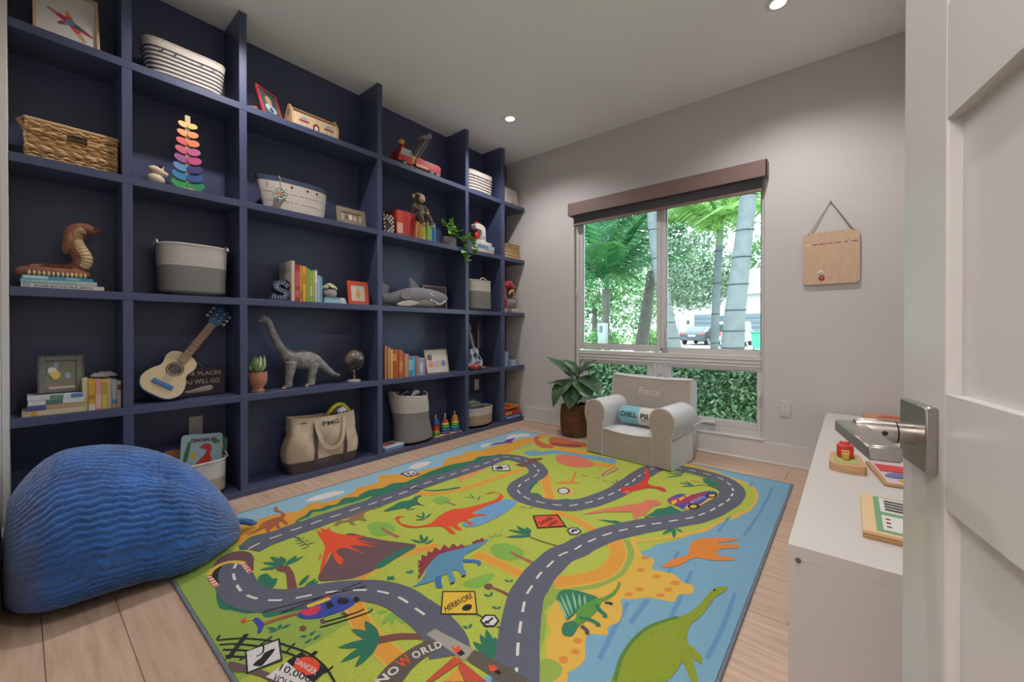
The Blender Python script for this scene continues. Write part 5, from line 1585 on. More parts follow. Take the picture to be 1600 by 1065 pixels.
for f in (.30, .55):
    k = MB()
    for i in range(26):
        a = PI * 1.04 + PI * .92 * i / 26
        k.tube([hull(BH * f, a, .0012), hull(BH * f, a + .06, .0012)], .0011, 4)
    o = k.build('stitching', paint('#8a8078', .9), t); o['kind'] = 'stuff'
for a in (-2.45, -1.72, -1.40, -1.08):
    c = hull(BH * .76, a, .0015)
    k = MB(); k.lathe([(.007, 0), (.007, .001)], 14, c, Euler((PI / 2, 0, 0)).to_matrix()); k.build('eyelet', paint('#1e1e22', .4) if a > -2.4 else paint('#b08a6a', .4), t)
wheel = thing('ship_wheel', None, None); wheel.parent = t
wc = hull(BH * .50, -2.08, .012)
WM = paint('#a9b0a4', .5)
k = MB(); k.tube([wc + Vector((.036 * math.cos(q), 0, .036 * math.sin(q))) for q in [2 * PI * i / 24 for i in range(24)]], .005, 8, closed=True); k.build('wheel_rim', WM, wheel)
for i in range(8):
    a = PI / 4 * i
    k = MB(); k.bar(wc + Vector((.008 * math.cos(a), 0, .008 * math.sin(a))), wc + Vector((.052 * math.cos(a), 0, .052 * math.sin(a))), .0042); k.build('spoke', WM, wheel)
k = MB(); k.lathe([(.011, -.004), (.011, .004)], 16, wc, Euler((PI / 2, 0, 0)).to_matrix()); k.build('hub', paint('#c86a4a', .5), wheel)
k = MB(); k.tube([wc + Vector((0, 0, .04)), wc + Vector((.0, -.012, .09)), wc + Vector((0, .012, .115))], .002, 6); k.build('string', paint('#c9b48a', .8), wheel)

# pewter photo frame
t = frame('bronze photo frame with a sepia picture beside the boat bin', shp(4, 1.470, .05), .225, .128, .034, '#8a7a66', lean=.14, matcol='#c2b6a2', rough=.35)
pic(t, 'photo', rect(.050, .175, .036, .094), '#8a7c6a', .0072)
pic(t, 'photo_figure', disc(.105, .062, .014, .022), '#d0c4b2', .0062)
pic(t, 'photo_figure', disc(.14, .058, .012, .018), '#b8aa96', .0062)
pic(t, 'photo_figure', disc(.075, .058, .010, .016), '#5a4e42', .0062)

# patterned frame and rainbow books with monkey
t = frame('black and white chequered frame leaning beside the red books', shp(4, 1.842, .04), .092, .15, .012, '#2c2622', lean=.15, twist=-.15, matcol='#3a322c')
rs = random.Random(5)
for i in range(6):
    for j in range(9):
        if (i + j) % 2 == 0 and (i in (0, 5) or j in (0, 8) or rs.random() < .55):
            pic(t, 'tile', rect(.004 + i * .0145, .0165 + i * .0145, .004 + j * .0162, .0185 + j * .0162), rs.choice(['#d8d0c4', '#cfc2b0', '#b89a7c']), -.0003)
RB = [(.058, .205, '#c8402c', 'wide orange-red', ((.1, .5, '#d8a090'),)), (.042, .208, '#b0262a', 'crimson'), (.030, .205, '#c02c30', 'scarlet'), (.028, .202, '#a82428', 'dark red'), (.026, .20, '#b03028', 'brick red'),
      (.024, .155, '#b8784a', 'tan'), (.022, .15, '#d08c44', 'amber'), (.024, .15, '#d8b84a', 'mustard'), (.026, .155, '#d9c454', 'yellow'), (.024, .16, '#a8b84c', 'yellow-green'),
      (.026, .175, '#6fa04a', 'green'), (.022, .17, '#7fae58', 'light green'), (.022, .165, '#4a8ab0', 'blue'), (.026, .168, '#3f78b0', 'dark blue')]
book_row(4, 1.962, RB, 'under the toy monkey', 'rainbow books under the monkey', .035, .16)

t = thing('plush_monkey', 'brown plush monkey sitting on top of the coloured books', 'soft toy', (SX - .085, 2.215, ROW[4] + .163), SR)
M_FUR = mat('monkey_fur', '#4e3c30', .95, noise=.25, nscale=60, bump=.8, bscale=180, sheen=.3)
M_SKIN = mat('monkey_face', '#b79a84', .9, noise=.08, nscale=60)
k = MB()
k.ball((0, .01, .085), (.055, .05, .085)); k.ball((0, .0, .205), (.050, .045, .048))
for s_ in (-1, 1):
    k.tube([(s_ * .045, .0, .14), (s_ * .066, -.03, .10), (s_ * .035 + .01, -.062, .075)], [.022, .019, .016], 10)
    k.tube([(s_ * .03, -.01, .035), (s_ * .045, -.075, .040), (s_ * .050 + .01, -.095, -.01), (s_ * .046 + .01, -.098, -.04)], [.030, .027, .021, .018], 10)
fuse(k.build('body', M_FUR, t), .005, 3)
k = MB(); k.ball((.006, -.036, .192), (.032, .018, .030)); k.ball((.006, -.030, .218), (.034, .014, .016)); k.build('face', M_SKIN, t)
for s_ in (-1, 1):
    k = MB(); k.ball((s_ * .052, 0, .21), (.015, .008, .019)); k.build('ear', M_SKIN, t)
    k = MB(); k.ball((s_ * .012 + .005, -.046, .216), .0042); k.build('eye', paint('#181412', .2), t)
    k = MB(); k.ball((s_ * .046 + .012, -.112, -.05), (.018, .026, .013)); k.build('foot', M_SKIN, t)
    k = MB(); k.ball((s_ * .025 + .012, -.074, .066), (.016, .014, .012)); k.build('hand', M_SKIN, t)
k = MB(); k.tube([(-.004, -.054, .180), (.008, -.055, .176), (.018, -.054, .182)], .0016, 6); k.build('mouth', paint('#5a4034', .7), t)

# pothos
t = thing('trailing_pothos', 'green pothos trailing over the shelf edge from a grey planter', 'plant', shp(4, 2.565, .095), SR)
k = MB()
oc = [(.085 * math.cos(PI / 8 + PI / 4 * i), .07 * math.sin(PI / 8 + PI / 4 * i)) for i in range(8)]
k.prism(oc, 0, .085, 'xy'); k.build('planter', mat('concrete', '#8c8783', .8, noise=.1, nscale=20), t, smooth=False)
k = MB(); k.prism([(x * .88, y_ * .88) for x, y_ in oc], .082, .0865, 'xy'); k.build('soil', mat('soil'), t)
M_POTH = mat('pothos_leaf', '#5f9438', .35, color2='#86b450', nscale=25)
M_STEM = paint('#6a8a3c', .6)
rs = random.Random(21)
vines = [[(.02, -.02, .085), (.05, -.06, .10), (.085, -.105, .05), (.10, -.118, -.02), (.095, -.122, -.10), (.10, -.120, -.15)],
         [(.04, -.02, .085), (.11, -.115, .09), (.18, -.135, .055), (.205, -.138, -.005), (.19, -.135, -.06)],
         [(0, 0, .085), (-.03, -.02, .15), (-.08, -.04, .185), (-.13, -.06, .16)], [(.01, 0, .085), (.02, -.01, .18), (.0, -.01, .26)],
         [(.02, .01, .085), (.06, -.02, .16), (.09, -.05, .15)], [(0, -.01, .085), (-.02, -.06, .13), (-.03, -.095, .10)]]
for vn in vines:
    path = catmull(vn, False, 5)
    k = MB(); k.tube(path, .0022, 6); st = k.build('vine', M_STEM, t)
    for i in range(2, len(path), 2):
        p = Vector(path[i])
        d_ = Vector((rs.uniform(-1, 1), rs.uniform(-1, -.1), rs.uniform(-.5, .8))).normalized()
        L_ = rs.uniform(.058, .085)
        k = MB(); leaf_mesh(k, p, p + d_ * L_, L_ * .72, up=(0, -.5, 1), droop=.1, fold=.2, n=6, m=5, broad=.55); k.build('leaf', M_POTH, st, fix=False)

# toy mixer on books
y0 = 2.80
zt = 0.0
for (label, h_, th, d_, col, b_) in (('pale blue-grey book at the bottom of the stack under the toy mixer', .325, .040, .17, '#b0a896', ((.1, .6, '#c8beac'),)),
                                     ('white and blue book in the middle of the stack under the toy mixer', .300, .036, .16, '#aab4c0', ((.2, .7, '#6a86a8'),)),
                                     ('pale book on top of the stack under the toy mixer', .225, .034, .15, '#c2c0bc', ((.3, .8, '#d8d2c8'),))):
    l = shp(4, y0 + (.03 if h_ < .31 else 0) + (.035 if h_ < .25 else 0), .03)
    book(label, (l[0], l[1], l[2] + zt), th, h_, d_, col, flat=True, bands=b_, group='books under the toy mixer')
    zt += th + .0006
t = thing('toy_stand_mixer', 'white wooden toy stand mixer with red beater on stacked books', 'toy', (SX - .10, 2.958, ROW[4] + zt + .0008), SR)
MW = paint('#cfcac4', .4)
k = MB(); k.box(-.055, .085, -.05, .05, 0, .014, bev=.004); k.build('base', MW, t)
k = MB(); k.prism(catmull([(.03, .012), (.08, .012), (.085, .08), (.075, .155), (.02, .178), (-.05, .175), (-.062, .155), (-.05, .128), (.02, .122), (.036, .09)], True, 3), -.03, .03); k.build('body', MW, t)
k = MB(); k.ball((-.020, 0, .062), (.030, .028, .036)); k.build('red_beater', RED, t)
k = MB(); k.lathe([(.010, 0), (.010, .04)], 12, (-.020, 0, .092)); k.build('beater_shaft', RED, t)
k = MB(); k.box(-.05, .02, -.018, .018, .176, .196, bev=.006); k.build('red_lever', RED, t)
k = MB(); k.lathe([(.014, 0), (.014, .008)], 16, (.055, -.030, .055), Euler((PI / 2, 0, 0)).to_matrix()); k.build('dial', paint('#8ab0b8', .4), t)

# little seagrass basket in the corner
t = thing('small_seagrass_basket', 'small square seagrass basket on the corner shelf beside the wall', 'basket', shp(4, 3.292, .045), SR)
bw, bd, bh = .275, .17, .165
bx('inner_shell', (.01, bw - .01, .012, bd - .012, .004, bh - .05), paint('#4a3826', .9), t)
strands('front_weave', 0, bw, .006, 'x', .006, bh); strands('end_weave', .004, bd, .004, 'y', .006, bh); strands('end_weave', .004, bd, bw - .004, 'y', .006, bh); strands('rear_weave', 0, bw, bd - .006, 'x', .006, bh)

# ------------------------------------------------------------------ third row
# cobra on a pile of books
zt = 0.0
for i, (label, y0_, h_, th, col, title, bands, tc) in enumerate((
        ('pale cream dinosaur book at the bottom of the pile under the cobra', .006, .262, .020, '#cfc8bc', 'DINOSAURS', ((.02, .1, '#a8a29a'),), '#4a5a5a'),
        ('pale teal birthday book in the middle of the pile under the cobra', .004, .240, .020, '#7fb0b4', 'HAPPY BIRTHDAY TO YOU!', ((.70, .98, '#a8b8b8'),), '#d8d4c4'),
        ('bright blue thin book on top of the pile under the cobra', .008, .222, .014, '#3f8fb0', None, ((.02, .35, '#b8ccd0'), (.6, .8, '#6ab0c8')), '#e0e0d8'))):
    l = shp(3, y0_, .028)
    book(label, (l[0], l[1], l[2] + zt), th, h_, .17, col, flat=True, bands=bands, title=title, tcol=tc, group='books under the cobra')
    zt += th + .0006
t = thing('cobra_figure', 'brown and cream plush cobra rearing up on a pile of books', 'soft toy', (SX - .11, .125, ROW[3] + zt + .001), SR)
M_SNK = mat('snake_brown', '#8a5a44', .9, noise=.25, nscale=35, color2=None, bump=.4, bscale=150)
M_BELLY = mat('snake_belly', '#cdb58c', .85)
k = MB()
loop = [(-.115 + .10 * math.cos(a) + .10, .045 * math.sin(a), .022) for a in [2 * PI * i / 28 + .6 for i in range(29)]]
k.tube(loop, [.0225] * 29, 12)
k.tube([(-.095, .03, .045), (-.05, .05, .052), (.0, .045, .055), (.04, .02, .055), (.06, -.01, .05)], [.014, .018, .020, .022, .022], 12)
neck = catmull([(.02, .02, .040), (.060, -.005, .060), (.072, -.012, .10), (.052, -.006, .150), (.040, .0, .195), (.052, -.004, .235), (.085, -.010, .252), (.120, -.014, .240)], False, 4)
rad = np.interp(np.linspace(0, 1, len(neck)), [0, .15, .3, .5, .65, .78, .88, 1], [.024, .030, .032, .030, .034, .032, .026, .014])
k.tube(neck, list(rad), 14)
# hood flares to both sides of the neck
k.ball((.030, .0, .175), (.022, .050, .062), 16, 12, (0, .18, 0)); k.ball((.105, -.012, .244), (.036, .024, .020))
fuse(k.build('body', M_SNK, t), .0045, 3)
k = MB()
nb = []; nr = []
for i in range(4, len(neck) - 4):
    c = Vector(neck[i]); r_ = float(rad[i])
    tg = (Vector(neck[i + 1]) - Vector(neck[i - 1])).normalized()
    side = Vector((tg.z, 0, -tg.x))
    nb.append(c + side * r_ * .42 + Vector((0, -.012, 0))); nr.append(r_ * .80)
nr[0] = nr[-1] = .004
k.tube(nb, nr, 16)
belly_ = k.build('belly', M_BELLY, t)
for i in range(2, len(nb) - 1):
    tg = (nb[i] - nb[i - 1]).normalized()
    u_ = tg.orthogonal().normalized(); w_ = tg.cross(u_)
    k = MB(); k.tube([nb[i] + (u_ * math.cos(q) + w_ * math.sin(q)) * (nr[i] + .0006) for q in [2 * PI * j / 18 for j in range(18)]], .0013, 5, closed=True); k.build('belly_line', M_SNK, belly_)
k = MB()
for i in range(13):
    x = -.095 + i * .0145
    k.ball((x, -.050 - .008 * math.sin(PI * i / 12), .012), (.0062, .016, .013))
k.build('belly_plates', M_BELLY, t)
k = MB(); k.ball((.118, -.032, .250), .0045); k.build('eye', paint('#1a1412', .2), t)
k = MB(); k.tube([(.138, -.016, .234), (.152, -.018, .228), (.160, -.012, .220)], .0015, 5); k.tube([(.152, -.018, .228), (.162, -.024, .224)], .0013, 5); k.build('tongue', paint('#221c1c', .5), t)

rope_basket('large cream and grey rope basket on the middle shelf', shp(3, .642, .135), .150, .118, .282, .165, M_ROPE_G, M_ROPE_W, flare=1.06, p=.72)
# letter-S bookend and books
t = thing('dotted_letter_bookend', 'navy white-dotted letter bookend left of the row of picture books', 'bookend', shp(3, 1.012, .035), SR)
NB = mat('navy_fabric', '#27304c', .8)
bx('foot', (0, .125, 0, .10, 0, .012), NB, t, bev=.003)
S_path = catmull([(.115, .095), (.085, .118), (.050, .108), (.045, .083), (.075, .068), (.105, .055), (.100, .028), (.065, .018), (.025, .030)], False, 5)
k = MB()
L_, R_ = [], []
for i, p in enumerate(S_path):
    a, b_ = S_path[max(i - 1, 0)], S_path[min(i + 1, len(S_path) - 1)]
    dx, dy = b_[0] - a[0], b_[1] - a[1]; l_ = math.hypot(dx, dy)
    L_.append((p[0] - dy / l_ * .016, p[1] + dx / l_ * .016)); R_.append((p[0] + dy / l_ * .016, p[1] - dx / l_ * .016))
for (q, f) in ((L_, 0), (R_, 0)):
    pass
n = len(L_)
vs = [(x, .01, z) for x, z in L_] + [(x, .01, z) for x, z in R_] + [(x, .055, z) for x, z in L_] + [(x, .055, z) for x, z in R_]
fs = []
for i in range(n - 1):
    fs += [(i, i + 1, n + i + 1, n + i), (2 * n + i, 3 * n + i, 3 * n + i + 1, 2 * n + i + 1), (i, 2 * n + i, 2 * n + i + 1, i + 1), (n + i, n + i + 1, 3 * n + i + 1, 3 * n + i)]
fs += [(0, n, 3 * n, 2 * n), (n - 1, 3 * n - 1, 4 * n - 1, 2 * n - 1)]
k.add(vs, fs); k.build('letter', NB, t)
k = MB()
for i in range(0, len(S_path), 2):
    for o_ in (-.009, 0, .009):
        q = [(L_[i][0] * (.5 + o_ / .032) + R_[i][0] * (.5 - o_ / .032)), (L_[i][1] * (.5 + o_ / .032) + R_[i][1] * (.5 - o_ / .032))]
        k.lathe([(.0026, 0), (.0026, .0008)], 8, (q[0], .010, q[1]), Euler((PI / 2, 0, 0)).to_matrix())
o = k.build('dots', paint('#d0d4dc', .7), t); o['kind'] = 'stuff'
# large cream picture book turned outwards
t = book('large cream picture book turned to show its cover beside the dotted letter', shp(3, 1.148, .04), .020, .268, .20, '#cfc4b4', bands=((.0, 1.0, '#d0b8a0'),), group=None)
k = MB(); k.prism([(.02, .08), (.12, .06), (.15, .11), (.09, .15), (.03, .13)], -.0008, 0, 'yz'); k.build('cover_picture', paint('#7a4a34', .5), t)
for i in range(3):
    k = MB(); k.box(-.0008, 0, .03, .17, .225 - i * .014, .230 - i * .014); k.build('cover_text', paint('#8a8078', .5), t)
BK = [(.032, .246, '#a8302e', 'dark red', ((.12, .3, '#c2605a'), (.4, .82, '#bc5650'))), (.020, .244, '#cf9a34', 'mustard', ((.1, .3, '#a86a2c'),)), (.016, .240, '#d9b23c', 'yellow', ((.5, .8, '#b8862c'),)), (.014, .238, '#cf7a3c', 'orange', ()),
      (.020, .226, '#6fae3c', 'bright green', ()), (.014, .215, '#9cc060', 'light green', ((.2, .5, '#d0d8b0'),)), (.012, .212, '#c8b04a', 'ochre', ()), (.018, .222, '#b8bcb0', 'pale grey', ((.6, .95, '#d8d4cc'),)),
      (.020, .186, '#8fb4c4', 'light blue', ()), (.016, .180, '#6f9eb4', 'blue', ())]
book_row(3, 1.170, BK, 'beside the cream picture book', 'picture books on the middle shelf', .035, .17)
zt = 0.0
for i, (label, h_, col, y0_) in enumerate((('pale blue book at the bottom of the stack under the little plant', .165, '#9cb8c4', 1.360), ('light aqua book second in the stack under the little plant', .158, '#a8c4c8', 1.363), ('blue-grey book topmost in the stack under the little plant', .150, '#7a98a8', 1.366))):
    l = shp(3, y0_, .03); book(label, (l[0], l[1], l[2] + zt), .0135, h_, .14, col, flat=True, bands=((.75, .95, '#d0d0c8'),), group='books under the little plant'); zt += .0141
t = thing('small_potted_plant', 'little pale flowering plant in a round grey pot on blue books', 'plant', (SX - .085, 1.425, ROW[3] + zt + .001), SR)
MB().lathe([(.025, 0), (.044, .012), (.050, .030), (.046, .050), (.040, .054), (.036, .048)], 24).build('pot', mat('pot_grey', '#a69a94', .7, noise=.1, nscale=30), t)
rs = random.Random(9)
k = MB()
for i in range(90):
    a, r_ = rs.uniform(0, 2 * PI), math.sqrt(rs.random()) * .050
    k.col = hexc(rs.choice(['#cfc8a0', '#b8b888', '#a8a878', '#d8d0b0', '#8a9a6a']))
    k.ball((r_ * math.cos(a), r_ * math.sin(a), .056 + .038 * (1 - (r_ / .055) ** 2) + rs.uniform(-.004, .004)), rs.uniform(.006, .009), 8, 5)
o = k.build('flower_heads', mat('vcol_matte', rough=.8, vcol=True), t); o['kind'] = 'stuff'
t = frame('orange-red picture frame with a pineapple print on the middle shelf', shp(3, 1.545, .035), .165, .175, .026, '#c9472c', lean=.13, matcol='#c9bca8', rough=.25)
pic(t, 'print', disc(.083, .078, .018, .030), '#c08a4a', .0072); pic(t, 'print', [(.083, .103), (.074, .128), (.083, .118), (.092, .128)], '#8a8a4a', .0072)
pic(t, 'print', rect(.040, .125, .040, .046), '#b8a88e', .0072)

# shark and frame behind it
t = frame('rose-gold frame standing behind the plush shark', shp(3, 2.355, .195), .285, .225, .014, '#b89a8a', lean=.08, matcol='#6a6060', rough=.3)
t = thing('plush_shark', 'grey plush shark with open toothy mouth lying on the middle shelf', 'soft toy', shp(3, 1.855, .105), SR)
M_SHK = mat('shark_grey', '#6f6f74', .95, noise=.10, nscale=40, bump=.3, bscale=200, sheen=.3)
M_SHB = mat('shark_belly', '#b4aaa4', .95, noise=.06, nscale=40, bump=.3, bscale=200)
XS = [0, .06, .14, .25, .38, .50, .60, .66, .700]
RZ = [.035, .045, .062, .080, .086, .080, .062, .042, .012]
ZC = [.065, .062, .068, .085, .094, .094, .096, .100, .104]
def shark_fn(u, v, lo=0.0, hi=1.0, off=0.0):
    x = lo + (.70 * hi - lo) * u
    r_ = float(np.interp(x, XS, RZ)); zc = float(np.interp(x, XS, ZC))
    a = 2 * PI * v
    return Vector((x, math.cos(a) * (r_ * .95 + off), max(.001, zc + math.sin(a) * (r_ + off))))
MB().grid(lambda u, v: shark_fn(u, v), 40, 28, wrapv=True).build('body', M_SHK, t)
def belly(u, v):
    x = .02 + .60 * u
    r_ = float(np.interp(x, XS, RZ)); zc = float(np.interp(x, XS, ZC))
    lim = .22 + .12 * math.sin(u * 3)
    a = PI + lim + (PI - 2 * lim) * v
    return Vector((x, math.cos(a) * (r_ * .95 + .002), max(.0006, zc + math.sin(a) * (r_ + .002))))
def sidebelly(u, v):
    x = .16 + .44 * u
    r_ = float(np.interp(x, XS, RZ)); zc = float(np.interp(x, XS, ZC))
    a0, a1 = PI * 1.5, PI * (1.10 + .10 * u + .06 * math.sin(u * 9))
    a = a0 + (a1 - a0) * v
    return Vector((x, math.cos(a) * (r_ * .95 + .0022), max(.0006, zc + math.sin(a) * (r_ + .0022))))
MB().grid(sidebelly, 24, 10).build('belly', M_SHB, t)
def fin(name, pts, th, m, y0_):
    k = MB(); k.prism(catmull(pts, True, 3), y0_ - th / 2, y0_ + th / 2); return fuse(k.build(name, m, t), .004, 2)
fin('dorsal_fin', [(.29, .15), (.275, .20), (.268, .255), (.30, .245), (.35, .205), (.385, .165), (.34, .15)], .022, M_SHK, 0)
fin('tail_fin', [(.0, .10), (.0, .16), (.01, .205), (.035, .18), (.07, .165), (.05, .09)], .02, M_SHK, 0)
fin('tail_fin', [(.0, .05), (-.005, .02), (.06, .006), (.10, .03), (.06, .07)], .02, M_SHK, 0)
for s_ in (-1, 1):
    k = MB(); k.prism(catmull([(.09, .010), (.10, .030), (.20, .055), (.27, .050), (.30, .036), (.24, .012), (.14, .004)], True, 3), s_ * .095 - .008, s_ * .095 + .008); fuse(k.build('side_fin', M_SHB, t), .004, 2)
k = MB(); k.prism(catmull([(.13, .085), (.155, .14), (.215, .13), (.22, .075), (.17, .065)], True, 3), -.085, -.07); k.build('patch', mat('shark_patch', '#857c78', .95), t)
k = MB()
mouth = catmull([(.44, .072), (.49, .062), (.54, .047), (.585, .048), (.62, .066), (.645, .082)], False, 3)
for i in range(len(mouth) - 1):
    x, z = mouth[i]
    r_ = float(np.interp(x, XS, RZ)); zc = float(np.interp(x, XS, ZC))
    cz = max(-.98, min(.98, (z - zc) / r_))
    y_ = -r_ * .95 * math.sqrt(1 - cz * cz)
    k.prism([(x - .009, z + .006), (x + .009, z + .006), (x, z - .012)], y_ - .007, y_ - .002)
o = k.build('teeth', paint('#d8d4ce', .5), t); o['kind'] = 'stuff'
k = MB(); k.tube([(x, -float(np.interp(x, XS, RZ)) * .95 * math.sqrt(1 - max(-.98, min(.98, (z - float(np.interp(x, XS, ZC))) / float(np.interp(x, XS, RZ)))) ** 2) - .001, z + .004) for x, z in mouth], .006, 6); k.build('gum', paint('#2e282a', .7), t)
k = MB(); k.lathe([(.014, 0), (.014, .003)], 18, (.462, -.074, .122), Euler((PI / 2 - .35, 0, 0)).to_matrix()); e_ = k.build('eye', paint('#d6d0ca', .4), t)
k = MB(); k.lathe([(.008, .003), (.008, .005)], 14, (.462, -.074, .122), Euler((PI / 2 - .35, 0, 0)).to_matrix()); k.build('pupil', paint('#1c1a1c', .2), e_)
rope_basket('small square cream and grey rope basket right of the plush shark', shp(3, 2.950, .135), .155, .115, .300, .195, M_ROPE_G, M_ROPE_W, flare=.97, p=.45, handles='front')
# corner bay: red plush on books
zt = 0.0
for (label, h_, col) in (('white book at the bottom under the red plush creature', .26, '#b9b2aa'), ('white book on top under the red plush creature', .24, '#c8c2ba')):
    l = shp(3, 3.300, .03); book(label, (l[0], l[1], l[2] + zt), .022, h_, .16, col, flat=True, bands=((.1, .45, '#8a7a6e'),), group='books under the red plush'); zt += .0226
t = thing('red_plush_lion', 'fluffy red and grey plush lion curled in the corner bay', 'soft toy', (SX - .10, 3.41, ROW[3] + zt + .002), SR)
M_RPL = mat('red_plush', '#b8242a', .95, noise=.25, nscale=50, bump=.8, bscale=120, sheen=.4)
k = MB()
rs = random.Random(2)
for i in range(26):
    a = math.radians(40 + 210 * i / 25)
    k.ball((.005 + .088 * math.cos(a) + rs.uniform(-.012, .012), rs.uniform(-.03, .03), .150 + .125 * math.sin(a) + rs.uniform(-.01, .01)), rs.uniform(.026, .038), 10, 7)
k.ball((.09, 0, .235), (.045, .04, .03))
fuse(k.build('mane', M_RPL, t), .006, 1)
k = MB(); k.ball((.055, -.01, .06), (.085, .055, .06)); k.ball((.115, -.01, .10), (.03, .035, .05)); fuse(k.build('body', mat('lion_grey', '#8a8482', .95, noise=.08, nscale=40), t), .006, 3)
k = MB(); k.tube([(-.02, -.045, .15), (.0, -.055, .185), (.035, -.055, .195), (.06, -.05, .17), (.065, -.045, .135)], [.008, .014, .016, .014, .007], 10); k.build('horn', paint('#c8a86c', .6), t)

# ------------------------------------------------------------------ second row
# frame on books, left bay
zt = 0.0
for (label, y0_, h_, th, col, bands) in (('cream book at the bottom of the pile under the grey photo frame', .006, .198, .024, '#c2b393', ((.0, .1, '#b0a080'), (.12, .22, '#c9942c'))),
                                         ('purple and tan book above the cream one under the photo frame', .020, .180, .022, '#b08e6a', ((.0, .32, '#4a4a84'),)),
                                         ('white book third up in the pile under the photo frame', .024, .174, .022, '#c8c8c8', ((.3, .6, '#4a6a68'),)),
                                         ('white and blue book topmost under the grey photo frame', .022, .176, .020, '#c4c6ca', ((.38, .62, '#5a8a6c'), (.75, .98, '#4a78a8')))):
    l = shp(2, y0_, .026)
    book(label, (l[0], l[1], l[2] + zt), th, h_, .15, col, flat=True, bands=bands, group='books under the grey photo frame')
    zt += th + .0006
t = frame('ornate grey photo frame with a family picture standing on books', (SX - .07, .052, ROW[2] + zt + .0008), .150, .178, .026, '#6e6a66', lean=.12, matcol='#8a7c6a', rough=.4, dpt=.016)
rs = random.Random(4)
pic(t, 'photo', rect(.026, .124, .048, .150), '#7a7a66', .0085)
for i in range(7):
    pic(t, 'photo_figure', disc(rs.uniform(.04, .11), rs.uniform(.065, .135), rs.uniform(.008, .016), rs.uniform(.010, .02)), rs.choice(['#c8b09a', '#d4ccc4', '#8a9aa8', '#b07a5a', '#c8b45a']), .0078 - i * .0006)
pic(t, 'plaque', rect(.035, .118, .020, .030), '#b4b0a8', -.0002)
k = MB()
for i in range(14):
    for (x, z) in ((.006 + i * .0106, .004), (.006 + i * .0106, .174)):
        k.ball((x, 0, z), .0042, 6, 4)
    k.ball((.004, 0, .006 + i * .0128), .0042, 6, 4); k.ball((.146, 0, .006 + i * .0128), .0042, 6, 4)
o = k.build('beaded_edge', paint('#4a4644', .35), t); o['kind'] = 'stuff'
BK = [(.020, .158, '#c4b88a', 'pale cream', ((.1, .4, '#b0a878'),)), (.024, .150, '#c9982c', 'golden yellow', ((.0, .2, '#c8bcb0'), (.35, .5, '#a87420'))), (.022, .150, '#c98a86', 'pink', ((.05, .5, '#cfa8a0'),)), (.020, .146, '#c9b04c', 'yellow', ((.5, .9, '#b09030'),)),
      (.016, .148, '#b8aa94', 'beige', ()), (.018, .142, '#a8b0b4', 'grey', ((.15, .3, '#4a86a8'), (.0, .12, '#c9942c'))), (.016, .134, '#b8a89a', 'white and maroon', ((.65, .85, '#7a3428'),))]
book_row(2, .192, BK, 'beside the grey photo frame', 'books beside the grey photo frame', .028, .14)
t = thing('white_fluffy_ornament', 'fluffy white ornament lying on the books beside the photo frame', 'ornament', (SX - .085, .272, ROW[2] + .1525), SR)
k = MB(); rs = random.Random(8)
for i in range(240):
    a, b_ = rs.uniform(0, 2 * PI), rs.uniform(-.2, 1)
    d_ = Vector((math.cos(a) * math.sqrt(1 - b_ * b_) * 1.3, math.sin(a) * math.sqrt(1 - b_ * b_), abs(b_)))
    p0 = Vector((d_.x * .018, d_.y * .018, .006 + d_.z * .006))
    k.tube([p0, p0 + d_ * rs.uniform(.012, .022)], [.0024, .0004], 4)
k.ball((0, 0, .010), (.028, .022, .010))
k.build('fur', mat('white_fur', '#cac6c4', .95), t, fix=False)

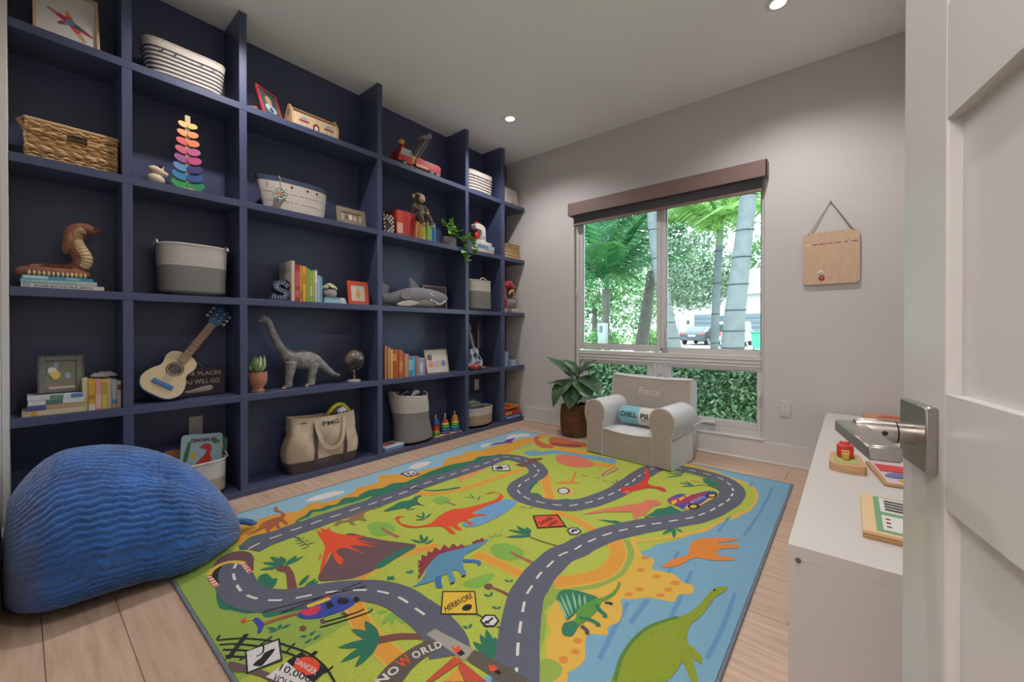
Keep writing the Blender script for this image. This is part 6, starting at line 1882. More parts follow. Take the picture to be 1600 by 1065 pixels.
# toy guitar with blue head
def guitar(name, label, loc, tiltz, S, top, side, headc, neckc, bridge, pick=None, rosette='#4a3a2a', lean=.12):
    t = thing(name, label, 'guitar', loc, 0)
    # local: x right, z up along the neck, y back
    t.rotation_mode = 'XYZ'
    M = Matrix.Rotation(SR, 4, 'Z') @ Matrix.Rotation(-lean, 4, 'X') @ Matrix.Rotation(tiltz, 4, 'Y')
    t.rotation_euler = M.to_euler()
    out = [(0, 0), (.075, .008), (.118, .05), (.125, .10), (.108, .15), (.085, .185), (.083, .215), (.095, .255), (.088, .295), (.055, .32), (.022, .325)]
    poly = [(x * S, z * S) for x, z in out] + [(-x * S, z * S) for x, z in out[::-1]][:-1]
    poly = catmull(poly, True, 3)
    k = MB(); k.prism(poly, .004 * S, .075 * S); body = k.build('body', paint(side, .3), t, angle=.6)
    k = MB(); k.prism([(x * .985, .006 * S + z * .982) for x, z in poly], 0, .0042 * S); k.build('soundboard', mat('top_' + name, top, .35, noise=.04, nscale=20, stretch=(14, 1, 1)), t)
    k = MB(); k.prism(disc(0, .205 * S, .038 * S, n=24), -.0006, 0); k.build('sound_hole', paint('#1e1612', .7), t)
    k = MB(); k.tube([(.046 * S * math.cos(a), -.0004, .205 * S + .046 * S * math.sin(a)) for a in [2 * PI * i / 28 for i in range(28)]], .004 * S, 6, closed=True); k.build('rosette', paint(rosette, .5), t)
    bx('bridge', (-.062 * S, .062 * S, -.010 * S, 0, .072 * S, .100 * S), paint(bridge, .35), t, bev=.002 * S)
    bx('neck', (-.026 * S, .026 * S, -.012 * S, .012 * S, .262 * S, .600 * S), mat('neck_' + name, neckc, .45, noise=.05, nscale=20), t, bev=.003 * S)
    for i in range(11):
        z = (.30 + .29 * (1 - .90 ** (i + 1)) / (1 - .90 ** 11)) * S
        bx('fret', (-.0255 * S, .0255 * S, -.0135 * S, -.0115 * S, z - .0014 * S, z + .0014 * S), paint('#b8b0a4', .3), t)
    k = MB(); k.prism(catmull([(-.028 * S, .598 * S), (.028 * S, .598 * S), (.042 * S, .64 * S), (.040 * S, .735 * S), (.012 * S, .728 * S), (-.012 * S, .742 * S), (-.040 * S, .73 * S), (-.042 * S, .64 * S)], True, 3), -.006 * S, .012 * S); hd_ = k.build('headstock', paint(headc, .35), t)
    for s_ in (-1, 1):
        for i in range(3):
            z = (.64 + .034 * i) * S
            k = MB(); k.bar((s_ * .03 * S, .004 * S, z), (s_ * .058 * S, .004 * S, z), .004 * S); k.ball((s_ * .062 * S, .004 * S, z), (.009 * S, .008 * S, .012 * S), 10, 6); k.ball((s_ * .018 * S, -.008 * S, z), .007 * S, 8, 5); k.build('tuning_peg', paint('#c4bcae', .3), hd_)
    for i in range(6):
        x = (-.018 + .0072 * i) * S
        k = MB(); k.tube([(x * 1.3, -.011 * S, .086 * S), (x, -.0155 * S, .60 * S)], .0008, 4); k.build('string', paint('#b0aaa0', .3), t)
    if pick:
        k = MB(); k.prism(catmull([(.04 * S, .19 * S), (.085 * S, .17 * S), (.10 * S, .11 * S), (.06 * S, .12 * S)], True, 3), -.0012, 0); k.build('pick_guard', paint(pick, .35), t)
    return t
guitar('toy_guitar', 'natural wood toy guitar with blue headstock leaning in the bay', (SX - .045, .452, ROW[2] + .043), math.radians(36), .80, '#c4ad8a', '#2c5c86', '#27588a', '#8a6038', '#2f6a9c', lean=.20)
t = thing('wooden_sign', 'dark wooden sign about the places you will go behind the guitar', 'sign', (SX - .16, .46, ROW[2] + .0008 + .0018), 0)
t.rotation_euler = (-.15, 0, SR)
bx('board', (0, .345, 0, .012, 0, .165), mat('sign_dark', '#40363c', .7, noise=.12, nscale=12), t, bev=.002)
CRM = paint('#c8b8a6', .7)
text_obj('OH, THE PLACES', (.198, -.0014, .128), (1, 0, 0), (0, 0, 1), .265, .026, CRM, t)
text_obj('YOU WILL GO', (.222, -.0014, .082), (1, 0, 0), (0, 0, 1), .20, .026, CRM, t)
k = MB(); k.prism(catmull([(.15, .03), (.19, .038), (.24, .052), (.275, .056), (.285, .040), (.27, .026), (.22, .020), (.17, .020)], True, 3), -.001, 0); k.build('painted_whale', CRM, t)
for i in range(9):
    bx('painted_rib', (.180 + i * .011, .184 + i * .011, -.0016, -.001, .018, .030), paint('#40363c', .7), t)
k = MB(); k.tube([(.15, .004, .165), (.19, .004, .192), (.225, .004, .190), (.245, .004, .165)], .0018, 6); k.build('wire_hanger', paint('#b0a498', .4), t)

# spider plant in terracotta pot
t = thing('potted_spider_plant', 'striped green plant in a terracotta pot left of the toy dinosaur', 'plant', shp(2, .955, .075), SR)
TC = mat('terracotta', '#a86e54', .8, noise=.08, nscale=20)
MB().lathe([(.0, .0), (.040, .0), (.042, .008), (.032, .020), (.034, .03), (.052, .055), (.056, .085), (.055, .125), (.050, .125), (.048, .10)], 28).build('pot', TC, t)
MB().lathe([(0, .112), (.05, .112)], 20).build('soil', mat('soil'), t, smooth=False)
rs = random.Random(6)
M_SPD = mat('spider_leaf', '#5f8a48', .45); M_SPW = mat('spider_leaf_pale', '#b4bc94', .5)
for i in range(24):
    a = 2 * PI * i / 24 + rs.uniform(-.2, .2)
    r_ = rs.uniform(.03, .075)
    h_ = rs.uniform(.07, .125) if r_ < .05 else rs.uniform(.03, .08)
    k = MB(); leaf_mesh(k, (.01 * math.cos(a), .01 * math.sin(a), .112), (r_ * math.cos(a), r_ * math.sin(a), .112 + h_), .020, up=(0, 0, 1) if r_ > .045 else (math.cos(a), math.sin(a), .2), droop=.35, fold=.25, n=7, m=5, broad=.7); k.build('leaf', M_SPW if i % 2 else M_SPD, t, fix=False)

# long-necked dinosaur
t = thing('toy_dinosaur', 'grey long-necked dinosaur figure standing on the lower shelf', 'toy dinosaur', shp(2, 1.245, .115), SR)
M_DIN = mat('dino_skin', '#6c6664', .38, color2='#8a8480', nscale=22, bump=.8, bscale=70)
spine = [(-.262, -.02, .452), (-.240, -.015, .462), (-.215, -.01, .440), (-.195, 0, .395), (-.165, 0, .320), (-.130, 0, .255), (-.085, 0, .205), (-.03, 0, .185), (.03, 0, .180), (.08, 0, .165), (.125, 0, .140), (.17, 0, .105), (.215, 0, .072), (.25, 0, .058), (.275, 0, .056)]
srad = [.012, .020, .022, .022, .026, .034, .052, .066, .068, .058, .040, .028, .020, .014, .006]
sp = catmull(spine, False, 4)
rr_ = list(np.interp(np.linspace(0, len(spine) - 1, len(sp)), range(len(spine)), srad))
k = MB(); k.tube(sp, rr_, 18)
for (x, y_, dx, top_) in ((-.095, -.040, -.010, .17), (-.075, .040, .012, .17), (.055, -.038, -.012, .15), (.075, .038, .015, .15)):
    k.tube([(x + .01, y_ * .8, top_), (x, y_, .10), (x + dx, y_, .05), (x + dx * .6, y_, .014)], [.036, .028, .021, .023], 12)
    k.ball((x + dx * .6 - .008, y_, .012), (.028, .021, .012))
o = fuse(k.build('body', M_DIN, t), .0045, 3)
k = MB(); k.ball((-.268, -.022, .446), (.014, .014, .010)); k.ball((-.243, -.015, .478), (.010, .010, .009)); k.build('snout_crest', M_DIN, t)
k = MB(); k.ball((-.250, -.033, .464), .004); k.ball((-.250, .005, .466), .004); k.build('eyes', paint('#161412', .2), t)
rs = random.Random(12)
for s_ in range(26):
    i = 4 + int(s_ * (len(sp) - 10) / 26)
    c = Vector(sp[i]); r_ = rr_[i]
    k = MB(); k.ball(c + Vector((0, rs.uniform(-.5, .5) * r_, r_ * .93)), (.007, .006, .005), 8, 5); k.build('scute', M_DIN, t)
for (x, y_) in ((-.113, -.040), (-.084, .040), (.035, -.038), (.065, .038)):
    k = MB()
    for q in (-1, 0, 1):
        k.ball((x - .020, y_ + q * .011, .006), (.009, .005, .006), 8, 5)
    k.build('toes', paint('#b8a89a', .5), t)

# globe
t = thing('desk_globe', 'small dark desk globe on a brass stand beside the toy dinosaur', 'globe', shp(2, 1.618, .095), SR)
BR = mat('brass', '#a8875c', .3, metal=.9)
MB().lathe([(.0, 0), (.048, 0), (.050, .005), (.046, .012), (.030, .016), (.012, .018)], 28).build('base', mat('marble_base', '#b0a89e', .4), t)
MB().lathe([(.010, .016), (.008, .028), (.015, .036), (.015, .046), (.008, .052), (.007, .080)], 16).build('stem', BR, t)
gc = Vector((.0, 0, .165))
k = MB(); k.tube([gc + Vector((.082 * math.cos(a), 0, .082 * math.sin(a))) for a in [math.radians(-120 + 170 * i / 24) for i in range(25)]], .0042, 8); k.tube([(0, 0, .078), (-.01, 0, .085), (-.041, 0, .094)], .006, 8); k.build('meridian_arm', BR, t)
k = MB(); k.ball(gc, .073, 32, 20, (0, .41, 0)); k.build('sphere', mat('globe_dark', '#2e2a2e', .3, color2='#8a7c68', nscale=9), t)
ax = Vector((math.sin(.41), 0, math.cos(.41)))
k = MB(); k.ball(gc + ax * .082, .006); k.ball(gc - ax * .082, .006); k.build('pivots', BR, t)

# rainbow paperbacks and colour-dot frame
BK = [(.026, .262, '#b0764c', 'tan-orange', ()), (.022, .250, '#c28a5c', 'light tan', ()), (.020, .235, '#cfae4c', 'yellow', ()), (.034, .232, '#a8402a', 'rust red', ((.6, .85, '#c88a4a'),)), (.026, .228, '#c06a34', 'orange', ()),
      (.034, .225, '#b8602e', 'burnt orange', ((.2, .6, '#c8844a'),)), (.022, .208, '#9a4438', 'brown-red', ()), (.042, .190, '#b98858', 'tan', ()), (.040, .172, '#3f86a4', 'teal', ((.3, .8, '#7ab4c0'),)), (.034, .165, '#5a9cc0', 'sky blue', ()),
      (.022, .168, '#b8705c', 'salmon', ()), (.018, .150, '#7a9ab8', 'grey-blue', ()), (.030, .152, '#8aa0c4', 'pale blue', ((.2, .7, '#c8ccd8'),)), (.020, .148, '#b08aa0', 'mauve', ()), (.020, .145, '#4a5a80', 'navy', ())]
book_row(2, 1.848, BK, 'left of the colour-dot frame', 'paperbacks left of the colour-dot frame', .03, .14)
t = frame('pale wood frame with a print of coloured circles on the lower shelf', shp(2, 2.282, .055), .262, .215, .009, '#a89880', lean=.20, matcol='#c4bcb2', twist=.02)
for (x, z, c) in ((.055, .145, '#5a5a60'), (.062, .082, '#d48a78'), (.122, .080, '#c0a0b0'), (.160, .080, '#b8ae86'), (.208, .085, '#6a74a0')):
    pic(t, 'printed_circle', disc(x, z, .029, n=24), c, .0072 if x != .160 else .0066)
# corner guitars and cars
guitar('ukulele', 'small pale blue ukulele with dark pick guard in the narrow bay', (SX - .045, 2.915, ROW[2] + .0135), math.radians(-9), .625, '#a8b4c4', '#8a96a8', '#6a5a4c', '#8a98ae', '#4a5262', pick='#2e3440', lean=.20)
t = thing('toy_rock_guitar', 'narrow dark toy rock guitar standing behind the ukulele', 'toy guitar', (SX - .16, 3.02, ROW[2] + .0145), 0)
t.rotation_euler = (-.10, .10, SR)
k = MB(); k.prism(catmull([(-.06, .0), (.06, .0), (.085, .08), (.05, .13), (.08, .19), (.03, .18), (-.03, .19), (-.07, .17), (-.05, .12), (-.08, .07)], True, 3), 0, .03); k.build('body', paint('#26262a', .25), t)
bx('neck', (-.016, .016, -.006, .012, .16, .40), paint('#2e2622', .4), t)
for i in range(8):
    bx('fret_marker', (-.015, .015, -.0075, -.006, .20 + i * .025, .209 + i * .025), paint('#c8bcae', .4), t)
k = MB(); k.prism([(-.018, .40), (.018, .40), (.045, .50), (.02, .49), (-.01, .45)], -.004, .012); k.build('headstock', paint('#4a4850', .3), t)
def toy_car(label, loc, col, S=1.0, rz=SR):
    t = thing('toy_car', label, 'toy car', loc, rz, 'toy cars by the ukulele')
    k = MB(); k.prism([(-.075 * S, .012 * S), (.075 * S, .012 * S), (.078 * S, .032 * S), (.045 * S, .040 * S), (.02 * S, .056 * S), (-.035 * S, .056 * S), (-.055 * S, .040 * S), (-.078 * S, .034 * S)], -.028 * S, .028 * S); k.build('body', paint(col, .25), t)
    k = MB(); k.prism([(-.03 * S, .042 * S), (.015 * S, .042 * S), (.006 * S, .053 * S), (-.024 * S, .053 * S)], -.0288 * S, -.028 * S); k.build('window', paint('#b8c4cc', .2), t)
    for x in (-.046, .046):
        for y_ in (-.027, .027):
            k = MB(); k.lathe([(.004 * S, -.006 * S), (.015 * S, -.006 * S), (.015 * S, .006 * S), (.004 * S, .006 * S)], 16, (x * S, y_ * S, .0155 * S), Euler((PI / 2, 0, 0)).to_matrix()); k.build('wheel', paint('#242426', .6), t)
toy_car('red toy car in front of the ukulele', shp(2, 2.845, .035), '#c23a44', 1.0)
toy_car('white toy van stacked behind the red toy car', (SX - .085, 2.832, ROW[2] + .0004), '#b8bcc0', 1.15)
toy_car('small orange toy car right of the red one', shp(2, 2.965, .034), '#b86a44', .5)
# corner books
BK = [(.030, .165, '#8aa4b4', 'grey-blue', ()), (.028, .160, '#6f94ac', 'blue', ()), (.026, .155, '#9ab0ba', 'pale blue', ()), (.024, .150, '#5a7c98', 'dark blue', ())]
yy = book_row(2, 3.275, BK, 'in the corner bay', 'blue books in the corner bay', .04, .14)
zt = 0
for (label, h_) in (('blue book at the bottom of the little corner stack', .15), ('blue book in the middle of the little corner stack', .14), ('blue book on top of the little corner stack', .13)):
    l = shp(2, yy + .006, .035); book(label, (l[0], l[1], l[2] + zt), .020, h_, .13, '#7f9cb0', flat=True, bands=((.2, .7, '#a8bcc8'),), group='little stack of blue books in the corner'); zt += .0206

# ------------------------------------------------------------------ bottom row
# book basket behind the beanbag
bas = rope_basket('cream and beige rope basket of picture books behind the beanbag', shp(1, .640, .125), .145, .105, .205, .105, M_ROPE_B, M_ROPE_W, flare=1.03, p=.7, handles='side')
def board_book(label, loc, w, h, th, col, rot, name='board_book'):
    t = thing(name, label, 'book', loc, 0)
    t.rotation_euler = (Matrix.Rotation(SR, 4, 'Z') @ Euler(rot).to_matrix().to_4x4()).to_euler()
    pr = catmull(rect(0, w, 0, h), True, 1)
    r_ = .018
    poly = []
    for (cx_, cz_, a0) in ((w - r_, h - r_, 0), (r_, h - r_, 90), (r_, r_, 180), (w - r_, r_, 270)):
        for i in range(5):
            a = math.radians(a0 + i * 22.5); poly.append((cx_ + r_ * math.cos(a), cz_ + r_ * math.sin(a)))
    k = MB(); k.prism(poly, 0, th * .2); k.build('cover', paint(col, .4), t)
    k = MB(); k.prism([(x * .985 + w * .007, z * .985 + h * .007) for x, z in poly], th * .2, th); k.build('pages', M_PAGE, t)
    return t
t = board_book('pale blue dinosaur board book with a red dinosaur cover in the basket', (SX - .085, .565, ROW[1] + .120), .200, .250, .018, '#9cbcc4', (-.22, .10, 0))
pic(t, 'cover_dinosaur', catmull([(.065, .070), (.085, .10), (.110, .125), (.120, .155), (.100, .165), (.088, .175), (.110, .192), (.138, .188), (.148, .165), (.140, .13), (.150, .10), (.125, .075), (.09, .06)], True, 3), '#c2362c', 0)
text_obj('DINOSAURS', (.108, -.0016, .215), (1, 0, 0), (0, 0, 1), .125, .022, paint('#6a2440', .5), t, bold=.05)
pic(t, 'cover_leaf', catmull([(.012, .11), (.03, .20), (.045, .205), (.04, .15), (.03, .10)], True, 3), '#3e6a3c', 0)
pic(t, 'cover_leaf', disc(.168, .20, .02, .012), '#5a8a5c', 0)
pic(t, 'cover_leaf', disc(.062, .13, .016, .02), '#c8b04c', 0)
t = board_book('green dinosaur board book leaning behind the red dinosaur cover', (SX - .105, .700, ROW[1] + .095), .085, .235, .018, '#3f7858', (-.22, .16, 0))
pic(t, 'cover_patch', disc(.045, .18, .022, .02), '#d9822c', 0); pic(t, 'cover_patch', disc(.04, .12, .018), '#7aa048', 0)
t = board_book('yellow-green board book peeking out left of the dinosaur book', (SX - .115, .525, ROW[1] + .09), .07, .22, .016, '#7c9a4a', (-.16, .30, 0))
t = board_book('thin orange board book at the back left of the basket', (SX - .150, .505, ROW[1] + .07), .09, .215, .014, '#b06a3c', (-.06, .05, 0))

# canvas tote
tote = thing('canvas_tote', 'cream canvas tote bag with brown trim standing in the lower bay', 'tote bag', (SX - .005, 1.118, ROW[1] + .0006), SR)
M_CANV = mat('tote_canvas', '#b9a58c', .9, noise=.08, nscale=20, bump=.25, bscale=200)
M_TBR = mat('tote_brown', '#4c3f42', .85, noise=.08, nscale=20)
TWd, TDp, THt = .515, .155, .375
_ta = np.linspace(0, 2 * PI, 4001)
_tc = np.sign(np.cos(_ta)) * np.abs(np.cos(_ta)) ** .42; _ts = np.sign(np.sin(_ta)) * np.abs(np.sin(_ta)) ** .42
_tl = np.concatenate([[0], np.cumsum(np.hypot(np.diff(_tc) * TWd, np.diff(_ts) * TDp))]); _tl /= _tl[-1]
def tote_fn(u, v, off=0.0, z0=0.0, z1=1.0):
    """u round the bag by arc length, v up"""
    vv = z0 + (z1 - z0) * v
    a = float(np.interp(u % 1.0 if u != 1 else 1.0, _tl, _ta))
    c, s = sup(a, .42)
    w = (.90 + .10 * math.sin(PI * min(1, vv * 1.5))) - .03 * max(0, vv - .7)
    x = TWd / 2 + c * (TWd / 2 * w + off)
    y_ = TDp / 2 + .008 + s * (TDp / 2 * (.72 + .35 * math.sin(PI * (vv * .8 + .12))) + off)
    z = THt * vv * (1 + .02 * c * vv - .045 * vv * math.sin(PI * (x / TWd)))
    y_ += .010 * math.sin(x * 24 + z * 15) * math.sin(PI * vv) + .005 * math.sin(x * 55 - z * 33) * math.sin(PI * vv)
    return Vector((x, y_ + .012, z - .010 * vv * c))
MB().grid(lambda u, v: tote_fn(u, v, 0, .19, 1), 120, 22, wrapu=True).build('canvas_body', M_CANV, tote, fix=False)
MB().grid(lambda u, v: tote_fn(u, v, .001, 0, .205 - .0), 120, 8, wrapu=True).build('brown_base', M_TBR, tote, fix=False)
MB().grid(lambda u, v: tote_fn(u, v, -.006, 1, .6), 120, 8, wrapu=True).build('lining', M_CANV, tote, fix=False)
k = MB(); k.box(.04, TWd - .04, .04, TDp - .01, .0, .02); k.build('bottom', M_TBR, tote)
def front_pt(x, vv, off):
    lo, hi = .5, 1.0
    for _ in range(30):
        m = (lo + hi) / 2
        if tote_fn(m, vv).x < x: lo = m
        else: hi = m
    p = tote_fn((lo + hi) / 2, vv)
    return Vector((x, p.y - off, p.z))
for x in (.180, .385):
    k = MB(); k.grid(lambda u, v: front_pt(x - .0135 + .027 * u, .06 + .86 * v, .0035), 3, 16); k.build('brown_strap', M_TBR, tote, fix=False)
k = MB()
hp = catmull([(.180, .93, .004), (.190, .75, .012), (.215, .52, .020), (.255, .40, .024), (.305, .385, .024), (.345, .48, .022), (.372, .70, .014), (.387, .93, .004)], False, 4)
pts = [front_pt(x, v_, o_ + .004) for x, v_, o_ in hp]
L_, R_ = offset_strip([(p.x, p.z) for p in pts], .026)
vs = [(L_[i][0], pts[i].y, L_[i][1]) for i in range(len(pts))] + [(R_[i][0], pts[i].y - .001, R_[i][1]) for i in range(len(pts))]
vs += [(x, y_ + .004, z) for x, y_, z in vs]
n = len(pts)
fs = []
for i in range(n - 1):
    fs += [(i, i + 1, n + i + 1, n + i), (2 * n + i, 3 * n + i, 3 * n + i + 1, 2 * n + i + 1), (i, 2 * n + i, 2 * n + i + 1, i + 1), (n + i, n + i + 1, 3 * n + i + 1, 3 * n + i)]
k.add(vs, fs); k.build('handle', M_CANV, tote, angle=1.2)
mb = MB(); add_text(mb, 'PMG', lambda u, v: front_pt(.228 + .120 * u, .825 + .085 * v, .0040), .015); mb.build('lettering', paint('#2c2a2c', .8), tote, smooth=False, fix=False)
k = MB(); k.grid(lambda u, v: front_pt(.085 + .04 * u, .90 + .02 * v, .003), 3, 2); k.build('brand_tab', paint('#5a3428', .7), tote, fix=False)
# goggles sticking out
t = thing('toy_goggles', 'yellow and black toy goggles with chequered band in the tote', 'goggles', (SX - .09, 1.490, ROW[1] + .345), SR)
k = MB(); k.tube([(.085 * math.cos(a), .02 * math.sin(a * 2), .075 * math.sin(a)) for a in [PI * i / 16 for i in range(17)]], .015, 10); k.build('yellow_band', paint('#b0a424', .4), t)
k = MB(); k.ball((.0, .03, .01), (.075, .05, .062)); k.build('lens_shell', paint('#2c3038', .3), t)
k = MB(); k.ball((.02, .015, .018), (.050, .045, .038)); k.build('white_panel', paint('#c4c8cc', .4), t)
for i in range(8):
    for j in range(2):
        if (i + j) % 2:
            bx('check', (-.028 + i * .012, -.016 + i * .012, -.033 + .004 * abs(i - 4), -.025, .005 + j * .010, .015 + j * .010), paint('#2a3a68', .4), t)

# boxed book on the bay floor
t = thing('boxed_card_game', 'flat white and blue boxed game lying at the front of the lower bay', 'box', shp(1, 1.845, .03), SR + .05)
k = MB(); k.box(0, .185, 0, .13, 0, .036, bev=.004); k.build('box', paint('#b9c4d0', .35), t)
k = MB(); k.box(.004, .181, -.0012, .0005, .010, .020); k.build('blue_side', paint('#3f78a8', .35), t)
k = MB(); k.box(.02, .12, .02, .11, .0358, .037); k.build('lid_picture', paint('#a86a5c', .4), t)
# tall slouching basket
rope_basket('tall slouching white and grey rope basket in the lower bay', shp(1, 2.190, .125), .170, .115, .430, .275, M_ROPE_G, M_ROPE_W, flare=.95, p=.85, handles='side', lean=(-.055, 0), wob=.05, sag=.04)
def toy_bit(name, label, cat, loc, shape, col):
    t = thing(name, label, cat, loc, SR)
    shape(t, col)
def trunkpiece(t, c):
    k = MB(); k.tube([(-.05, 0, 0), (0, 0, .03), (.05, .01, .02)], [.022, .028, .018], 10); k.build('body', paint(c, .4), t)
    k = MB(); k.ball((.06, .0, .022), .022); k.build('end', paint('#2c2a30', .4), t)
toy_bit('toy_piece', 'dark toy poking out of the tall rope basket on the left', 'toy', (SX - .12, 2.09, ROW[1] + .405), trunkpiece, '#2e2a2c')
toy_bit('toy_piece', 'pale toy poking out of the tall rope basket on the right', 'toy', (SX - .12, 2.20, ROW[1] + .395), trunkpiece, '#a8b0b8')
# ring stackers
t = thing('ring_stacking_toy', 'three-post rainbow ring stacking toy on a wooden base', 'toy', shp(1, 2.535, .085), SR)
k = MB(); k.box(-.175, .150, -.045, .045, 0, .014, bev=.004); k.build('base', M_TW, t)
def ring(x, z, r_, h_, c, n=24, sq=False):
    k = MB()
    if sq:
        k.box(x - r_, x + r_, -r_, r_, z, z + h_, bev=.003)
    else:
        k.lathe([(.006, 0), (r_ - .005, 0), (r_, h_ * .3), (r_, h_ * .7), (r_ - .005, h_), (.006, h_)], n, (x, 0, z))
    k.build('ring', paint(c, .35), t)
for x, st in ((-.135, [('#3f8f3c', .030), ('#d8a83c', .024), ('#c22f34', .026), ('#b02830', .024), ('#2f6aa8', .026), ('#2c5f9c', .024)]), (-.025, [('#5a4a9a', .050), ('#2f6a9c', .046), ('#3f9a48', .042), ('#c8c03c', .036), ('#c23a30', .030)]), (.095, [('#2f5f9c', .050), ('#3f8aa0', .046), ('#4aa048', .042), ('#c8c03c', .038), ('#d07a34', .034), ('#c8923c', .026)])):
    k = MB(); k.lathe([(.007, .012), (.007, .195), (.004, .200)], 12, (x, 0, 0)); k.build('post', M_TW, t)
    z = .0145
    for c, r_ in st:
        ring(x, z, r_, .0235, c, sq=(x < -.1)); z += .024
# round basket with books
rope_basket('low round cream and beige rope basket of books near the corner', shp(1, 2.965, .120), .180, .108, .185, .120, M_ROPE_B, M_ROPE_W, flare=1.04, p=.9, handles=None)
for i, (c, label, y_, h_, rz_) in enumerate((('#4a8aa4', 'teal picture book at the back of the round basket', 2.80, .24, .02), ('#a8b0a0', 'grey-green picture book second from the back in the round basket', 2.83, .225, .05), ('#7c9a5c', 'green picture book in the middle of the round basket', 2.86, .21, .08), ('#4a5a9a', 'blue-violet picture book at the front of the round basket', 2.85, .185, .0))):
    t = board_book(label, (SX - .165 + i * .030, y_, ROW[1] + .017), .20, h_, .010, c, (-.10, rz_, 0))
    pic(t, 'cover_band', rect(.02, .18, h_ - .035, h_ - .015), ('#b8c8c8', '#5a7a8a', '#c8c08a', '#8a5a9a')[i], 0)
# floor toys in the corner bay
t = thing('stacked_puzzle_box', 'blue game box at the bottom of the corner toy pile', 'box', shp(1, 3.285, .02), SR)
k = MB(); k.box(0, .295, 0, .20, 0, .045, bev=.004); k.build('box', paint('#2f5288', .4), t); bx('side_label', (.03, .26, -.001, .0005, .012, .034), paint('#8aa4c0', .4), t)
t = thing('stacked_puzzle_box', 'red game box in the middle of the corner toy pile', 'box', (SX - .025, 3.285, ROW[1] + .046), SR)
k = MB(); k.box(0, .27, 0, .18, 0, .045, bev=.004); k.build('box', paint('#b0342c', .4), t); bx('side_label', (.02, .12, -.001, .0005, .01, .036), paint('#c9a83c', .4), t)
t = thing('wooden_puzzle_tray', 'orange and yellow puzzle tray tilted on top of the corner toy pile', 'puzzle', (SX - .03, 3.30, ROW[1] + .0965), 0)
t.rotation_euler = (Matrix.Rotation(SR, 4, 'Z') @ Euler((.10, .0, 0)).to_matrix().to_4x4()).to_euler()
k = MB(); k.box(0, .25, .008, .17, .004, .020, bev=.003); k.build('tray', paint('#d07a2c', .45), t)
for i in range(4):
    bx('tray_piece', (.02 + i * .055, .065 + i * .055, .03, .14, .020, .030), paint(['#c9a83c', '#b8342c', '#d9902c', '#a83c4a'][i], .4), t, bev=.003)
k = MB(); k.tube([(-.0, .02, .075), (.09, .01, .055), (.19, .0, .038), (.22, .0, .034)], .008, 8); k.build('orange_rod', paint('#d9822c', .4), t)
t.location.z += .008

# ------------------------------------------------------------------ outside the window
GZ = -0.15
lawn = bx('lawn', (-60, 40, WY + .3, 90, GZ - .05, GZ), mat('grass', '#66784e', .95, nscale=3, color2='#728858'))
tag(lawn, kind='structure')
drive = bx('driveway', (-16, 6, 17.5, 41.5, GZ, GZ + .01), mat('concrete_pale', '#a8a49e', .9, noise=.06, nscale=2))
tag(drive, kind='structure')
M_LEAF = mat('leaves', rough=.45, vcol=True)
M_LEAF.node_tree.nodes['Principled BSDF'].inputs['Transmission Weight'].default_value = 0.0
nrng = np.random.default_rng(5)
def leaf_cloud(name, blobs, n, size, cols, parent, shell=.55):
    """many small leaf blades filling ellipsoids: one foliage mesh"""
    tot = sum(b[3] * b[4] * b[5] for b in blobs)
    C_, S_ = [], []
    for (x, y, z, rx, ry, rz) in blobs:
        m = max(20, int(n * rx * ry * rz / tot))
        d = nrng.normal(size=(m, 3)); d /= np.linalg.norm(d, axis=1)[:, None]
        r = (shell + (1 - shell) * nrng.random(m)) ** 1.0
        C_.append(np.array([x, y, z]) + d * r[:, None] * np.array([rx, ry, rz]))
    return leaf_mesh_np(name, np.concatenate(C_), size, cols, parent)
def leaf_mesh_np(name, Cn, size, cols, parent):
    m = len(Cn)
    a = nrng.normal(size=(m, 3)); a /= np.linalg.norm(a, axis=1)[:, None]
    b = nrng.normal(size=(m, 3)); b -= a * (a * b).sum(1)[:, None]; b /= np.linalg.norm(b, axis=1)[:, None]
    s = size * (.6 + .8 * nrng.random(m))[:, None]
    V = np.stack([Cn - a * s, Cn + b * s * .42, Cn + a * s, Cn - b * s * .42], 1).reshape(-1, 3)
    me = bpy.data.meshes.new(name)
    me.vertices.add(4 * m); me.vertices.foreach_set('co', V.ravel())
    me.loops.add(4 * m); me.loops.foreach_set('vertex_index', np.arange(4 * m, dtype=np.int32))
    me.polygons.add(m); me.polygons.foreach_set('loop_start', np.arange(0, 4 * m, 4, dtype=np.int32))
    me.update(calc_edges=True)
    cc = np.array([hexc(c) for c in cols])[nrng.integers(0, len(cols), m)]
    cc[:, :3] *= .62 * (.75 + .5 * nrng.random(m))[:, None]
    ca = me.color_attributes.new('Col', 'FLOAT_COLOR', 'CORNER')
    ca.data.foreach_set('color', np.repeat(cc, 4, axis=0).ravel())
    me.materials.append(M_LEAF)
    o = bpy.data.objects.new(name, me); COL.objects.link(o); o.parent = parent
    o['kind'] = 'stuff'
    return o
# clipped hedge right under the window
t = thing('clipped_hedge', 'dense clipped green hedge right outside the lower window panes', 'hedge', (-1.5, 4.45, GZ))
bx('inner_branches', (-1.75, 1.75, -.20, .25, 0, .80), mat('hedge_core', '#3c5c3c', .95, noise=.3, nscale=14), t)
m_ = 15000
P_ = np.column_stack([nrng.uniform(-1.9, 1.9, m_), np.where(nrng.random(m_) < .72, nrng.uniform(-.30, -.19, m_), nrng.uniform(-.28, .3, m_)), np.zeros(m_)])
P_[:, 2] = np.where(P_[:, 1] > -.19, nrng.uniform(.78, .885, m_), nrng.uniform(.0, .86, m_))
leaf_mesh_np('foliage', P_, .026, ['#9ac68a', '#84b478', '#b0d89c', '#70a46c', '#c8e4b8'], t)

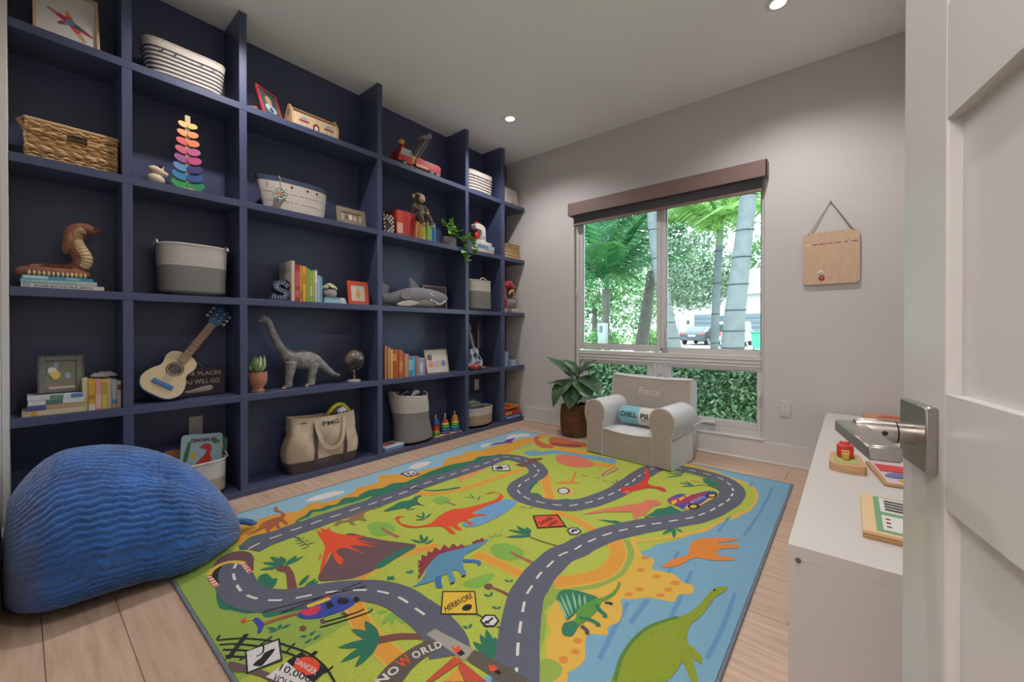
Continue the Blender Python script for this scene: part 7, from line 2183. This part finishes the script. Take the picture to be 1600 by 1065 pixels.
def trunk(t, pts, rads, m, rings=None, n=16):
    k = MB(); k.tube(pts, rads, n); tr = k.build('trunk', m, t)
    if rings:
        path = catmull(pts, False, 12)
        rr = list(np.interp(np.linspace(0, len(pts) - 1, len(path)), range(len(pts)), rads))
        for i in range(2, len(path) - 1, rings):
            k = MB(); k.tube([Vector(path[i]) + Vector((math.cos(a), math.sin(a), .04 * math.sin(a))) * (rr[i] + .002) for a in [2 * PI * q / 20 for q in range(20)]], .012, 5, closed=True); k.build('trunk_ring', mat('ring_grey', '#34393a', .9), tr)
    return tr
M_PTR = mat('palm_trunk', '#62686a', .85, nscale=5, color2='#585e60')
M_DTR = mat('dark_bark', '#5a544e', .95, noise=.25, nscale=8, bump=.5, bscale=30)
def frond_mesh(name, L_, n, ll, lw, arch, cols, droop=.5):
    """feather frond: arched midrib with two rows of narrow leaflets"""
    k = MB()
    rib = [(L_ * u, 0, arch * L_ * (u * .9 - 1.25 * u * u)) for u in [i / 14 for i in range(15)]]
    k.col = hexc(cols[0]); k.tube(rib, [.016 * (1 - .8 * i / 14) for i in range(15)], 5)
    rs = random.Random(n)
    for i in range(n):
        u = .12 + .87 * i / n
        p = Vector((L_ * u, 0, arch * L_ * (u * .9 - 1.25 * u * u)))
        l_ = ll * math.sin(PI * (.15 + .80 * u)) ** .7 * rs.uniform(.85, 1.1)
        for s_ in (-1, 1):
            k.col = tuple(c_ * .7 for c_ in hexc(rs.choice(cols))[:3]) + (1,)
            d1 = Vector((.45, s_ * 1.0, .15)).normalized() * l_ * .5
            d2 = Vector((.40, s_ * .75, -droop * 1.4)).normalized() * l_ * .55
            q1, q2 = p + d1, p + d1 + d2
            wv_ = Vector((lw, 0, .0))
            k.add([p - wv_ * .3, p + wv_ * .3, q1 + wv_ * .6, q1 - wv_ * .6, q2 + wv_ * .05, q2 - wv_ * .05], [(0, 1, 2, 3), (3, 2, 4, 5)])
    o = k.build(name, M_LEAF, None, smooth=False, fix=False)
    return o
BG = ['#93c45e', '#a8d470', '#7fb450', '#bcdc8c']
DG = ['#3c7a48', '#4a8a50', '#2f6a40', '#5c9a58']
fr_b = frond_mesh('frond', 2.7, 46, .85, .05, 1.0, BG, .9)
fr_d = frond_mesh('frond', 2.6, 44, .70, .045, .55, DG, .7)
used_f = {'b': False, 'd': False}
def put_frond(kind, t, loc, az, el, S=1.0, roll=0.0):
    src = fr_b if kind == 'b' else fr_d
    o = src if not used_f[kind] else src.copy()
    if used_f[kind]:
        COL.objects.link(o)
    used_f[kind] = True
    o.parent = t
    o.location = loc
    o.rotation_euler = (Matrix.Rotation(az, 4, 'Z') @ Matrix.Rotation(-el, 4, 'Y') @ Matrix.Rotation(roll, 4, 'X')).to_euler()
    o.scale = (S, S, S)
# royal palms
t = thing('royal_palm', 'thick ringed pale palm trunk at the right side of the window', 'palm tree', (-1.82, 9.0, GZ))
trunk(t, [(-.03, 0, 0), (.02, 0, .7), (.06, 0, 1.4), (.16, 0, 2.4), (.27, 0, 3.5), (.36, 0, 5.2), (.42, 0, 6.6)], [.26, .215, .19, .165, .15, .13, .12], M_PTR, rings=6)
for i in range(9):
    put_frond('b', t, (.42, 0, 6.6), 2 * PI * i / 9 + .3, .5 + .3 * (i % 2), 1.0)
t = thing('royal_palm', 'slender grey palm trunk left of the thick ringed palm', 'palm tree', (-2.85, 12.0, GZ))
trunk(t, [(0, 0, 0), (.03, 0, 1.0), (.07, 0, 2.2), (.13, 0, 3.4)], [.115, .105, .10, .092], M_PTR, rings=8)
k = MB(); k.tube([(.13, 0, 3.4), (.18, 0, 4.1), (.22, 0, 4.8), (.26, 0, 5.6)], [.092, .075, .055, .03], 10); k.build('crownshaft', mat('crownshaft', '#66785a', .6), t)
for i, (az, el, S) in enumerate(((2.9, .95, .95), (3.5, .75, 1.0), (2.4, .85, .95), (4.1, .6, .9), (.3, .8, .95), (.9, .6, .9), (5.6, .7, .95), (3.2, .45, .85), (1.6, .8, .9), (2.7, .6, 1.0), (3.8, 1.05, 1.1))):
    put_frond('b', t, (.13, 0, 3.45 + .12 * (i % 3)), az, el, S)
t = thing('royal_palm', 'bright palm fronds reaching in at the right edge of the window', 'palm tree', (-.95, 11.2, GZ))
trunk(t, [(0, 0, 0), (.0, 0, 1.6), (.05, 0, 3.2)], [.12, .11, .10], M_PTR)
for i in range(9):
    put_frond('b', t, (.05, 0, 3.2), 2 * PI * i / 9 + .2, .25 + .35 * (i % 3), .85)
t = thing('royal_palm', 'leaning pale palm trunk passing behind the window mullion', 'palm tree', (-3.10, 10.0, GZ))
trunk(t, [(0, 0, 0), (-.16, 0, .75), (-.30, 0, 1.4), (-.45, 0, 2.2), (-.62, 0, 3.3), (-.74, 0, 4.6), (-.8, 0, 5.6)], [.20, .175, .16, .145, .13, .115, .10], M_PTR, rings=7)
for i in range(8):
    put_frond('b', t, (-.8, 0, 5.6), 2 * PI * i / 8 + .1, .25 + .35 * (i % 2), 1.05)
# dark palms on the left
t = thing('dark_feather_palm', 'dark green feathery palm filling the left window pane', 'palm tree', (-5.55, 11.0, GZ))
trunk(t, [(0, 0, 0), (.0, 0, 1.0), (.02, 0, 2.35)], [.12, .11, .10], M_DTR)
for i, (az, el, S) in enumerate(((0, .8, 1.0), (.7, .5, 1.0), (1.5, .7, 1), (2.3, .55, 1), (3.0, .8, 1.05), (3.7, .45, 1), (4.4, .7, 1), (5.2, .5, 1.0), (5.8, .9, 1.1), (.4, 1.1, 1.2), (2.8, 1.2, 1.2), (4.9, 1.1, 1.2), (5.5, .1, .8), (3.9, .0, .8))):
    put_frond('d', t, (.02, 0, 2.35), az, el, S)
t = thing('dark_feather_palm', 'taller dark palm behind the left edge of the window', 'palm tree', (-7.6, 12.5, GZ))
trunk(t, [(0, 0, 0), (.0, 0, 2.0), (.1, 0, 4.2)], [.13, .12, .10], M_DTR)
for i in range(13):
    put_frond('d', t, (.1, 0, 4.2), 2 * PI * i / 13, .2 + .35 * (i % 3), 1.15)
# oak trunk and crowns
def tree(name, label, x, y, h, blobs, n, size, cols, tr=(.18, .10), lean=(0, 0)):
    t = thing(name, label, 'tree', (x, y, GZ))
    trunk(t, [(0, 0, 0), (lean[0] * .5, lean[1] * .5, h * .5), (lean[0], lean[1], h)], [tr[0], (tr[0] + tr[1]) / 2, tr[1]], M_DTR)
    leaf_cloud('foliage', blobs, n, size, cols, t)
    return t
GC = ['#6c9a5e', '#5a8a50', '#80aa70', '#4a7a48', '#93b884']
tree('shade_tree', 'dark leaning tree trunk left of the window mullion with airy crown', -5.75, 14.0, 3.2, [(.6, 0, 4.6, 1.9, 1.5, 1.5), (-.8, .5, 4.2, 1.3, 1.2, 1.1), (.9, .5, 2.9, 1.0, 1, .7), (-.2, .4, 5.9, 1.8, 1.4, 1.0)], 3600, .085, ['#7a9a80', '#6a8c72', '#8aa890', '#5c7e64'], (.25, .15), (.45, 0))
tree('round_tree', 'round leafy green tree behind the slender palm above the parked car', -4.86, 20.5, 2.0, [(-.75, 0, 3.45, 1.6, 1.3, 1.45), (.3, .1, 3.9, 1.1, 1.0, 1.2), (-1.5, .1, 3.9, .9, .9, 1.0)], 9000, .075, ['#7e9e78', '#6c9068', '#94b08a', '#5a7e58', '#a8c0a0'], (.14, .09))
tree('background_tree', 'pale green background tree seen through the left pane', -10.2, 19.0, 2.6, [(0, 0, 4.2, 2.6, 1.8, 2.3), (1.9, 0, 2.6, 1.6, 1.3, 1.6)], 6500, .11, ['#8ab878', '#78a868', '#a4cc90', '#6a9a60'])
tree('background_tree', 'tall background tree closing the view behind the leaning trunk', -8.4, 24.0, 3.0, [(0, 0, 4.4, 2.6, 2.0, 2.6), (1.5, 0, 6.8, 2.4, 1.8, 1.8)], 6500, .12, GC)
tree('background_tree', 'background tree above the driveway right of the round tree', -6.0, 54.0, 6.0, [(0, 0, 9, 5.5, 3, 3.6), (6, 0, 9, 4.5, 3, 3.6)], 5200, .26, GC)
tree('background_tree', 'tall background tree at the left beyond the feathery palms', -13.5, 20.0, 3.0, [(0, 0, 3.6, 3.0, 2.0, 3.4)], 5200, .12, ['#5c8e58', '#4a7e4c', '#74a06c'])
tree('background_tree', 'dense low trees far off behind the shade tree trunk', -18.5, 30.0, 2.0, [(0, 0, 2.6, 4.5, 2.0, 2.8), (4.2, 1, 2.2, 3.0, 2, 2.4), (-5, 0, 3.4, 4.0, 2, 3.6)], 7000, .15, ['#7aa86a', '#689a5c', '#94bc84', '#5a8a52'])
# low shrubs along the lawn
for i, (x, y, r_, label) in enumerate(((-6.4, 10.6, .62, 'leafy green shrub beside the grey utility box'), (-8.6, 17.0, .9, 'broad green shrub at the far side of the lawn'), (-7.1, 18.5, .85, 'green shrub beyond the dark leaning trunk'), (-4.2, 10.8, .38, 'small bright shrub at the foot of the leaning palm'), (-7.9, 12.4, 1.1, 'big dark shrub at the left edge of the window'))):
    t = thing('garden_shrub', label, 'shrub', (x, y, GZ), 0, 'shrubs on the lawn')
    leaf_cloud('foliage', [(0, 0, r_ * .75, r_, r_, r_ * .75)], int(2600 * r_ / .7), .05, ['#74b050', '#5c9a44', '#8cc464', '#4a8a40'], t, .3)
# utility box
t = thing('utility_box', 'grey metal utility box on a post among the shrubs', 'utility box', (-4.61, 9.0, GZ))
bx('cabinet', (-.105, .105, -.07, .07, .82, 1.32), mat('galvanised', '#7a8480', .5), t, bev=.01)
bx('post', (-.03, .03, -.03, .03, 0, .83), mat('galvanised'), t)
bx('meter_window', (-.05, .03, -.078, -.069, 1.10, 1.26), paint('#3a4644', .3), t)
# house across the driveway
t = thing('white_house', 'white house with grey garage doors across the driveway', 'house', (-8.5, 42.0, GZ))
M_HW = mat('house_white', '#b4b2ae', .85, noise=.03, nscale=2); M_GD = mat('garage_grey', '#56626a', .6)
bx('front_wall', (-8, 7, 0, .3, 0, 4.6), M_HW, t)
bx('fascia', (-8.2, 7.2, -.6, .3, 4.4, 4.9), M_HW, t)
k = MB(); k.prism([(-8.4, 4.9), (7.4, 4.9), (5.0, 6.6), (-6.0, 6.6)], -.6, 7.0); k.build('roof', mat('roof_grey', '#8a8c8a', .8), t)
for (x0, x1) in ((-3.2, -1.25), (.2, 2.6)):
    gd = bx('garage_door', (x0, x1, -.06, 0, 0, 2.65), M_GD, t)
    for i in range(6):
        bx('door_panel', (x0 + .03, x1 - .03, -.085, -.058, .06 + i * .43, .44 + i * .43), M_GD, gd, bev=.02)
bx('window', (-1.05, -.55, -.05, 0, 1.9, 2.5), paint('#4a5a60', .2), t)
for x in (-5.4, -4.3):
    bx('column', (x - .18, x + .18, -.5, -.1, 0, 3.0), M_HW, t)
k = MB(); k.lathe([(.09, 0), (.14, .25), (.10, .32), (.02, .4)], 8, (-3.75, -.15, 1.75)); k.build('wall_lantern', paint('#2c3034', .4), t)
# awning line of the neighbour
# cars
def car(name, label, loc, rz, paintc, L_, W_, H_, suv):
    t = thing(name, label, 'car', loc, rz)
    M_B = mat('carpaint_' + name, paintc, .25, coat=.6)
    h = H_
    if suv:
        prof = [(0, .35), (0, .85), (.05, 1.0), (.12, h - .15), (.35, h), (2.9, h), (3.5, 1.12), (4.45, 1.02), (L_, .75), (L_, .35)]
    else:
        prof = [(0, .35), (0, .80), (.10, .98), (.65, 1.04), (1.45, h), (2.5, h), (3.3, 1.0), (4.3, .86), (L_, .65), (L_, .35)]
    k = MB(); k.prism(prof, -W_ / 2, W_ / 2); body = k.build('body', M_B, t, angle=.3)
    GL = mat('car_glass', '#39454a', .08)
    if suv:
        bx('rear_window', (-.0, .06, -.62, .62, 1.08, h - .22), GL, t, rot=(0, .12, 0)); sw = [(.4, 1.05), (.45, h - .12), (2.8, h - .12), (3.3, 1.10)]
    else:
        k = MB(); k.prism([(.60, 1.045), (1.40, h + .004), (1.46, h - .02), (.68, 1.02)], -.62, .62); k.build('rear_window', GL, t); sw = [(.95, 1.02), (1.5, h - .08), (2.45, h - .08), (3.1, 1.0)]
    for s_ in (-1, 1):
        k = MB(); k.prism(sw, s_ * W_ / 2 - .006, s_ * W_ / 2 + .006); k.build('side_window', GL, t)
        k = MB(); k.box(-.03, .10, s_ * (W_ / 2 - .24) - .22, s_ * (W_ / 2 - .24) + .22, .76, .86 if not suv else 1.05, bev=.02); k.build('tail_light', paint('#b0282c', .25), t)
        k = MB(); k.box(3.05, 3.25, s_ * (W_ / 2 + .10) - .09, s_ * (W_ / 2 + .10) + .09, .98, 1.12, bev=.03); k.build('side_mirror', M_B, t)
        for x in (.9, L_ - .95):
            k = MB(); k.lathe([(.12, -.11), (.30, -.11), (.33, -.06), (.33, .06), (.30, .11), (.12, .11)], 20, (x, s_ * (W_ / 2 - .11), .335), Euler((PI / 2, 0, 0)).to_matrix()); w_ = k.build('wheel', paint('#2a2c2e', .7), t)
            k = MB(); k.lathe([(.21, 0), (.21, s_ * .12)], 16, (x, s_ * (W_ / 2 - .11), .335), Euler((-PI / 2, 0, 0)).to_matrix()); k.build('rim', paint('#a8acac', .3), w_)
    bx('bumper', (-.10, .05, -W_ / 2 + .05, W_ / 2 - .05, .38, .58), M_B, t, bev=.04)
    bx('number_plate', (-.045, -.02, -.26, .26, .66, .78) if not suv else (-.12, -.09, -.26, .26, .42, .54), paint('#d6d6d0', .4), t)
    return t
car('dark_sedan', 'dark grey sedan parked on the driveway seen from behind', (-9.25, 32.5, GZ + .011), PI / 2 - .02, '#3c444a', 4.7, 1.85, 1.42, False)
car('silver_suv', 'silver SUV parked right of the dark sedan behind the palm trunks', (-6.5, 31.5, GZ + .011), PI / 2 + .05, '#8c9090', 4.6, 1.95, 1.75, True)
# wheelie bin
t = thing('green_wheelie_bin', 'green wheelie bin at the lower right of the window view', 'bin', (-4.05, 27.0, GZ + .011), 0)
k = MB(); k.prism([(-.25, .08), (.25, .08), (.33, 1.0), (-.33, 1.0)], -.30, .30); k.build('body', paint('#3f9a78', .5), t)
k = MB(); k.box(-.36, .36, -.36, .36, 1.0, 1.07, bev=.02); k.build('lid', paint('#3f9a78', .5), t)
for s_ in (-1, 1):
    k = MB(); k.lathe([(.03, -.03), (.1, -.03), (.1, .03), (.03, .03)], 14, (s_ * .27, .25, .1), Euler((0, PI / 2, 0)).to_matrix()); k.build('wheel', paint('#2a2c2e', .7), t)
